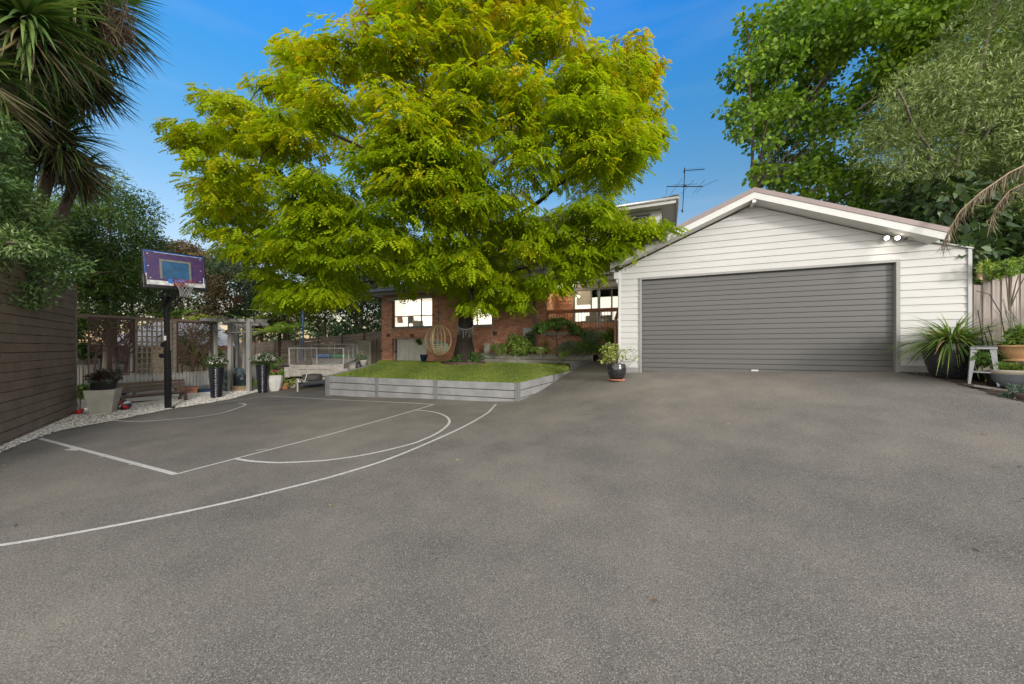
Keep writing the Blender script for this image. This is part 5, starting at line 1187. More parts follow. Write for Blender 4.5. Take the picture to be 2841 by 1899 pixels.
# trampoline pad behind trailer
tp0 = P(925, 990, 17.2); t = thing('trampoline', 'low trampoline edge with blue and green pads behind the trailer', 'trampoline', (tp0.x, tp0.y, 0.2)); za = tp0.z - .2
cols = [M('blue_vinyl_pad', (.05, .20, .50), .4, .1, 5, 0), M('green_vinyl_pad', (.04, .36, .12), .4, .1, 5, 0)]
for k in range(8):
    g = G(); g.tube([(1.15 * math.cos(a), .8 + 1.0 * math.sin(a), za) for a in np.linspace(k * math.pi / 4 + .03, (k + 1) * math.pi / 4 - .03, 8)], .085, 8); g.obj('edge_pad', cols[1 if k in (6, 7, 0, 1) else 0], t, True)
g = G(); g.lathe([(1.05, 0), (1.05, .01), (.02, .01)], 32, (0, .8, za - .02)); g.obj('mat', BLACKP, t)
g = G()
for a in (0, 1.57, 3.14, 4.71): g.tube([(1.1 * math.cos(a), .8 + 1.0 * math.sin(a), za), (1.12 * math.cos(a), .8 + 1.02 * math.sin(a), -.3)], .025, 8)
g.obj('leg', GALV, t)
# blue pole
p_ = P(841, 1004, 16.4); g = G(); g.tube([(0, 0, -.9), (0, 0, .35 * 0 + 3.1)], .034, 12); tag(g.obj('blue_pole', M('blue_painted_steel', (.06, .16, .42), .45, .2, 3, .05), None, True, p_), 'thin blue steel pole rising into the tree behind the trailer', 'pole')

# back fence in two tiers
FX = [(590, 20.5), (700, 20.0), (812, 19.4), (940, 18.8), (1064, 18.2)]; topy = [959, 951, 943.5, 931.5, 918.5]
def fpt(i, dy=0): px, Y = FX[i]; return P(px, topy[i] + dy, Y)
base = fpt(0); base.z = -.4; t = thing('back_fence', 'old brown boundary fence of boards over palings behind the trailer', 'fence', base)
g = G(); g2 = G(); g3 = G()
for i in range(len(FX) - 1):
    a, b = fpt(i) - base, fpt(i + 1) - base; L_ = (b - a).length; u_ = (b - a); 
    for k in range(4):
        za_, zb2 = -.17 * k, -.17 * k - .155; oy = random.uniform(0, .02)
        g.hexa([a + Vector((0, oy, zb2)), b + Vector((0, oy, zb2)), b + Vector((0, .025 + oy, zb2)), a + Vector((0, .025 + oy, zb2))], [a + Vector((0, oy, za_)), b + Vector((0, oy, za_)), b + Vector((0, .025 + oy, za_)), a + Vector((0, .025 + oy, za_))])
    n_ = int(L_ / .11)
    for k in range(n_):
        q = a.lerp(b, (k + .5) / n_); oy = .01 if k % 2 else .03; g2.box(q.x - .05, q.x + .05, q.y + oy, q.y + oy + .015, -1.2, q.z - .69 + random.uniform(-.01, .01))
    for k in range(2):
        q = a.lerp(b, k / 2 + .05); g3.bar((q.x, q.y - .04, -1.0), (q.x + .03, q.y - .04, q.z + .04), .07, .06)
    g3.hexa([a + Vector((0, -.03, -.95)), b + Vector((0, -.03, -.95)), b + Vector((0, .0, -.95)), a + Vector((0, .0, -.95))], [a + Vector((0, -.03, -.87)), b + Vector((0, -.03, -.87)), b + Vector((0, 0, -.87)), a + Vector((0, 0, -.87))])
g.obj('boards', OLDW, t); g2.obj('palings', OLDV, t); g3.obj('fence_post', OLDW, t)
# far left fence piece
GREYF = timber('grey_fence_boards', (.10, .095, .08), (.19, .175, .15), 2.2, (.08, 1, 1)); GREYV = timber('grey_fence_palings', (.10, .095, .08), (.18, .17, .15), 2.2, (1, 1, .08))
a = P(196, 953, 13.2); b = P(420, 962, 15.5); t = thing('boundary_fence', 'grey boundary fence seen through the rusty screen', 'fence', (a.x, a.y, -.4)); o_ = Vector((a.x, a.y, -.4)); a -= o_; b -= o_
g = G(); g2 = G()
for k in range(4): g.hexa([a + Vector((0, 0, -.2 * k - .19)), b + Vector((0, 0, -.2 * k - .19)), b + Vector((0, .02, -.2 * k - .19)), a + Vector((0, .02, -.2 * k - .19))], [a + Vector((0, 0, -.2 * k)), b + Vector((0, 0, -.2 * k)), b + Vector((0, .02, -.2 * k)), a + Vector((0, .02, -.2 * k))])
for k in range(32): q = a.lerp(b, k / 31); g2.box(q.x - .045, q.x + .045, q.y + .02, q.y + .035, -.3, q.z - .8)
for k in range(4): q = a.lerp(b, k / 3); g.box(q.x - .04, q.x + .04, q.y - .05, q.y, -.3, q.z + .03)
g.obj('boards', GREYF, t); g2.obj('palings', GREYV, t)
g = G(); a = P(690, 1015, 15.6); b = P(832, 1012, 15.9); a.z = b.z = 0; t = thing('low_fence', 'short run of grey upright palings behind the pot plants', 'fence', a)
n_ = 24
for k in range(n_ + 1): q = (b - a) * k / n_; g.box(q.x - .038, q.x + .038, q.y, q.y + .015, -.1, .78 + random.uniform(-.01, .01))
g.box(0, (b - a).x, .02, .05, .55, .62); g.obj('palings', GREYV, t)
# neighbour's house through the lattice
nb = P(330, 960, 15.8); t = thing('neighbour_house', 'low neighbouring house with tiled roof and tan boards seen through the lattice', 'house', (nb.x, nb.y, -.5), math.atan2(.5, 2.2)); g = G()
for k in range(14): g.box(.0, 3.9, -.012 * (k % 2), .05, .05 + k * .135, .05 + (k + 1) * .135 - .012)
g.obj('wall', timber('tan_boards', (.20, .165, .10), (.32, .27, .18), 2, (.1, 1, 1)), t)
g = G(); g.box(-.35, 4.6, -.45, -.33, 1.93, 2.06); g.obj('gutter', M('red_brown_gutter', (.20, .045, .025), .5, .1, 4, .05), t)
g = G(); g.box(-.3, 4.5, -.33, .05, 1.90, 1.93); g.box(.0, 3.9, -.03, .02, 1.80, 1.9); g.obj('eave', M('cream_eave', (.50, .42, .28), .6, .05, 3, .03), t)
tiled('roof', -.4, 4.7, -.5, 2.05, 2.4, 3.25, 0, .75, t, (0, 0, 0)).data.materials[0] = M('pale_grey_tile', (.30, .29, .30), .7, .3, 5, .4, 40)
# side gate and corrugated panel
p_ = P(991, 1006, 16.6); g = G(); x1_ = P(1024, 1006, 16.6).x - p_.x; zt_p = P(1007, 945, 16.6).z - p_.z
n_ = 11
g.grid(lambda u, v: (x1_ * u, -.02 * (1 if (u * n_) % 1 < .5 else 0), -.4 + (zt_p + .4) * v), n_ * 8, 1); g.box(0, x1_, .004, .02, -.4, zt_p); g.box(x1_ + .0, x1_ + .09, -.02, .03, -.4, zt_p - .05)
tag(g.obj('corrugated_panel', M('olive_cream_sheet', (.26, .245, .19), .6, .1, 3, .05), None, loc=p_), 'upright cream corrugated sheet beside the side gate', 'panel')
p_ = P(1030, 1006, 17.0); t = thing('side_gate', 'dark brown paling gate at the left corner of the brick house', 'gate', p_); x1_ = P(1060, 1006, 17.0).x - p_.x + .3; g = G()
for k in range(7): g.box(x1_ * k / 7, x1_ * (k + 1) / 7 - .012, 0, .018, -.4, 1.03)
g.obj('palings', OLDV, t); g = G(); g.box(0, x1_, -.04, 0, .5, .58); g.box(0, x1_, -.04, 0, -.1, -.02); g.box(.18, .26, -.06, .0, -.4, 1.1); g.obj('rail', OLDW, t)
# ================================================================ BIG TREE
K_ = 2841 / 2346
GATE = [(x * K_, y * K_) for x, y in [(388, 275), (455, 285), (450, 200), (500, 190), (545, 222), (600, 225), (596, 160), (650, 165), (640, 100), (740, 90), (785, 100), (785, 50), (830, 30), (850, -60), (900, -330), (1100, -420), (1250, -330), (1290, -60), (1345, 45), (1345, 100), (1400, 140), (1445, 55), (1475, 110), (1515, 130), (1490, 190), (1510, 270), (1500, 340), (1460, 385), (1435, 425), (1405, 470), (1450, 505), (1530, 530), (1490, 565), (1430, 590), (1385, 610), (1372, 655), (1310, 672), (1230, 690), (1215, 745), (1165, 745), (1150, 695), (1120, 705), (1100, 738), (1055, 735), (1040, 672), (985, 645), (950, 680), (905, 672), (860, 640), (845, 700), (740, 715), (690, 705), (640, 730), (612, 680), (575, 630), (520, 590), (450, 532), (470, 480), (432, 430), (440, 400), (430, 380), (395, 325)]]
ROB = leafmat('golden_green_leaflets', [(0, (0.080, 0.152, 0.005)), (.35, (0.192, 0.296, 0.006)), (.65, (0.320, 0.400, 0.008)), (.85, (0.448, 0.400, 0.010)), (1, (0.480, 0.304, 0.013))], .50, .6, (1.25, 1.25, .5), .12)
tb_ = Vector((-1.72, 13.0, .86)); tt_ = Vector((-1.35, 12.6, 8.2))
RSC = lambda x, y: .62 if x < 900 and y < 560 else .82
cl1 = ell_clumps((-1.9, 11.9, 7.2), (8.6, 4.9, 7.2), 400, (.55, .95), inner=.55, lowflat=.68, gate=GATE, yr=(7.2, 16.5), rsc=RSC)
# an extra skin of clumps facing outward on the camera side and along the drooping skirt
cl2 = ell_clumps((-1.9, 11.3, 6.6), (8.8, 3.9, 7.0), 250, (.42, .72), inner=.86, lowflat=.72, gate=GATE, yr=(7.3, 12.5), rsc=RSC)
SK = [(560, 590, 9.4), (600, 640, 9.6), (640, 685, 9.8), (690, 665, 9.6), (740, 672, 9.8), (800, 665, 10.2), (850, 640, 10.6), (905, 655, 11), (945, 670, 11.6), (1000, 640, 10.4), (1085, 640, 9.4), (1110, 640, 9.6), (1175, 690, 9.4), (1192, 715, 9.4), (1160, 650, 9.2), (1230, 655, 9.0), (1280, 645, 8.8), (1330, 625, 8.8), (1350, 590, 8.8), (1400, 570, 8.8), (1440, 555, 8.6), (1480, 545, 8.4), (1505, 540, 8.4), (1420, 530, 8.6), (1380, 540, 8.8), (1300, 600, 9.2), (540, 560, 9.6), (480, 515, 9.8), (500, 545, 9.8), (930, 690, 12.4)]
cl3 = np.array([(*P(x * K_, (y - 12) * K_, Y), random.uniform(.30, .42)) for x, y, Y in SK])
TIPS = [(1460, 140, 11), (1475, 170, 10.8), (1480, 210, 10.6), (1485, 280, 10.4), (1450, 200, 11), (1455, 250, 10.8), (1460, 300, 10.6), (1440, 160, 11.2), (1430, 230, 11), (1440, 340, 10.6), (1415, 140, 11.2), (1390, 190, 11.2), (1400, 280, 10.8), (1420, 330, 10.6), (1400, 380, 10.6), (1380, 240, 11), (400, 290, 9.6), (430, 300, 9.6), (470, 215, 9.8), (490, 240, 9.8), (520, 235, 10), (615, 190, 10.4), (640, 205, 10.6), (660, 120, 10.8), (690, 115, 11), (725, 110, 11), (1465, 80, 10.6), (1455, 115, 10.6), (1495, 150, 10.6), (1490, 250, 10.2), (1500, 300, 10), (1470, 340, 10), (1440, 380, 10), (455, 320, 9.4), (425, 340, 9.5), (450, 370, 9.5), (1425, 100, 10.8), (600, 200, 10.4)]
cl4 = np.array([(*P(x * K_, y * K_, Y), random.uniform(.28, .42)) for x, y, Y in TIPS])
CLR = np.concatenate([cl1, cl2, cl3, cl4]); print('robinia clumps', len(cl1), len(cl2), len(CLR))
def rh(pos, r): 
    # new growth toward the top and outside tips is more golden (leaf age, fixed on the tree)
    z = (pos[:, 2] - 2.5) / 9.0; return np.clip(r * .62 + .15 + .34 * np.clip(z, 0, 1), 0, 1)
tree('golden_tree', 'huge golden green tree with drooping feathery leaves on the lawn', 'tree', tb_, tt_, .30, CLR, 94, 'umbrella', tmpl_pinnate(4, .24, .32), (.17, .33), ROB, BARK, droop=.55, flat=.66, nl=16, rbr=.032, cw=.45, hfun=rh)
# ring bed round trunk
t = thing('tree_ring_bed', 'round brown steel edged bed of creepers round the big trunk', 'garden bed', (-1.74, 12.9, .87)); g = G(); rg = []
for k in range(48): a = 2 * math.pi * k / 48; rg.append((.80 * math.cos(a), .62 * math.sin(a)))
g.add([(x, y, z) for z in (-.15, .11) for x, y in rg] + [(x * .97, y * .97, z) for z in (-.15, .11) for x, y in rg], [(i, (i + 1) % 48, 48 + (i + 1) % 48, 48 + i) for i in range(48)] + [(96 + i, 144 + i, 144 + (i + 1) % 48, 96 + (i + 1) % 48) for i in range(48)] + [(48 + i, 48 + (i + 1) % 48, 144 + (i + 1) % 48, 144 + i) for i in range(48)])
g.obj('steel_edging', M('brown_steel_edging', (.07, .032, .025), .7, .2, 6, .1), t)
g = G(); g.grid(lambda u, v: (.77 * v * math.cos(2 * math.pi * u), .6 * v * math.sin(2 * math.pi * u), .05 + .12 * (1 - v) + .02 * math.sin(u * 40 + v * 9)), 40, 8); g.obj('mulch', SOIL, t)
IVY = leafmat('dark_ivy', [(0, (0.025, 0.060, 0.017)), (.6, (0.076, 0.145, 0.034)), (1, (0.153, 0.255, 0.060))], .2); LIT = leafmat('fallen_leaves', [(0, (.05, .028, .014)), (.5, (.17, .10, .04)), (1, (.40, .29, .10))], .1)
rb = np.array((-1.74, 12.9, .87)); bush(t, 'creeper', rb + (.42, -.12, .22), (.34, .25, .20), 900, IVY, tmpl_leaf6(), (.05, .09), rb); bush(t, 'creeper', rb + (-.15, -.35, .16), (.22, .16, .18), 420, IVY, tmpl_leaf6(), (.05, .08), rb); bush(t, 'ground_creeper', rb + (0, 0, .12), (.68, .52, .05), 1100, IVY, tmpl_leaf6(), (.04, .07), rb)
# fairy light string on the trunk
t = thing('fairy_lights', 'string of small white fairy lights looped round the trunk', 'string lights', (-1.66, 12.9, 2.2)); g = G(); o_ = Vector((-1.66, 12.9, 2.2)); pts = []
for k in range(22): a = math.pi * (1.08 + .84 * k / 21) ; pts.append(Vector((.30 * math.cos(a), .32 * math.sin(a), .12 - .16 * math.sin(math.pi * k / 21) * (1) - .07 * k / 21)))
g.tube(pts, .007, 5)
for k in range(1, 21): g.tube([pts[k], pts[k] + Vector((random.uniform(-.02, .02), -.02, -random.uniform(.06, .34)))], .004, 4)
g.obj('cord', WORN, t)

# hanging egg chair
ce = P(1217, 944.7, 12.7); t = thing('egg_chair', 'round cane egg chair hanging from a chain before the brick wall', 'hanging chair', ce, R(-15)); re_ = .485; RZ = .52
def sph(a, ph): return (re_ * math.cos(ph) * math.cos(a), re_ * math.cos(ph) * math.sin(a), RZ * math.sin(ph))
g = G(); op = R(25)   # opening faces right
ang = [op + R(62) + (2 * math.pi - R(124)) * k / 15 for k in range(16)]
for a in ang: g.tube([sph(a, -math.pi / 2 + math.pi * i / 24) for i in range(25)], .011, 6)
g.obj('ribs', WICK, t, True)
g = G()
for k in range(1, 17):
    ph = -math.pi / 2 * .93 + math.pi * .9 * k / 17
    g.tube([sph(ang[0] + (ang[-1] - ang[0]) * i / 40, ph) for i in range(41)], .005 if k > 6 else .008, 5)
g.obj('weave', WICK, t, True)
g = G()
for k in (0, 15): g.tube([sph(ang[k], -math.pi / 2 + math.pi * i / 24) for i in range(25)], .022, 8)
g.tube([sph(-math.pi / 2, -math.pi / 2 + math.pi * i / 24) for i in range(25)], .026, 8); g.tube([(re_ * math.cos(q), -.02, RZ * math.sin(q)) for q in np.linspace(0, 2 * math.pi, 49)[:-1]], .020, 8, closed=True); g.obj('hoop', WICK, t, True)
g = G(); g.tube([(0, 0, RZ), (0, 0, RZ + .5)], .010, 6)
for k in range(12): z = RZ + .05 + k * .035; g.tube([(.012 * math.cos(q + k), .012 * math.sin(q + k) * (k % 2), z + .02 * math.sin(q)) for q in np.linspace(0, 6.28, 9)[:-1]], .004, 4, closed=True)
g.box(-.02, .02, -.02, .02, RZ + .42, RZ + .50); g.obj('chain', BLACKP, t); g = G(); g.tube([(0, 0, RZ + .5), (0, 0, RZ + 3.2)], .007, 6); g.obj('rope', M('dull_rope', (.14, .11, .09), .9, .2, 20, .1), t)
m, nt_, b_ = nmat('green_striped_cloth'); wv = nt_.nodes.new('ShaderNodeTexWave'); wv.bands_direction = 'Z'; wv.inputs['Scale'].default_value = 5.2; wv.inputs['Distortion'].default_value = .6; tcx = nt_.nodes.new('ShaderNodeTexCoord'); nt_.links.new(tcx.outputs['Object'], wv.inputs[0]); nt_.links.new(ramp(nt_, wv.outputs['Fac'], [(.35, (.12, .16, .115)), (.6, (.36, .40, .33))]), b_.inputs['Base Color']); b_.inputs['Roughness'].default_value = .9; STR = m
g = G(); g.ball((0, 0, 0), (.31, .24, .215), 32, 20); o = tag(g.obj('seat_cushion', STR, None, True, ce + Vector((.06, -.08, -.25)), 0), 'round green striped cushion in the hanging egg chair', 'cushion'); o.rotation_euler = (R(14), R(-6), 0)
cushion('cushion', 'navy and white patterned cushion at the back of the egg chair', ce + Vector((-.20, .08, -.13)), .16, M('navy_patterned_cloth', (.10, .14, .20), .9, .9, 14, .1, col2=(.45, .5, .52)), 0, .5)
p_ = P(1182, 1000, 15.2); potplant('potted_plant', 'small navy glazed pot with a yellow flowering plant at the brick wall', p_ + Vector((0, -.4, -.02)), [(.10, 0), (.15, .22), (.16, .27), (.14, .27)], BLUEG, PINKF, (-.12, 0, .80), (.14, .12, .10), 260, tmpl_leaf6(), (.04, .09))

# ================================================================ FLOWER BED
def Fp(px, py, y): s_ = s_at(px, y); return F2W(s_, y, z_at(py, s_, y))
MIDG = leafmat('mid_green_leaves', [(0, (0.032, 0.072, 0.016)), (.6, (0.096, 0.184, 0.035)), (1, (0.224, 0.336, 0.064))], .25)
LGTG = leafmat('light_green_leaves', [(0, (0.070, 0.140, 0.022)), (.6, (0.182, 0.280, 0.042)), (1, (0.420, 0.476, 0.112))], .3)
DRKG = leafmat('glossy_dark_leaves', [(0, (0.017, 0.037, 0.014)), (.6, (0.051, 0.102, 0.025)), (1, (0.119, 0.204, 0.051))], .15, .35)
GRYG = leafmat('grey_green_leaves', [(0, (0.070, 0.112, 0.063)), (1, (0.224, 0.294, 0.168))], .2)
YFL = leafmat('yellow_petals', [(0, (.55, .36, .02)), (1, (.75, .6, .05))], .2); OFL = leafmat('orange_petals', [(0, (.50, .14, .02)), (1, (.72, .30, .06))], .25)
def plant(nm, lab, cat, c, r, n, mat, tm, size, stem=True, group=None, fl=None, nf=40, fsz=(.03, .05), droop=.3, mode='ball', flat=.8, zb=1.2):
    b = np.array((c.x, c.y, min(zb, c.z - r[2] * .6))); t = thing(nm, lab, cat, tuple(b), group=group)
    if stem:
        g = G()
        for k in range(6): e_ = Vector((random.uniform(-.6, .6) * r[0], random.uniform(-.6, .6) * r[1], c.z - b[2] + random.uniform(-.2, .5) * r[2])); g.tube([(0, 0, -.03), e_ * .5 + Vector((0, 0, .04)), e_], [.012, .009, .004], 5)
        g.obj('stem', BARK2, t)
    bush(t, 'foliage', np.array(c), r, n, mat, tm, size, b, mode=mode, droop=droop, flat=flat)
    if fl: bush(t, 'flowers', np.array(c) + (0, -r[1] * .3, r[2] * .35), (r[0] * .9, r[1] * .9, r[2] * .8), nf, fl, tmpl_simple(.8), fsz, b)
    return t
plant('flowering_shrub', 'light green shrub with pinkish tips left of the umbrella tree', 'shrub', Fp(1440, 957, 2.55), (.50, .3, .36), 2600, LGTG, tmpl_leaf6(), (.05, .10), fl=leafmat('pale_pink_petals', [(0, (.5, .33, .33)), (1, (.7, .6, .6))], .2), nf=60)
plant('flowering_shrub', 'low pale green bush at the left end of the flower bed', 'shrub', Fp(1386, 969, 2.3), (.36, .2, .16), 1300, LGTG, tmpl_simple(.4), (.04, .08), fl=leafmat('lilac_petals', [(0, (.45, .3, .42)), (1, (.62, .5, .6))], .2), nf=40)
plant('shrub', 'dark broad leaved shrub behind the light green one', 'shrub', Fp(1462, 945, 3.0), (.34, .2, .34), 800, DRKG, tmpl_leaf6(.55), (.08, .15))
# standard umbrella tree
ub = Fp(1546, 965, 2.5); ub.z = 1.2
ucl = []
for k in range(46):
    a = random.uniform(0, 6.28); rr2 = math.sqrt(random.uniform(0, 1)); ucl.append((ub.x - .03 + .86 * rr2 * math.cos(a), ub.y + .5 * rr2 * math.sin(a), Fp(1546, 888, 2.5).z - .50 * rr2 ** 2 + random.uniform(-.03, .03), random.uniform(.14, .2)))
tree('weeping_standard', 'umbrella shaped weeping standard tree on a thin stem in the bed', 'tree', ub, Vector((ub.x - .02, ub.y, Fp(1546, 900, 2.5).z)), .028, np.array(ucl), 60, 'umbrella', tmpl_leaf6(.5), (.06, .11), MIDG, droop=.9, flat=.7, nl=7, rbr=.008)
plant('shrub', 'dense grey green bush spilling in front of the umbrella tree stem', 'shrub', Fp(1575, 968, 2.2), (.42, .24, .22), 2600, GRYG, tmpl_simple(.22), (.05, .10))
plant('ground_creeper', 'trailing plant hanging over the sleeper wall at its middle', 'creeper', Fp(1567, 982, 1.75), (.14, .08, .11), 260, LGTG, tmpl_simple(.3), (.05, .10), stem=False)
plant('ground_creeper', 'dark trailing plant hanging over the sleeper wall at its left post', 'creeper', Fp(1432, 982, 1.75), (.18, .08, .11), 420, MIDG, tmpl_simple(.25), (.04, .08), stem=False)
plant('flowering_shrub', 'small pale flowered plants along the back edge of the bed', 'shrub', Fp(1500, 972, 2.2), (.42, .14, .08), 1100, LGTG, tmpl_simple(.3), (.04, .08), fl=WFL, nf=30)
plant('grass_tuft', 'dry bronze grass tuft below the deck slab', 'grass plant', Fp(1515, 966, 2.7), (.26, .1, .14), 260, leafmat('bronze_blades', [(0, (.10, .07, .02)), (1, (.30, .22, .08))], .2), tmpl_strap(.05, .4), (.14, .28), droop=-.8)
plant('shrub', 'fine dark green bush right of the umbrella tree', 'shrub', Fp(1620, 962, 2.3), (.34, .22, .24), 1800, MIDG, tmpl_simple(.2), (.05, .10))
plant('shrub', 'grey green arching shrub under the middle of the deck rail', 'shrub', Fp(1640, 935, 2.9), (.34, .2, .30), 1100, GRYG, tmpl_strap(.08, .4, 3), (.14, .26))
plant('flowering_plant', 'low bedding plants with one yellow bloom near the path', 'flowers', Fp(1662, 970, 1.9), (.30, .18, .12), 1100, MIDG, tmpl_simple(.35), (.04, .08), fl=YFL, nf=8)
plant('flowering_plant', 'low dark bedding plants with red and pink blooms by the path corner', 'flowers', Fp(1690, 972, 1.95), (.28, .16, .10), 1000, MIDG, tmpl_simple(.35), (.04, .08), fl=MAG, nf=40)
q_ = Fp(1694, 972, 2.75); t = potplant('potted_clivia', 'teal blue pot of strap leaves with an orange bloom by the steps', Vector((q_.x, q_.y, 1.22)), [(.17, 0), (.23, .3), (.25, .42), (.22, .42), (.2, .38), (.01, .38)], M('teal_glaze', (.015, .10, .13), .25, .3, 6, .05, coat=.4), MIDG, (0, 0, .58), (.12, .12, .08), 120, tmpl_strap(.08, .5), (.45, .75), cat='potted plant', droop=-.9)
bush(t, 'flowers', (q_.x + .02, q_.y - .1, z_at(918, s_at(1699, 2.7), 2.7)), (.09, .07, .10), 160, OFL, tmpl_simple(.6), (.04, .07), np.array((q_.x, q_.y, 1.22)))
# meter and wall unit
p_ = Fp(1352, 968, 3.2); g = G(); g.box(-.11, .11, -.08, .08, -.3, .22); g.tube([(0, -.09, .16), (0, -.1, .16)], .05, 12); g.box(-.07, .07, -.09, -.08, .04, .07); tag(g.obj('gas_meter', M('beige_enamel', (.42, .38, .30), .5, .1, 4, .03), None, loc=p_, rotz=FR, bev=.03), 'beige rounded gas meter on the brick wall right of the trunk', 'gas meter')
p_ = Fp(1467, 925, 3.35); g = G(); g.box(-.2, .2, -.12, .18, -.28, .2); g.tube([(0, -.13, -.05), (0, -.125, -.05)], .12, 20); tag(g.obj('outdoor_unit', M('pale_grey_enamel', (.40, .41, .40), .5, .1, 4, .03), None, loc=p_, rotz=FR, bev=.04), 'pale grey box unit on the brick wall behind the bed', 'wall unit')

# pot at garage corner
def gg(px, py, Y): return onground(px, py, Y)
pg = gg(1711, 1050, 8.75); t = thing('glazed_pot', 'round black glazed pot of sparse lime shrub at the garage corner', 'potted plant', pg)
g = G(); g.lathe([(.125, .03), (.175, .08), (.213, .18), (.225, .27), (.215, .35), (.20, .385), (.205, .40), (.185, .40), (.18, .35), (.01, .35)], 40); g.obj('pot', BLACKG, t, True)
g = G(); g.lathe([(.16, 0), (.19, .012), (.195, .035), (.175, .035), (.16, .02), (.01, .02)], 36); g.obj('saucer', TERRA, t, True)
o_ = np.array(pg); scl = []
g = G()
for k in range(26):
    a = random.uniform(0, 6.28); rr2 = random.uniform(.08, .34); e_ = Vector((rr2 * math.cos(a) - .05, rr2 * .8 * math.sin(a), random.uniform(.5, .86))); m_ = e_ * .5 + Vector((random.uniform(-.05, .05), 0, .12)); g.tube([(0, 0, .34), m_, e_], [.008, .006, .003], 5); scl.append((*(np.array(e_) + o_), .07)); scl.append((*(np.array(m_.lerp(e_, .6)) + o_), .05))
for e_ in ((.42, -.05, .70), (.50, 0, .58), (.38, .0, .52)): e_ = Vector(e_); g.tube([(0, 0, .34), e_ * .55 + Vector((0, 0, .02)), e_], [.007, .005, .003], 5); scl.append((*(np.array(e_) + o_), .05))
g.obj('stems', BARK2, t); LIME = leafmat('lime_leaves', [(0, (.08, .13, .02)), (.5, (.28, .34, .06)), (1, (.55, .58, .20))], .35)
ps, d_, u_, ix = clump_leaves(np.array(scl), 13, 'ball', .1, .9); foliage('foliage', LIME, t, ps, d_, u_, rng.uniform(.035, .07, len(ps)), tmpl_leaf6(.5), rng.uniform(0, 1, len(ps)), o_)

# ================================================================ RIGHT SIDE
pr = [gg(*q) for q in ((2592, 1048, 6.5), (2640, 1061, 6.0), (2690, 1075, 5.7), (2760, 1098, 5.3), (2845, 1127, 4.95), (2960, 1165, 4.7))]
poly = [(7.72, 7.35)] + [(p.x, p.y) for p in pr] + [(11, 4.2), (11, 8), (8.6, 7.2)]
g = G(); cells = []
for x in np.arange(6.6, 11, .08):
    for y in np.arange(4.2, 7.5, .08):
        if inpoly(x + .04, y + .04, poly): cells += [(x, y), (x + .08, y), (x + .08, y + .08), (x, y + .08)]
q = np.array(cells); zz = gz(q[:, 0], q[:, 1]) + .006
g.add([(float(a), float(b), float(c)) for (a, b), c in zip(q, zz)], [(4 * k, 4 * k + 1, 4 * k + 2, 4 * k + 3) for k in range(len(q) // 4)]); struct(g.obj('garden_soil', SOIL))
n = 1500; lp = rng.uniform([6.7, 4.3], [9.5, 7.4], (n * 3, 2)); lp = np.array([p for p in lp if inpoly(p[0], p[1], poly) or random.random() < .015])[:n]; lz_ = gz(lp[:, 0], lp[:, 1]) + rng.uniform(.012, .03, len(lp))
n2 = 110; l2 = rng.uniform([-8, 2], [7, 9], (n2, 2)); n3 = 160; l3 = np.c_[rng.uniform(-11, -9, n3), rng.uniform(8, 11.5, n3)]
l2 = np.concatenate([l2, l3]); P3 = np.concatenate([np.c_[lp, lz_], np.c_[l2, gz(l2[:, 0], l2[:, 1]) + .015]]); N = len(P3)
d_ = rng.normal(size=(N, 3)); d_[:, 2] *= .2; o = foliage('leaf_litter', LIT, None, P3, d_, rng.normal(size=(N, 3)) * .3 + np.array([0, 0, 1]), rng.uniform(.02, .055, N), tmpl_simple(.4), rng.uniform(0, 1, N)); o['kind'] = 'stuff'; o['label'] = 'scattered dry fallen leaves on soil and asphalt'; o['category'] = 'leaf litter'
# moss / damp edge strip
g = G(); 
me_ = [(p.x, p.y) for p in pr]
# huge pot
pb2 = Vector((7.78, 6.38, .955)); t = thing('huge_black_pot', 'huge dark speckled pot of long arching strap leaves at the garage wall', 'potted plant', pb2)
g = G(); g.lathe([(.19, 0), (.235, .02), (.275, .12), (.325, .28), (.352, .42), (.36, .52), (.352, .60), (.355, .63), (.33, .63), (.32, .55), (.01, .55)], 48); g.obj('pot', BLACKG, t, True)
STRAP = leafmat('strap_leaves', [(0, (.055, .10, .02)), (.55, (.15, .25, .045)), (.95, (.28, .38, .09)), (.97, (.42, .27, .14)), (1, (.42, .27, .14))], .25, .4)
n = 900; a = rng.uniform(0, 2 * np.pi, n); rr2 = rng.uniform(0, .24, n); ps = np.c_[np.cos(a) * rr2, np.sin(a) * rr2, np.full(n, .56)] + np.array(pb2); el = rng.uniform(.42, 1.5, n); d_ = np.c_[np.cos(a) * np.cos(el), np.sin(a) * np.cos(el), np.sin(el)]; d_ += rng.normal(size=(n, 3)) * .24
sz_ = rng.uniform(.30, .80, n); curv = tmpl_strap(.034, .88, 8)
foliage('foliage', STRAP, t, ps, d_, np.c_[-np.cos(a) * .3, -np.sin(a) * .3, np.ones(n)], sz_, curv, rng.uniform(0, 1, n), np.array(pb2))
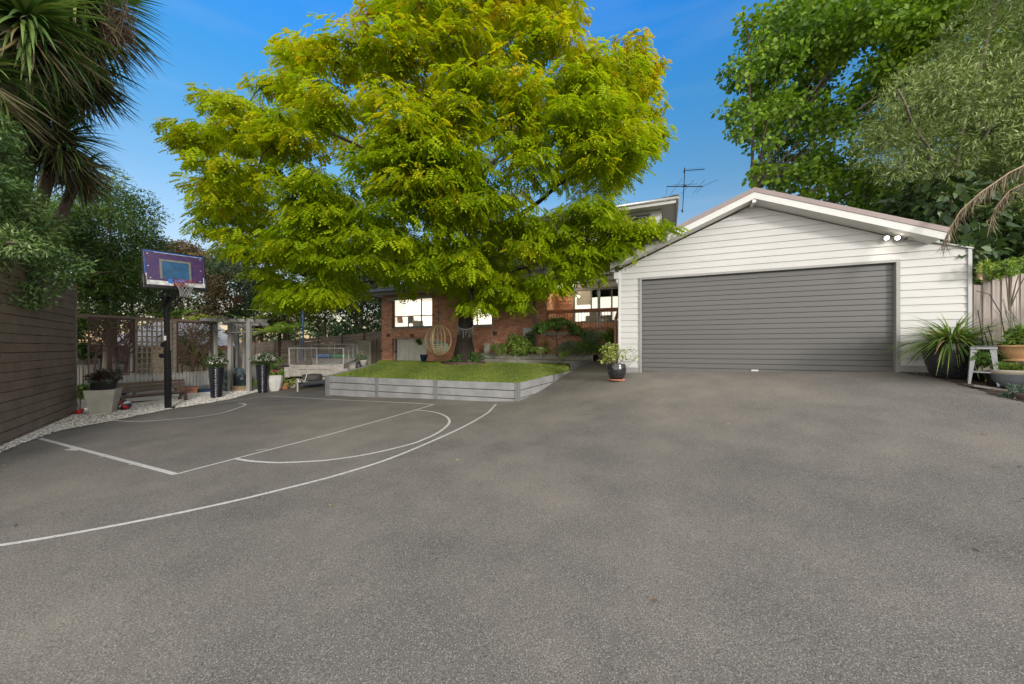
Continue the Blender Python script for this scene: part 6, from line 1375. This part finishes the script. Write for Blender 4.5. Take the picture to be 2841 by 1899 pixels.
# silver stool
ps_ = gg(2727, 1068, 5.75); t = thing('metal_stool', 'silver pressed metal stool beside the huge pot', 'stool', ps_, R(40)); hS = 1.5 + (964 - 960) / 1000 * 5.6 - ps_.z
g = G(); g.box(-.13, .13, -.13, .13, hS - .018, hS); g.hexa([(x, y, hS - .06) for x, y in sqring(.14)], [(x, y, hS - .018) for x, y in sqring(.132)]); g.obj('seat', STEEL, t, bev=.012)
for sx_, sy_ in ((-1, -1), (1, -1), (1, 1), (-1, 1)):
    g = G(); a = Vector((sx_ * .125, sy_ * .125, hS - .03)); b = Vector((sx_ * .155, sy_ * .155, 0)); u1, u2 = Vector((sx_, 0, 0)), Vector((0, sy_, 0))
    for u_ in (u1, u2):
        w0, w1 = .07, .026; th = (Vector((0, sy_, 0)) if u_ is u1 else Vector((sx_, 0, 0))) * .004
        g.hexa([b, b - u_ * w1, b - u_ * w1 - th, b - th], [a, a - u_ * w0, a - u_ * w0 - th, a - th])
    g.ball((b.x - sx_ * .012, b.y - sy_ * .012, .008), (.02, .02, .012), 10, 6); g.obj('leg', STEEL, t)
g = G(); zz = .22
for i in range(4):
    c_ = [(-.142, -.142), (.142, -.142), (.142, .142), (-.142, .142)]; g.bar((*c_[i], zz), (*c_[(i + 1) % 4], zz), .012, .022)
g.obj('foot_rail', STEEL, t)
# plank and pots
zr_ = .86; pk = P(2752, 1075, 5.55); pk2 = P(2850, 1106, 5.3); g = G(); d = Vector((pk2.x - pk.x + .35, pk2.y - pk.y - .1, pk2.z - pk.z + .0)); g.bar((-.15, .05, 0), d + Vector((0, 0, .0)), .30, .035); tag(g.obj('timber_plank', timber('grey_plank', (.13, .12, .105), (.24, .22, .19), 3, (.1, 1, 1)), None, loc=pk + Vector((0, .12, .02)), bev=.004), 'weathered grey plank under the nursery pot and bowl pot', 'plank')
p_ = P(2762, 1070, 5.72); t = potplant('nursery_pot', 'black plastic nursery pot with a leafy climber behind the stool', p_, [(.075, 0), (.105, .20), (.115, .205), (.115, .23), (.105, .23), (.10, .2), (.01, .2)], M('black_plastic_pot', (.035, .036, .04), .5, .1, 5, .03), MIDG, (-.05, 0, .50), (.20, .14, .22), 300, tmpl_leaf6(.6), (.05, .11))
g = G(); 
for k in range(3): g.tube([(0, 0, .2), (-.08 * k, .02, .6), (-.12 - .06 * k, 0, .95 - .1 * k)], .006, 5)
q0 = Vector((-.25, .05, 1.15)); g.tube([(-.05, .0, .2), (-.20, 0, .7), (-.28, 0, 1.2)], .005, 5); g.tube([(.15, 0, .75), (.08, 0, 1.15), (-.1, 0, 1.45), (-.3, 0, 1.5)], .006, 5); g.tube([(-.25, 0, .9), (.05, .02, .95)], .004, 4); g.tube([(-.22, 0, .75), (.02, .02, 1.05)], .004, 4); g.obj('wire_support', BLACKP, t)
p_ = P(2806, 1076, 5.5); t = potplant('bowl_pot', 'round grey bowl pot with beige rim of feathery green succulents', p_, [(.08, 0), (.13, .03), (.185, .12), (.20, .20), (.202, .205)], M('slate_grey_glaze', (.11, .12, .135), .45, .12, 5, .05), LGTG, (0, 0, .31), (.17, .17, .05), 1500, tmpl_simple(.16), (.03, .06), droop=-.5)
g = G(); g.lathe([(.2025, .205), (.206, .26), (.2, .27), (.185, .27), (.18, .24), (.01, .24)], 36); g.obj('beige_rim', M('beige_clay', (.36, .31, .24), .7, .12, 5, .05), t, True)
p_ = P(2826, 998, 5.55); t = potplant('terracotta_bowl', 'terracotta bowl of bright leafy plants raised on a dark timber stand', p_, [(.12, -.03), (.16, -.025), (.165, 0), (.11, .005), (.14, .03), (.18, .12), (.20, .19), (.215, .195), (.215, .22), (.19, .22), (.18, .18), (.01, .18)], M('ochre_terracotta', (.46, .26, .12), .8, .2, 6, .15), LGTG, (.03, 0, .36), (.20, .17, .13), 1500, tmpl_leaf6(.6), (.03, .07))
g = G()
for k in range(12): a = random.uniform(-.3, .1); g.tube([(0, 0, .2), (a * .6, 0, .55), (a, random.uniform(-.1, .1), random.uniform(.65, 1.0))], .003, 4)
g.obj('flower_stalks', GRYG, t)
g = G(); p2 = P(2826, 1003, 5.55); zb = gz(p2.x, p2.y)
for sx_ in (-1, 1):
    for sy_ in (-1, 1): g.bar((sx_ * .07, sy_ * .07, p2.z - zb - .02), (sx_ * .15, sy_ * .15, 0), .025, .025)
g.box(-.16, .16, -.16, .16, p2.z - zb - .04, p2.z - zb - .015); tag(g.obj('pot_stand', OLDW, None, loc=(p2.x, p2.y, zb)), 'dark timber stand under the terracotta bowl', 'plant stand')
plant('shrub', 'bronze leaved creeper behind the grey and terracotta bowl pots', 'shrub', P(2800, 1010, 5.75), (.16, .1, .16), 420, SUCC, tmpl_leaf6(), (.04, .08), zb=.9)
p_ = P(2838, 1110, 5.1); potplant('succulent_pot', 'low brown pot of pale blue rosettes beside the timber plank', p_, [(.08, 0), (.12, .08), (.13, .1), (.11, .1), (.01, .09)], M('brown_clay', (.09, .065, .05), .8, .15, 6, .1), SUCG, (-.02, 0, .14), (.13, .1, .05), 420, tmpl_simple(.5), (.03, .06), droop=-.4)
p_ = P(2805, 1108, 5.15); potplant('succulent', 'small blue green rosette succulent on the soil by the plank', Vector((p_.x, p_.y, p_.z - .03)), [(.02, 0), (.02, .02)], SOIL, SUCG, (0, 0, .06), (.08, .07, .04), 160, tmpl_simple(.4), (.04, .07), droop=-.5)
p_ = P(2738, 1056, 5.95); g = G(); g.box(-.05, .09, -.03, .03, .0, .07); g.box(.0, .04, -.032, .032, .07, .073); tag(g.obj('yellow_block', M('yellow_plastic', (.50, .33, .03), .6, .3, 12, .1), None, loc=p_ + Vector((.05, .0, -.02)), bev=.006), 'small yellow block under the stool on the plank', 'block')
p_ = P(2735, 1048, 6.05); g = G(); g.lathe([(.13, 0), (.17, .16), (.18, .17), (.16, .17), (.01, .13)], 24); tag(g.obj('black_tub', BLACKP, None, True, Vector((p_.x, p_.y, gz(p_.x, p_.y)))), 'low black tub in the shadow under the stool', 'tub')
# tall weathered paling fence
ra, rb_ = P(2689, 760, 6.95), P(3060, 700, 6.55); base = Vector((ra.x, ra.y, .7)); t = thing('paling_fence', 'tall silver weathered paling fence right of the garage', 'fence', base); g = G(); dvec = Vector((rb_.x - ra.x, rb_.y - ra.y, 0)); Lr = dvec.length; dvec.normalize(); nrm = Vector((-dvec.y, dvec.x, 0)); s = 0; k = 0
while s < Lr:
    w_ = random.uniform(.085, .105); px_ = proj(base + dvec * s)[0]; zt4 = (2.70 if s < .17 else 2.93 - .02 * s) - .7 + random.uniform(-.012, .012); off = .0 if k % 2 else .022
    a = dvec * s + nrm * off; b = dvec * (s + w_) + nrm * off; c = b + nrm * .016; d = a + nrm * .016; tw = random.uniform(-.006, .006)
    g.hexa([(a.x, a.y, -.3), (b.x, b.y, -.3), (c.x, c.y, -.3), (d.x, d.y, -.3)], [(a.x + tw, a.y, zt4), (b.x + tw, b.y, zt4), (c.x + tw, c.y, zt4), (d.x + tw, d.y, zt4)]); s += w_ - .012 if k % 2 else w_ - .03; k += 1
g.obj('palings', PALE, t); g = G()
for z in (.3, 1.9): g.hexa([nrm * .04 + Vector((0, 0, z)), dvec * Lr + nrm * .04 + Vector((0, 0, z)), dvec * Lr + nrm * .09 + Vector((0, 0, z)), nrm * .09 + Vector((0, 0, z))], [nrm * .04 + Vector((0, 0, z + .07)), dvec * Lr + nrm * .04 + Vector((0, 0, z + .07)), dvec * Lr + nrm * .09 + Vector((0, 0, z + .07)), nrm * .09 + Vector((0, 0, z + .07))])
g.obj('rail', OLDW, t)
g = G(); rc2 = rb_.copy(); rd = Vector((9.2, 1.5, 0)); base2 = Vector((rb_.x - .01, rb_.y - .05, .5)); d2 = (rd - base2); d2.z = 0; Lr = d2.length; d2.normalize(); s = 0; k = 0; n2_ = Vector((-d2.y, d2.x, 0))
while s < Lr:
    a = d2 * s + n2_ * (.0 if k % 2 else .02); b = d2 * (s + .1) + n2_ * (.0 if k % 2 else .02); c = b + n2_ * .016; d = a + n2_ * .016; g.hexa([(q.x, q.y, -.6) for q in (a, b, c, d)], [(q.x, q.y, 2.2) for q in (a, b, c, d)]); s += .082; k += 1
tag(g.obj('paling_fence', PALE, None, loc=base2), 'return of the weathered paling fence running toward the viewer', 'fence')
# bamboo / post and neighbour wall behind
g = G(); p_ = P(2717, 760, 7.6); g.tube([(0, 0, -1.6), (0, 0, .55)], .04, 12); tag(g.obj('timber_post', M('yellow_timber_post', (.36, .26, .12), .7, .2, 5, .2, stretch=(1, 1, .1)), None, True, p_), 'yellowish round post standing behind the paling fence', 'post')
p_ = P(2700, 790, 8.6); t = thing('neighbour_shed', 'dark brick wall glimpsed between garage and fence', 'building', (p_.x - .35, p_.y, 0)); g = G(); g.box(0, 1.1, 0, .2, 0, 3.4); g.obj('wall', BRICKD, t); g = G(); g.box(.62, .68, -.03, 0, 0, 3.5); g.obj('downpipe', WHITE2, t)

# ================================================================ TREES
def CP(px, py, Y): return P(px, py, Y)
# right: bright green maple-leaved tree behind the garage
BRT = leafmat('bright_maple_leaves', [(0, (.035, .08, .008)), (.4, (.10, .19, .014)), (.75, (.20, .31, .022)), (1, (.34, .42, .04))], .35, .45)
GR = [(x * K_, y * K_) for x, y in [(1640, 245), (1690, 225), (1655, 150), (1720, 130), (1690, 30), (1790, 20), (1815, -200), (2500, -250), (2500, 560), (2200, 540), (1950, 470), (1730, 425), (1715, 400), (1740, 350), (1690, 300)]]
c1 = ell_clumps(CP(2400, 330, 13.5), (6.0, 3.0, 6.2), 260, (.5, .85), inner=.45, gate=GR, yr=(10.6, 17))
c1b = np.array([(*P(px * K_, py * K_, 11.6), random.uniform(.26, .4)) for px, py in ((1662, 252), (1680, 268), (1700, 250), (1705, 300), (1720, 150), (1700, 180), (1710, 45), (1730, 60), (1740, 100), (1690, 150), (1745, 380), (1735, 405), (1760, 330), (1730, 260), (1760, 30), (1800, 20), (1790, 400), (1830, 415), (1870, 430), (1900, 440), (1940, 450), (1980, 455), (2020, 460), (1850, 390), (1900, 400), (1950, 410), (2000, 420), (2050, 440), (2100, 470), (1930, 380), (1980, 390), (2060, 470), (2130, 485))])
tree('broadleaf_tree', 'bright green maple leaved tree rising behind the garage', 'tree', Vector((9.6, 14.5, .6)), Vector((9.2, 13.8, 8.5)), .28, np.concatenate([c1, c1b]), 215, 'ball', tmpl_leaf6(.75), (.10, .19), BRT, droop=.5, flat=.7, nl=14, cw=.5)
# olive in front
OLV = leafmat('olive_leaves', [(0, (.060, .095, .022)), (.5, (.155, .215, .060)), (.85, (.28, .34, .12)), (1, (.44, .48, .24))], .2, .4)
GO = [(x * K_, y * K_) for x, y in [(1930, 300), (2010, 260), (2040, 160), (2150, 120), (2180, 20), (2280, -60), (2300, -250), (2700, -250), (2700, 640), (2330, 620), (2300, 560), (2230, 490), (2150, 470), (2060, 430), (2000, 380), (1960, 330)]]
c2 = ell_clumps(CP(2700, 260, 8.6), (5.2, 1.9, 5.0), 230, (.34, .6), inner=.2, gate=GO, yr=(7.0, 10.6))
tree('olive_tree', 'grey green narrow leaved olive tree overhanging the weathered paling fence', 'tree', Vector((10.6, 8.8, .8)), Vector((10.4, 8.6, 5.2)), .20, c2, 290, 'ball', tmpl_simple(.20), (.08, .15), OLV, droop=.2, flat=.8, nl=8, cw=.5, rbr=.010)
# dark loquat under it
LQ = leafmat('loquat_leaves', [(0, (.012, .028, .010)), (.6, (.035, .07, .02)), (.9, (.08, .13, .03)), (1, (.16, .2, .05))], .15, .35)
GQ = [(x * K_, y * K_) for x, y in [(2030, 410), (2200, 430), (2380, 480), (2500, 520), (2500, 680), (2240, 640), (2180, 600), (2160, 540), (2060, 480), (1980, 440)]]
c3 = ell_clumps(CP(2660, 640, 8.2), (3.4, 1.4, 1.9), 60, (.35, .55), inner=.1, gate=GQ, yr=(7.1, 10))
tree('loquat_tree', 'dark large leaved tree with bare forked limbs behind the garage eave', 'tree', Vector((9.4, 8.6, .8)), Vector((9.2, 8.5, 4.1)), .14, c3, 75, 'ball', tmpl_leaf6(.42), (.16, .30), LQ, droop=1.0, flat=.8, nl=9, rbr=.02)
plant('shrub', 'bright yellow green shrub hanging over the weathered paling fence', 'shrub', P(2800, 745, 6.6), (.5, .2, .22), 1100, LGTG, tmpl_simple(.4), (.05, .10), zb=2.2)
plant('shrub', 'small dark shrub in the gap between garage and paling fence', 'shrub', P(2705, 775, 7.3), (.16, .1, .16), 200, MIDG, tmpl_leaf6(), (.06, .1), zb=2.0)
# dead palm frond
DEAD = leafmat('dead_palm_leaflets', [(0, (.11, .08, .055)), (1, (.28, .22, .155))], .15, .8)
pf = P(2900, 430, 6.2); t = thing('dead_palm_frond', 'brown dead palm frond drooping over the garage roof corner', 'palm frond', pf)
def frond(t, pts, n, ln, mat, o_, wdt=.05, hang=.5):
    pts = [Vector(p) for p in pts]; g = G(); g.tube([p - Vector(o_) for p in pts], [.018 * (1 - .8 * i / (len(pts) - 1)) for i in range(len(pts))], 6); g.obj('stalk', M('dead_stalk', (.26, .19, .12), .8, .2, 8, .1), t)
    ps = []; d_ = []
    for k in range(n):
        f_ = k / n * (len(pts) - 1); i = int(f_); a = pts[i].lerp(pts[min(i + 1, len(pts) - 1)], f_ - i); tg = (pts[min(i + 1, len(pts) - 1)] - pts[i]).normalized(); sd_ = tg.cross(Vector((0, 0, 1))).normalized() * (1 if k % 2 else -1)
        ps.append(a); d_.append(tg * .7 + sd_ * .55 * random.uniform(.3, 1) + Vector((0, 0, -hang * random.uniform(.5, 1.6))))
    ps = np.array(ps); d_ = np.array([tuple(v) for v in d_]); foliage('leaflets', mat, t, ps, d_, rng.normal(size=(n, 3)) * .4 + np.array([0, 0, 1]), rng.uniform(ln * .6, ln, n), tmpl_strap(wdt, .35, 3), rng.uniform(0, 1, n), np.array(o_))
frond(t, [P(3150, 470, 7.0), P(3020, 430, 6.5), P(2900, 430, 6.2), P(2800, 480, 6.25), P(2720, 535, 6.3), P(2665, 585, 6.35), P(2632, 640, 6.38), P(2618, 672, 6.4)], 230, .42, DEAD, pf, .03, .8)
pf = P(2930, 500, 6.0); t = thing('dead_palm_frond', 'second paler dead frond hanging against the olive tree', 'palm frond', pf)
frond(t, [P(3150, 490, 7.0), P(3030, 480, 6.4), P(2930, 490, 6.0), P(2860, 500, 6.1), P(2800, 530, 6.2), P(2760, 580, 6.25), P(2750, 610, 6.3)], 150, .42, DEAD, pf, .026, .9)

# left: cordyline palms
PALM = leafmat('palm_blades', [(0, (.030, .065, .018)), (.55, (.085, .155, .040)), (.9, (.18, .26, .07)), (1, (.26, .28, .09))], .2, .4)
PDRY = leafmat('dry_palm_blades', [(0, (.035, .036, .020)), (.6, (.080, .075, .038)), (1, (.17, .13, .05))], .15, .7)
def cordy(label, heads, base, group):
    t = thing('cabbage_palm', label, 'palm tree', base, group=group); b = np.array(base); g = G(); g2 = []
    for (px, py, Y, ln, n, nd) in heads:
        h = P(px, py, Y); g.tube([(0, 0, 0), ((h - Vector(base)) * .5 + Vector((.1, 0, .3))), h - Vector(base)], [.16, .12, .09], 9)
    g.obj('trunk', BARK2, t, True)
    for (px, py, Y, ln, n, nd) in heads:
        h = np.array(P(px, py, Y)); u = unit(n); u[:, 2] = u[:, 2] * .8 + .25; foliage('crown', PALM, t, h + u * .08, u, np.tile([0, 0, 1.0], (n, 1)) + rng.normal(size=(n, 3)) * .15, rng.uniform(ln * .7, ln * 1.1, n), tmpl_strap(.052, .42, 6), rng.uniform(0, 1, n), b)
        if nd:
            u = unit(nd); u[:, 2] = -np.abs(u[:, 2]) * 1.3 - .35; foliage('dry_skirt', PDRY, t, h + u * .1 + np.array([0, 0, -.1]), u, rng.normal(size=(nd, 3)), rng.uniform(ln * .7, ln * 1.1, nd), tmpl_strap(.035, .15, 5), rng.uniform(0, 1, nd), b)
    return t
cordy('cabbage palm with the big upper crown towering over the dark slatted fence', [(70, 60, 7.0, 1.35, 420, 160), (215, 10, 8.2, 1.5, 420, 260), (-60, 200, 6.6, 1.2, 180, 120)], Vector((-13.6, 8.4, -.3)), 'cabbage palms over the dark fence')
cordy('cabbage palm with one lower crown beneath the big one', [(165, 395, 8.6, 1.10, 260, 200), (70, 330, 8.2, 1.0, 160, 200), (130, 215, 8.4, 1.15, 260, 320), (215, 180, 8.9, 1.2, 260, 340), (40, 250, 7.8, 1.1, 220, 200), (225, 470, 9.2, .8, 160, 200)], Vector((-14.2, 9.6, -.3)), 'cabbage palms over the dark fence')
# flower panicle twigs
t = thing('palm_flower_spray', 'brown twiggy flower spray sticking out of the palm crown', 'flower spray', P(290, 60, 8.2)); o_ = P(290, 60, 8.2); g = G()
for k in range(230):
    a = P(random.gauss(290, 35), random.gauss(45, 30), 8.2 + random.uniform(-.4, .4)) - o_; e_ = P(random.uniform(300, 405), random.uniform(20, 165), 8.2 + random.uniform(-.4, .4)) - o_; m_ = a.lerp(e_, .5) + Vector((0, 0, random.uniform(-.08, .12))); g.tube([a, m_, m_.lerp(e_, random.uniform(.4, 1))], .004, 3)
g.obj('twigs', M('brown_twigs', (.07, .045, .03), .8, .3, 9, 0), t)
# variegated shrub over the dark fence
VAR = leafmat('variegated_leaves', [(0, (.026, .060, .014)), (.5, (.075, .145, .035)), (.85, (.17, .25, .08)), (1, (.32, .37, .19))], .2, .35)
GV = [(-400, 200), (0, 230), (70, 330), (60, 480), (150, 600), (205, 690), (240, 760), (180, 800), (110, 820), (115, 870), (60, 900), (0, 890), (-400, 900)]
c4 = ell_clumps(P(-60, 600, 6.6), (2.6, 1.6, 2.6), 120, (.26, .42), inner=.1, gate=GV, yr=(5.0, 8.2))
tree('variegated_tree', 'silvery variegated evergreen spilling over the top of the dark fence', 'tree', Vector((-9.6, 6.3, -.3)), Vector((-9.2, 6.3, 3.8)), .13, c4, 360, 'ball', tmpl_simple(.30), (.06, .12), VAR, droop=.5, flat=.75, nl=8, rbr=.014)
# dark bushy trees behind the screens
PIT = leafmat('pittosporum_leaves', [(0, (.020, .045, .010)), (.5, (.06, .12, .018)), (.85, (.14, .22, .03)), (1, (.26, .31, .06))], .25, .4)
def btree(nm, lab, c, r, n, rad, per, mat, tm, size, base, top, r0, group='trees behind the screens', flat=.7, mode='ball', inner=.4, cat='tree', droop=.4, nl=7):
    return tree(nm, lab, cat, Vector(base), Vector(top), r0, ell_clumps(c, r, n, rad, inner=inner), per, mode, tm, size, mat, droop=droop, flat=flat, nl=nl, group=group, rbr=.02)
btree('evergreen_tree', 'dense dark evergreen just behind the dark fence end', P(240, 690, 11.6), (2.0, 1.5, 1.9), 80, (.35, .6), 190, PIT, tmpl_simple(.35), (.08, .15), (-13.4, 11.9, -.3), (-13.4, 11.9, 4.2), .14)
btree('evergreen_tree', 'glossy green evergreen rising left of the purple backboard', P(300, 640, 13.2), (1.45, 1.5, 1.9), 80, (.35, .6), 190, PIT, tmpl_simple(.35), (.08, .15), (-14.6, 13.2, -.3), (-14.6, 13.2, 5.2), .14)
btree('evergreen_tree', 'lower spreading evergreen behind the rusty screen and backboard', P(350, 800, 14.5), (2.2, 1.4, 1.5), 70, (.35, .6), 170, PIT, tmpl_simple(.35), (.08, .15), (-15.4, 14.6, -.3), (-15.4, 14.6, 3.8), .12)
DKT = leafmat('dark_tree_leaves', [(0, (0.015, 0.033, 0.013)), (.6, (0.042, 0.078, 0.027)), (1, (0.105, 0.150, 0.045))], .15)
BRN = leafmat('bronze_tree_leaves', [(0, (0.044, 0.037, 0.015)), (.5, (0.112, 0.081, 0.031)), (.8, (0.213, 0.112, 0.044)), (1, (0.325, 0.163, 0.062))], .25)
btree('evergreen_tree', 'deep green evergreen filling the gap above the dark fence', P(130, 760, 10.8), (2.0, 1.3, 2.2), 80, (.35, .6), 190, PIT, tmpl_simple(.35), (.08, .15), (-13.6, 10.6, -.3), (-13.6, 10.6, 3.6), .14)
btree('round_tree', 'round dark green tree between backboard and big tree', P(655, 800, 22), (2.0, 1.6, 2.3), 80, (.4, .65), 130, DKT, tmpl_simple(.45), (.12, .2), (-16.8, 22, -1), (-16.8, 22, 5), .18)
btree('bronze_tree', 'bronze leaved tree seen through and below the net', P(520, 830, 20.5), (2.6, 1.6, 1.9), 70, (.4, .7), 120, BRN, tmpl_simple(.45), (.12, .2), (-18.4, 20.5, -1), (-18.4, 20.5, 4), .16)
btree('orange_topped_tree', 'distant orange topped tree crown right above the backboard', P(600, 730, 30), (2.4, 1.6, 1.3), 40, (.5, .8), 130, BRN, tmpl_simple(.5), (.16, .28), (-24.6, 30, -1), (-24.6, 30, 8), .2)
btree('orange_topped_tree', 'distant bronze tree crown peeking over the backboard edge', P(500, 715, 30), (1.9, 1.5, 1.2), 34, (.5, .8), 120, BRN, tmpl_simple(.5), (.16, .28), (-27.6, 30, -1), (-27.6, 30, 8), .2)
btree('bronze_tree', 'mixed bronze and green tree behind the left edge of the big tree', P(730, 860, 26), (2.2, 1.6, 2.4), 50, (.5, .8), 120, BRN, tmpl_simple(.45), (.14, .24), (-18, 26, -1), (-18, 26, 5), .16)
YGT = leafmat('sunlit_yellow_green', [(0, (.03, .05, .010)), (.5, (.11, .15, .022)), (1, (.30, .32, .07))], .3)
btree('backyard_tree', 'sunlit yellow green tree above the ferns', P(800, 850, 23), (2.2, 1.5, 1.9), 60, (.4, .7), 120, YGT, tmpl_simple(.45), (.10, .18), (-14.3, 23, -1), (-14.3, 23, 4), .14)
btree('backyard_tree', 'dark tree with pale twin trunks over the middle of the brown fence', P(900, 830, 24), (2.6, 1.5, 2.2), 60, (.4, .7), 110, YGT, tmpl_simple(.45), (.10, .18), (-12.2, 23.6, -1), (-12.2, 23.6, 4.5), .15)
btree('backyard_tree', 'dark shadowy tree beside the left corner of the house', P(1010, 830, 22.5), (2.6, 1.6, 3.0), 80, (.5, .8), 230, DKT, tmpl_simple(.45), (.12, .2), (-9.4, 22.5, -1), (-9.4, 22.5, 5), .18)
btree('backyard_tree', 'tall dark tree directly behind the house corner', P(1000, 700, 27), (4.5, 2, 4.0), 70, (.7, 1.1), 230, DKT, tmpl_simple(.45), (.15, .25), (-11.6, 27, -1), (-11.6, 27, 7), .22)
btree('hedge_shrub', 'yellow green shrub seen through the right rusty screen', P(545, 960, 15.5), (.9, .6, .8), 22, (.25, .4), 130, YGT, tmpl_leaf6(), (.08, .14), (-13.6, 15.6, -.4), (-13.6, 15.6, 1.2), .05)
btree('hedge_shrub', 'green shrub behind the left end of the first rusty screen', P(225, 930, 12.6), (.7, .5, .9), 22, (.25, .4), 130, PIT, tmpl_leaf6(), (.08, .14), (-15, 12.6, -.4), (-15, 12.6, 1.2), .05)
# shrub at fence foot beside planter
plant('shrub', 'dark weedy shrub squeezed between dark fence and cream planter', 'shrub', P(222, 1085, 9.25), (.2, .2, .42), 500, MIDG, tmpl_leaf6(), (.05, .1), zb=-.2)
plant('shrub', 'yellow green leaves in the dark blue trough behind the balls', 'shrub', P(322, 1092, 10.3), (.22, .1, .09), 160, LGTG, tmpl_leaf6(), (.05, .1), stem=False)
plant('shrub', 'lily leaves and orange blooms behind the arbour posts', 'shrub', P(668, 1045, 14.2), (.3, .2, .25), 200, LGTG, tmpl_strap(.08, .4), (.2, .4), fl=OFL, nf=14, zb=.1, droop=-.8)
plant('shrub', 'strap leaved clump between arbour post and second tall pot', 'shrub', P(706, 1064, 13.1), (.2, .12, .12), 90, LGTG, tmpl_strap(.09, .5), (.2, .36), zb=.1, droop=-.8)
plant('shrub', 'leafy green plants behind the second tall pot', 'shrub', P(745, 1010, 14.4), (.7, .3, .22), 700, LGTG, tmpl_leaf6(), (.07, .13), zb=.3)
plant('shrub', 'flowering shrub with grey green leaves before the corrugated sheet', 'shrub', P(1006, 995, 15.2), (.32, .2, .30), 420, GRYG, tmpl_leaf6(), (.06, .11), fl=leafmat('mauve_petals', [(0, (.2, .1, .12)), (1, (.6, .55, .3))], .2), nf=30, zb=.5)
p_ = P(1008, 1016, 14.8); g = G(); g.lathe([(.11, 0), (.15, .2), (.16, .24), (.14, .24), (.01, .2)], 20); tag(g.obj('plant_pot', CREAM, None, True, p_), 'small cream pot by the corrugated sheet', 'pot')
# tree ferns
FERN = leafmat('fern_fronds', [(0, (.10, .18, .03)), (.6, (.24, .34, .06)), (1, (.45, .50, .13))], .45)
def fern(label, c, rr2, n, base, grp='tree ferns over the back fence'):
    t = thing('tree_fern', label, 'fern', base, group=grp); g = G(); g.tube([(0, 0, 0), c - Vector(base)], [.13, .10], 9); g.obj('trunk', BARK, t, True); a = np.linspace(0, 2 * np.pi, n, endpoint=False) + rng.uniform(-.1, .1, n); d_ = np.c_[np.cos(a), np.sin(a), rng.uniform(.15, 1.0, n)]
    V = []; F = []
    for k in range(22):
        x = .10 + .88 * k / 22; l = .24 * math.sin(math.pi * min(1, (x + .15)) ** .8) + .02; z = .18 * x - .42 * x * x
        for sg in (1, -1):
            i = len(V); V += [(x, 0, z), (x + .025, sg * l * .5, z - .01), (x + .045, sg * l, z - .05), (x - .012, sg * l * .5, z - .015)]; F.append((i, i + 1, i + 2, i + 3) if sg > 0 else (i + 3, i + 2, i + 1, i))
    foliage('fronds', FERN, t, np.tile(np.array(c), (n, 1)), d_, np.tile([0, 0, 1.0], (n, 1)) + rng.normal(size=(n, 3)) * .1, rng.uniform(rr2 * .8, rr2, n), (np.array(V), F), rng.uniform(0, 1, n), np.array(base))
fern('pale green tree fern with fronds reaching over the fence middle', P(775, 925, 19.6), 2.0, 15, (-12.6, 19.8, -.8)); fern('smaller tree fern left of the other, behind the arbour', P(700, 905, 21.5), 1.7, 13, (-15.5, 21.5, -1)); fern('upper tree fern under the big tree', P(790, 875, 22), 1.9, 13, (-13.9, 22, -1)); fern('dim green tree fern behind the backboard post', P(470, 882, 16.2), 1.5, 13, (-15.4, 16.2, -.6))
# far tree belt
o = ell_clumps((-8, 48, 2.0), (46, 5, 3.0), 190, (1.4, 2.3), inner=.1)
ps, d_, u_, ix = clump_leaves(o, 90, 'ball', .3, .8); o = foliage('distant_woodland', DKT, None, ps, d_, u_, rng.uniform(.4, .7, len(ps)), tmpl_simple(.6), rng.uniform(0, 1, len(ps))); o['kind'] = 'stuff'; o['label'] = 'dark distant woodland beyond the fences'; o['category'] = 'woodland'

# ================================================================ countable pieces become parts of their own
def separate(o):
    me = o.data; n = len(me.vertices); par = list(range(n))
    def fd_(a):
        while par[a] != a: par[a] = par[par[a]]; a = par[a]
        return a
    for e_ in me.edges:
        a, b = fd_(e_.vertices[0]), fd_(e_.vertices[1])
        if a != b: par[a] = b
    comp = {}
    for i in range(n): comp.setdefault(fd_(i), []).append(i)
    cs = list(comp.values())
    if len(cs) < 2 or len(cs) > 400: return
    co = np.array([tuple(v.co) for v in me.vertices]); bb_ = [(co[c].min(0) - .004, co[c].max(0) + .004) for c in cs]; gid = list(range(len(cs)))
    def f2(a):
        while gid[a] != a: a = gid[a]
        return a
    for i in range(len(cs)):
        for j in range(i):
            if (bb_[i][0] <= bb_[j][1]).all() and (bb_[j][0] <= bb_[i][1]).all(): gid[f2(i)] = f2(j)
    gs = {}
    for i in range(len(cs)): gs.setdefault(f2(i), []).extend(cs[i])
    if len(gs) < 2: return
    own = {}
    for k, c in enumerate(gs.values()):
        for v in c: own[v] = k
    fs = [[] for _ in gs]
    for p in me.polygons: fs[own[p.vertices[0]]].append(tuple(p.vertices))
    sm = me.polygons[0].use_smooth
    for k, (c, f) in enumerate(zip(gs.values(), fs)):
        mp_ = {v: i for i, v in enumerate(c)}; m2 = bpy.data.meshes.new(o.name.split('.')[0]); m2.from_pydata([tuple(co[v]) for v in c], [], [tuple(mp_[v] for v in q) for q in f]); m2.update()
        for mt in me.materials: m2.materials.append(mt)
        if sm: m2.polygons.foreach_set('use_smooth', [True] * len(m2.polygons))
        if k == 0: o.data = m2
        else: d = o.copy(); d.data = m2; COL.objects.link(d)
for o in list(COL.objects):
    if o.type == 'MESH' and o.parent and not o.children and o.name.split('.')[0] in ('plinth', 'air_vent', 'wall_light', 'arm', 'post', 'leg', 'fence_post', 'fence_posts', 'baluster', 'step_tread', 'bolt', 'cross_rail', 'crank', 'rail') or (o.name == 'top_beam.001'): separate(o)
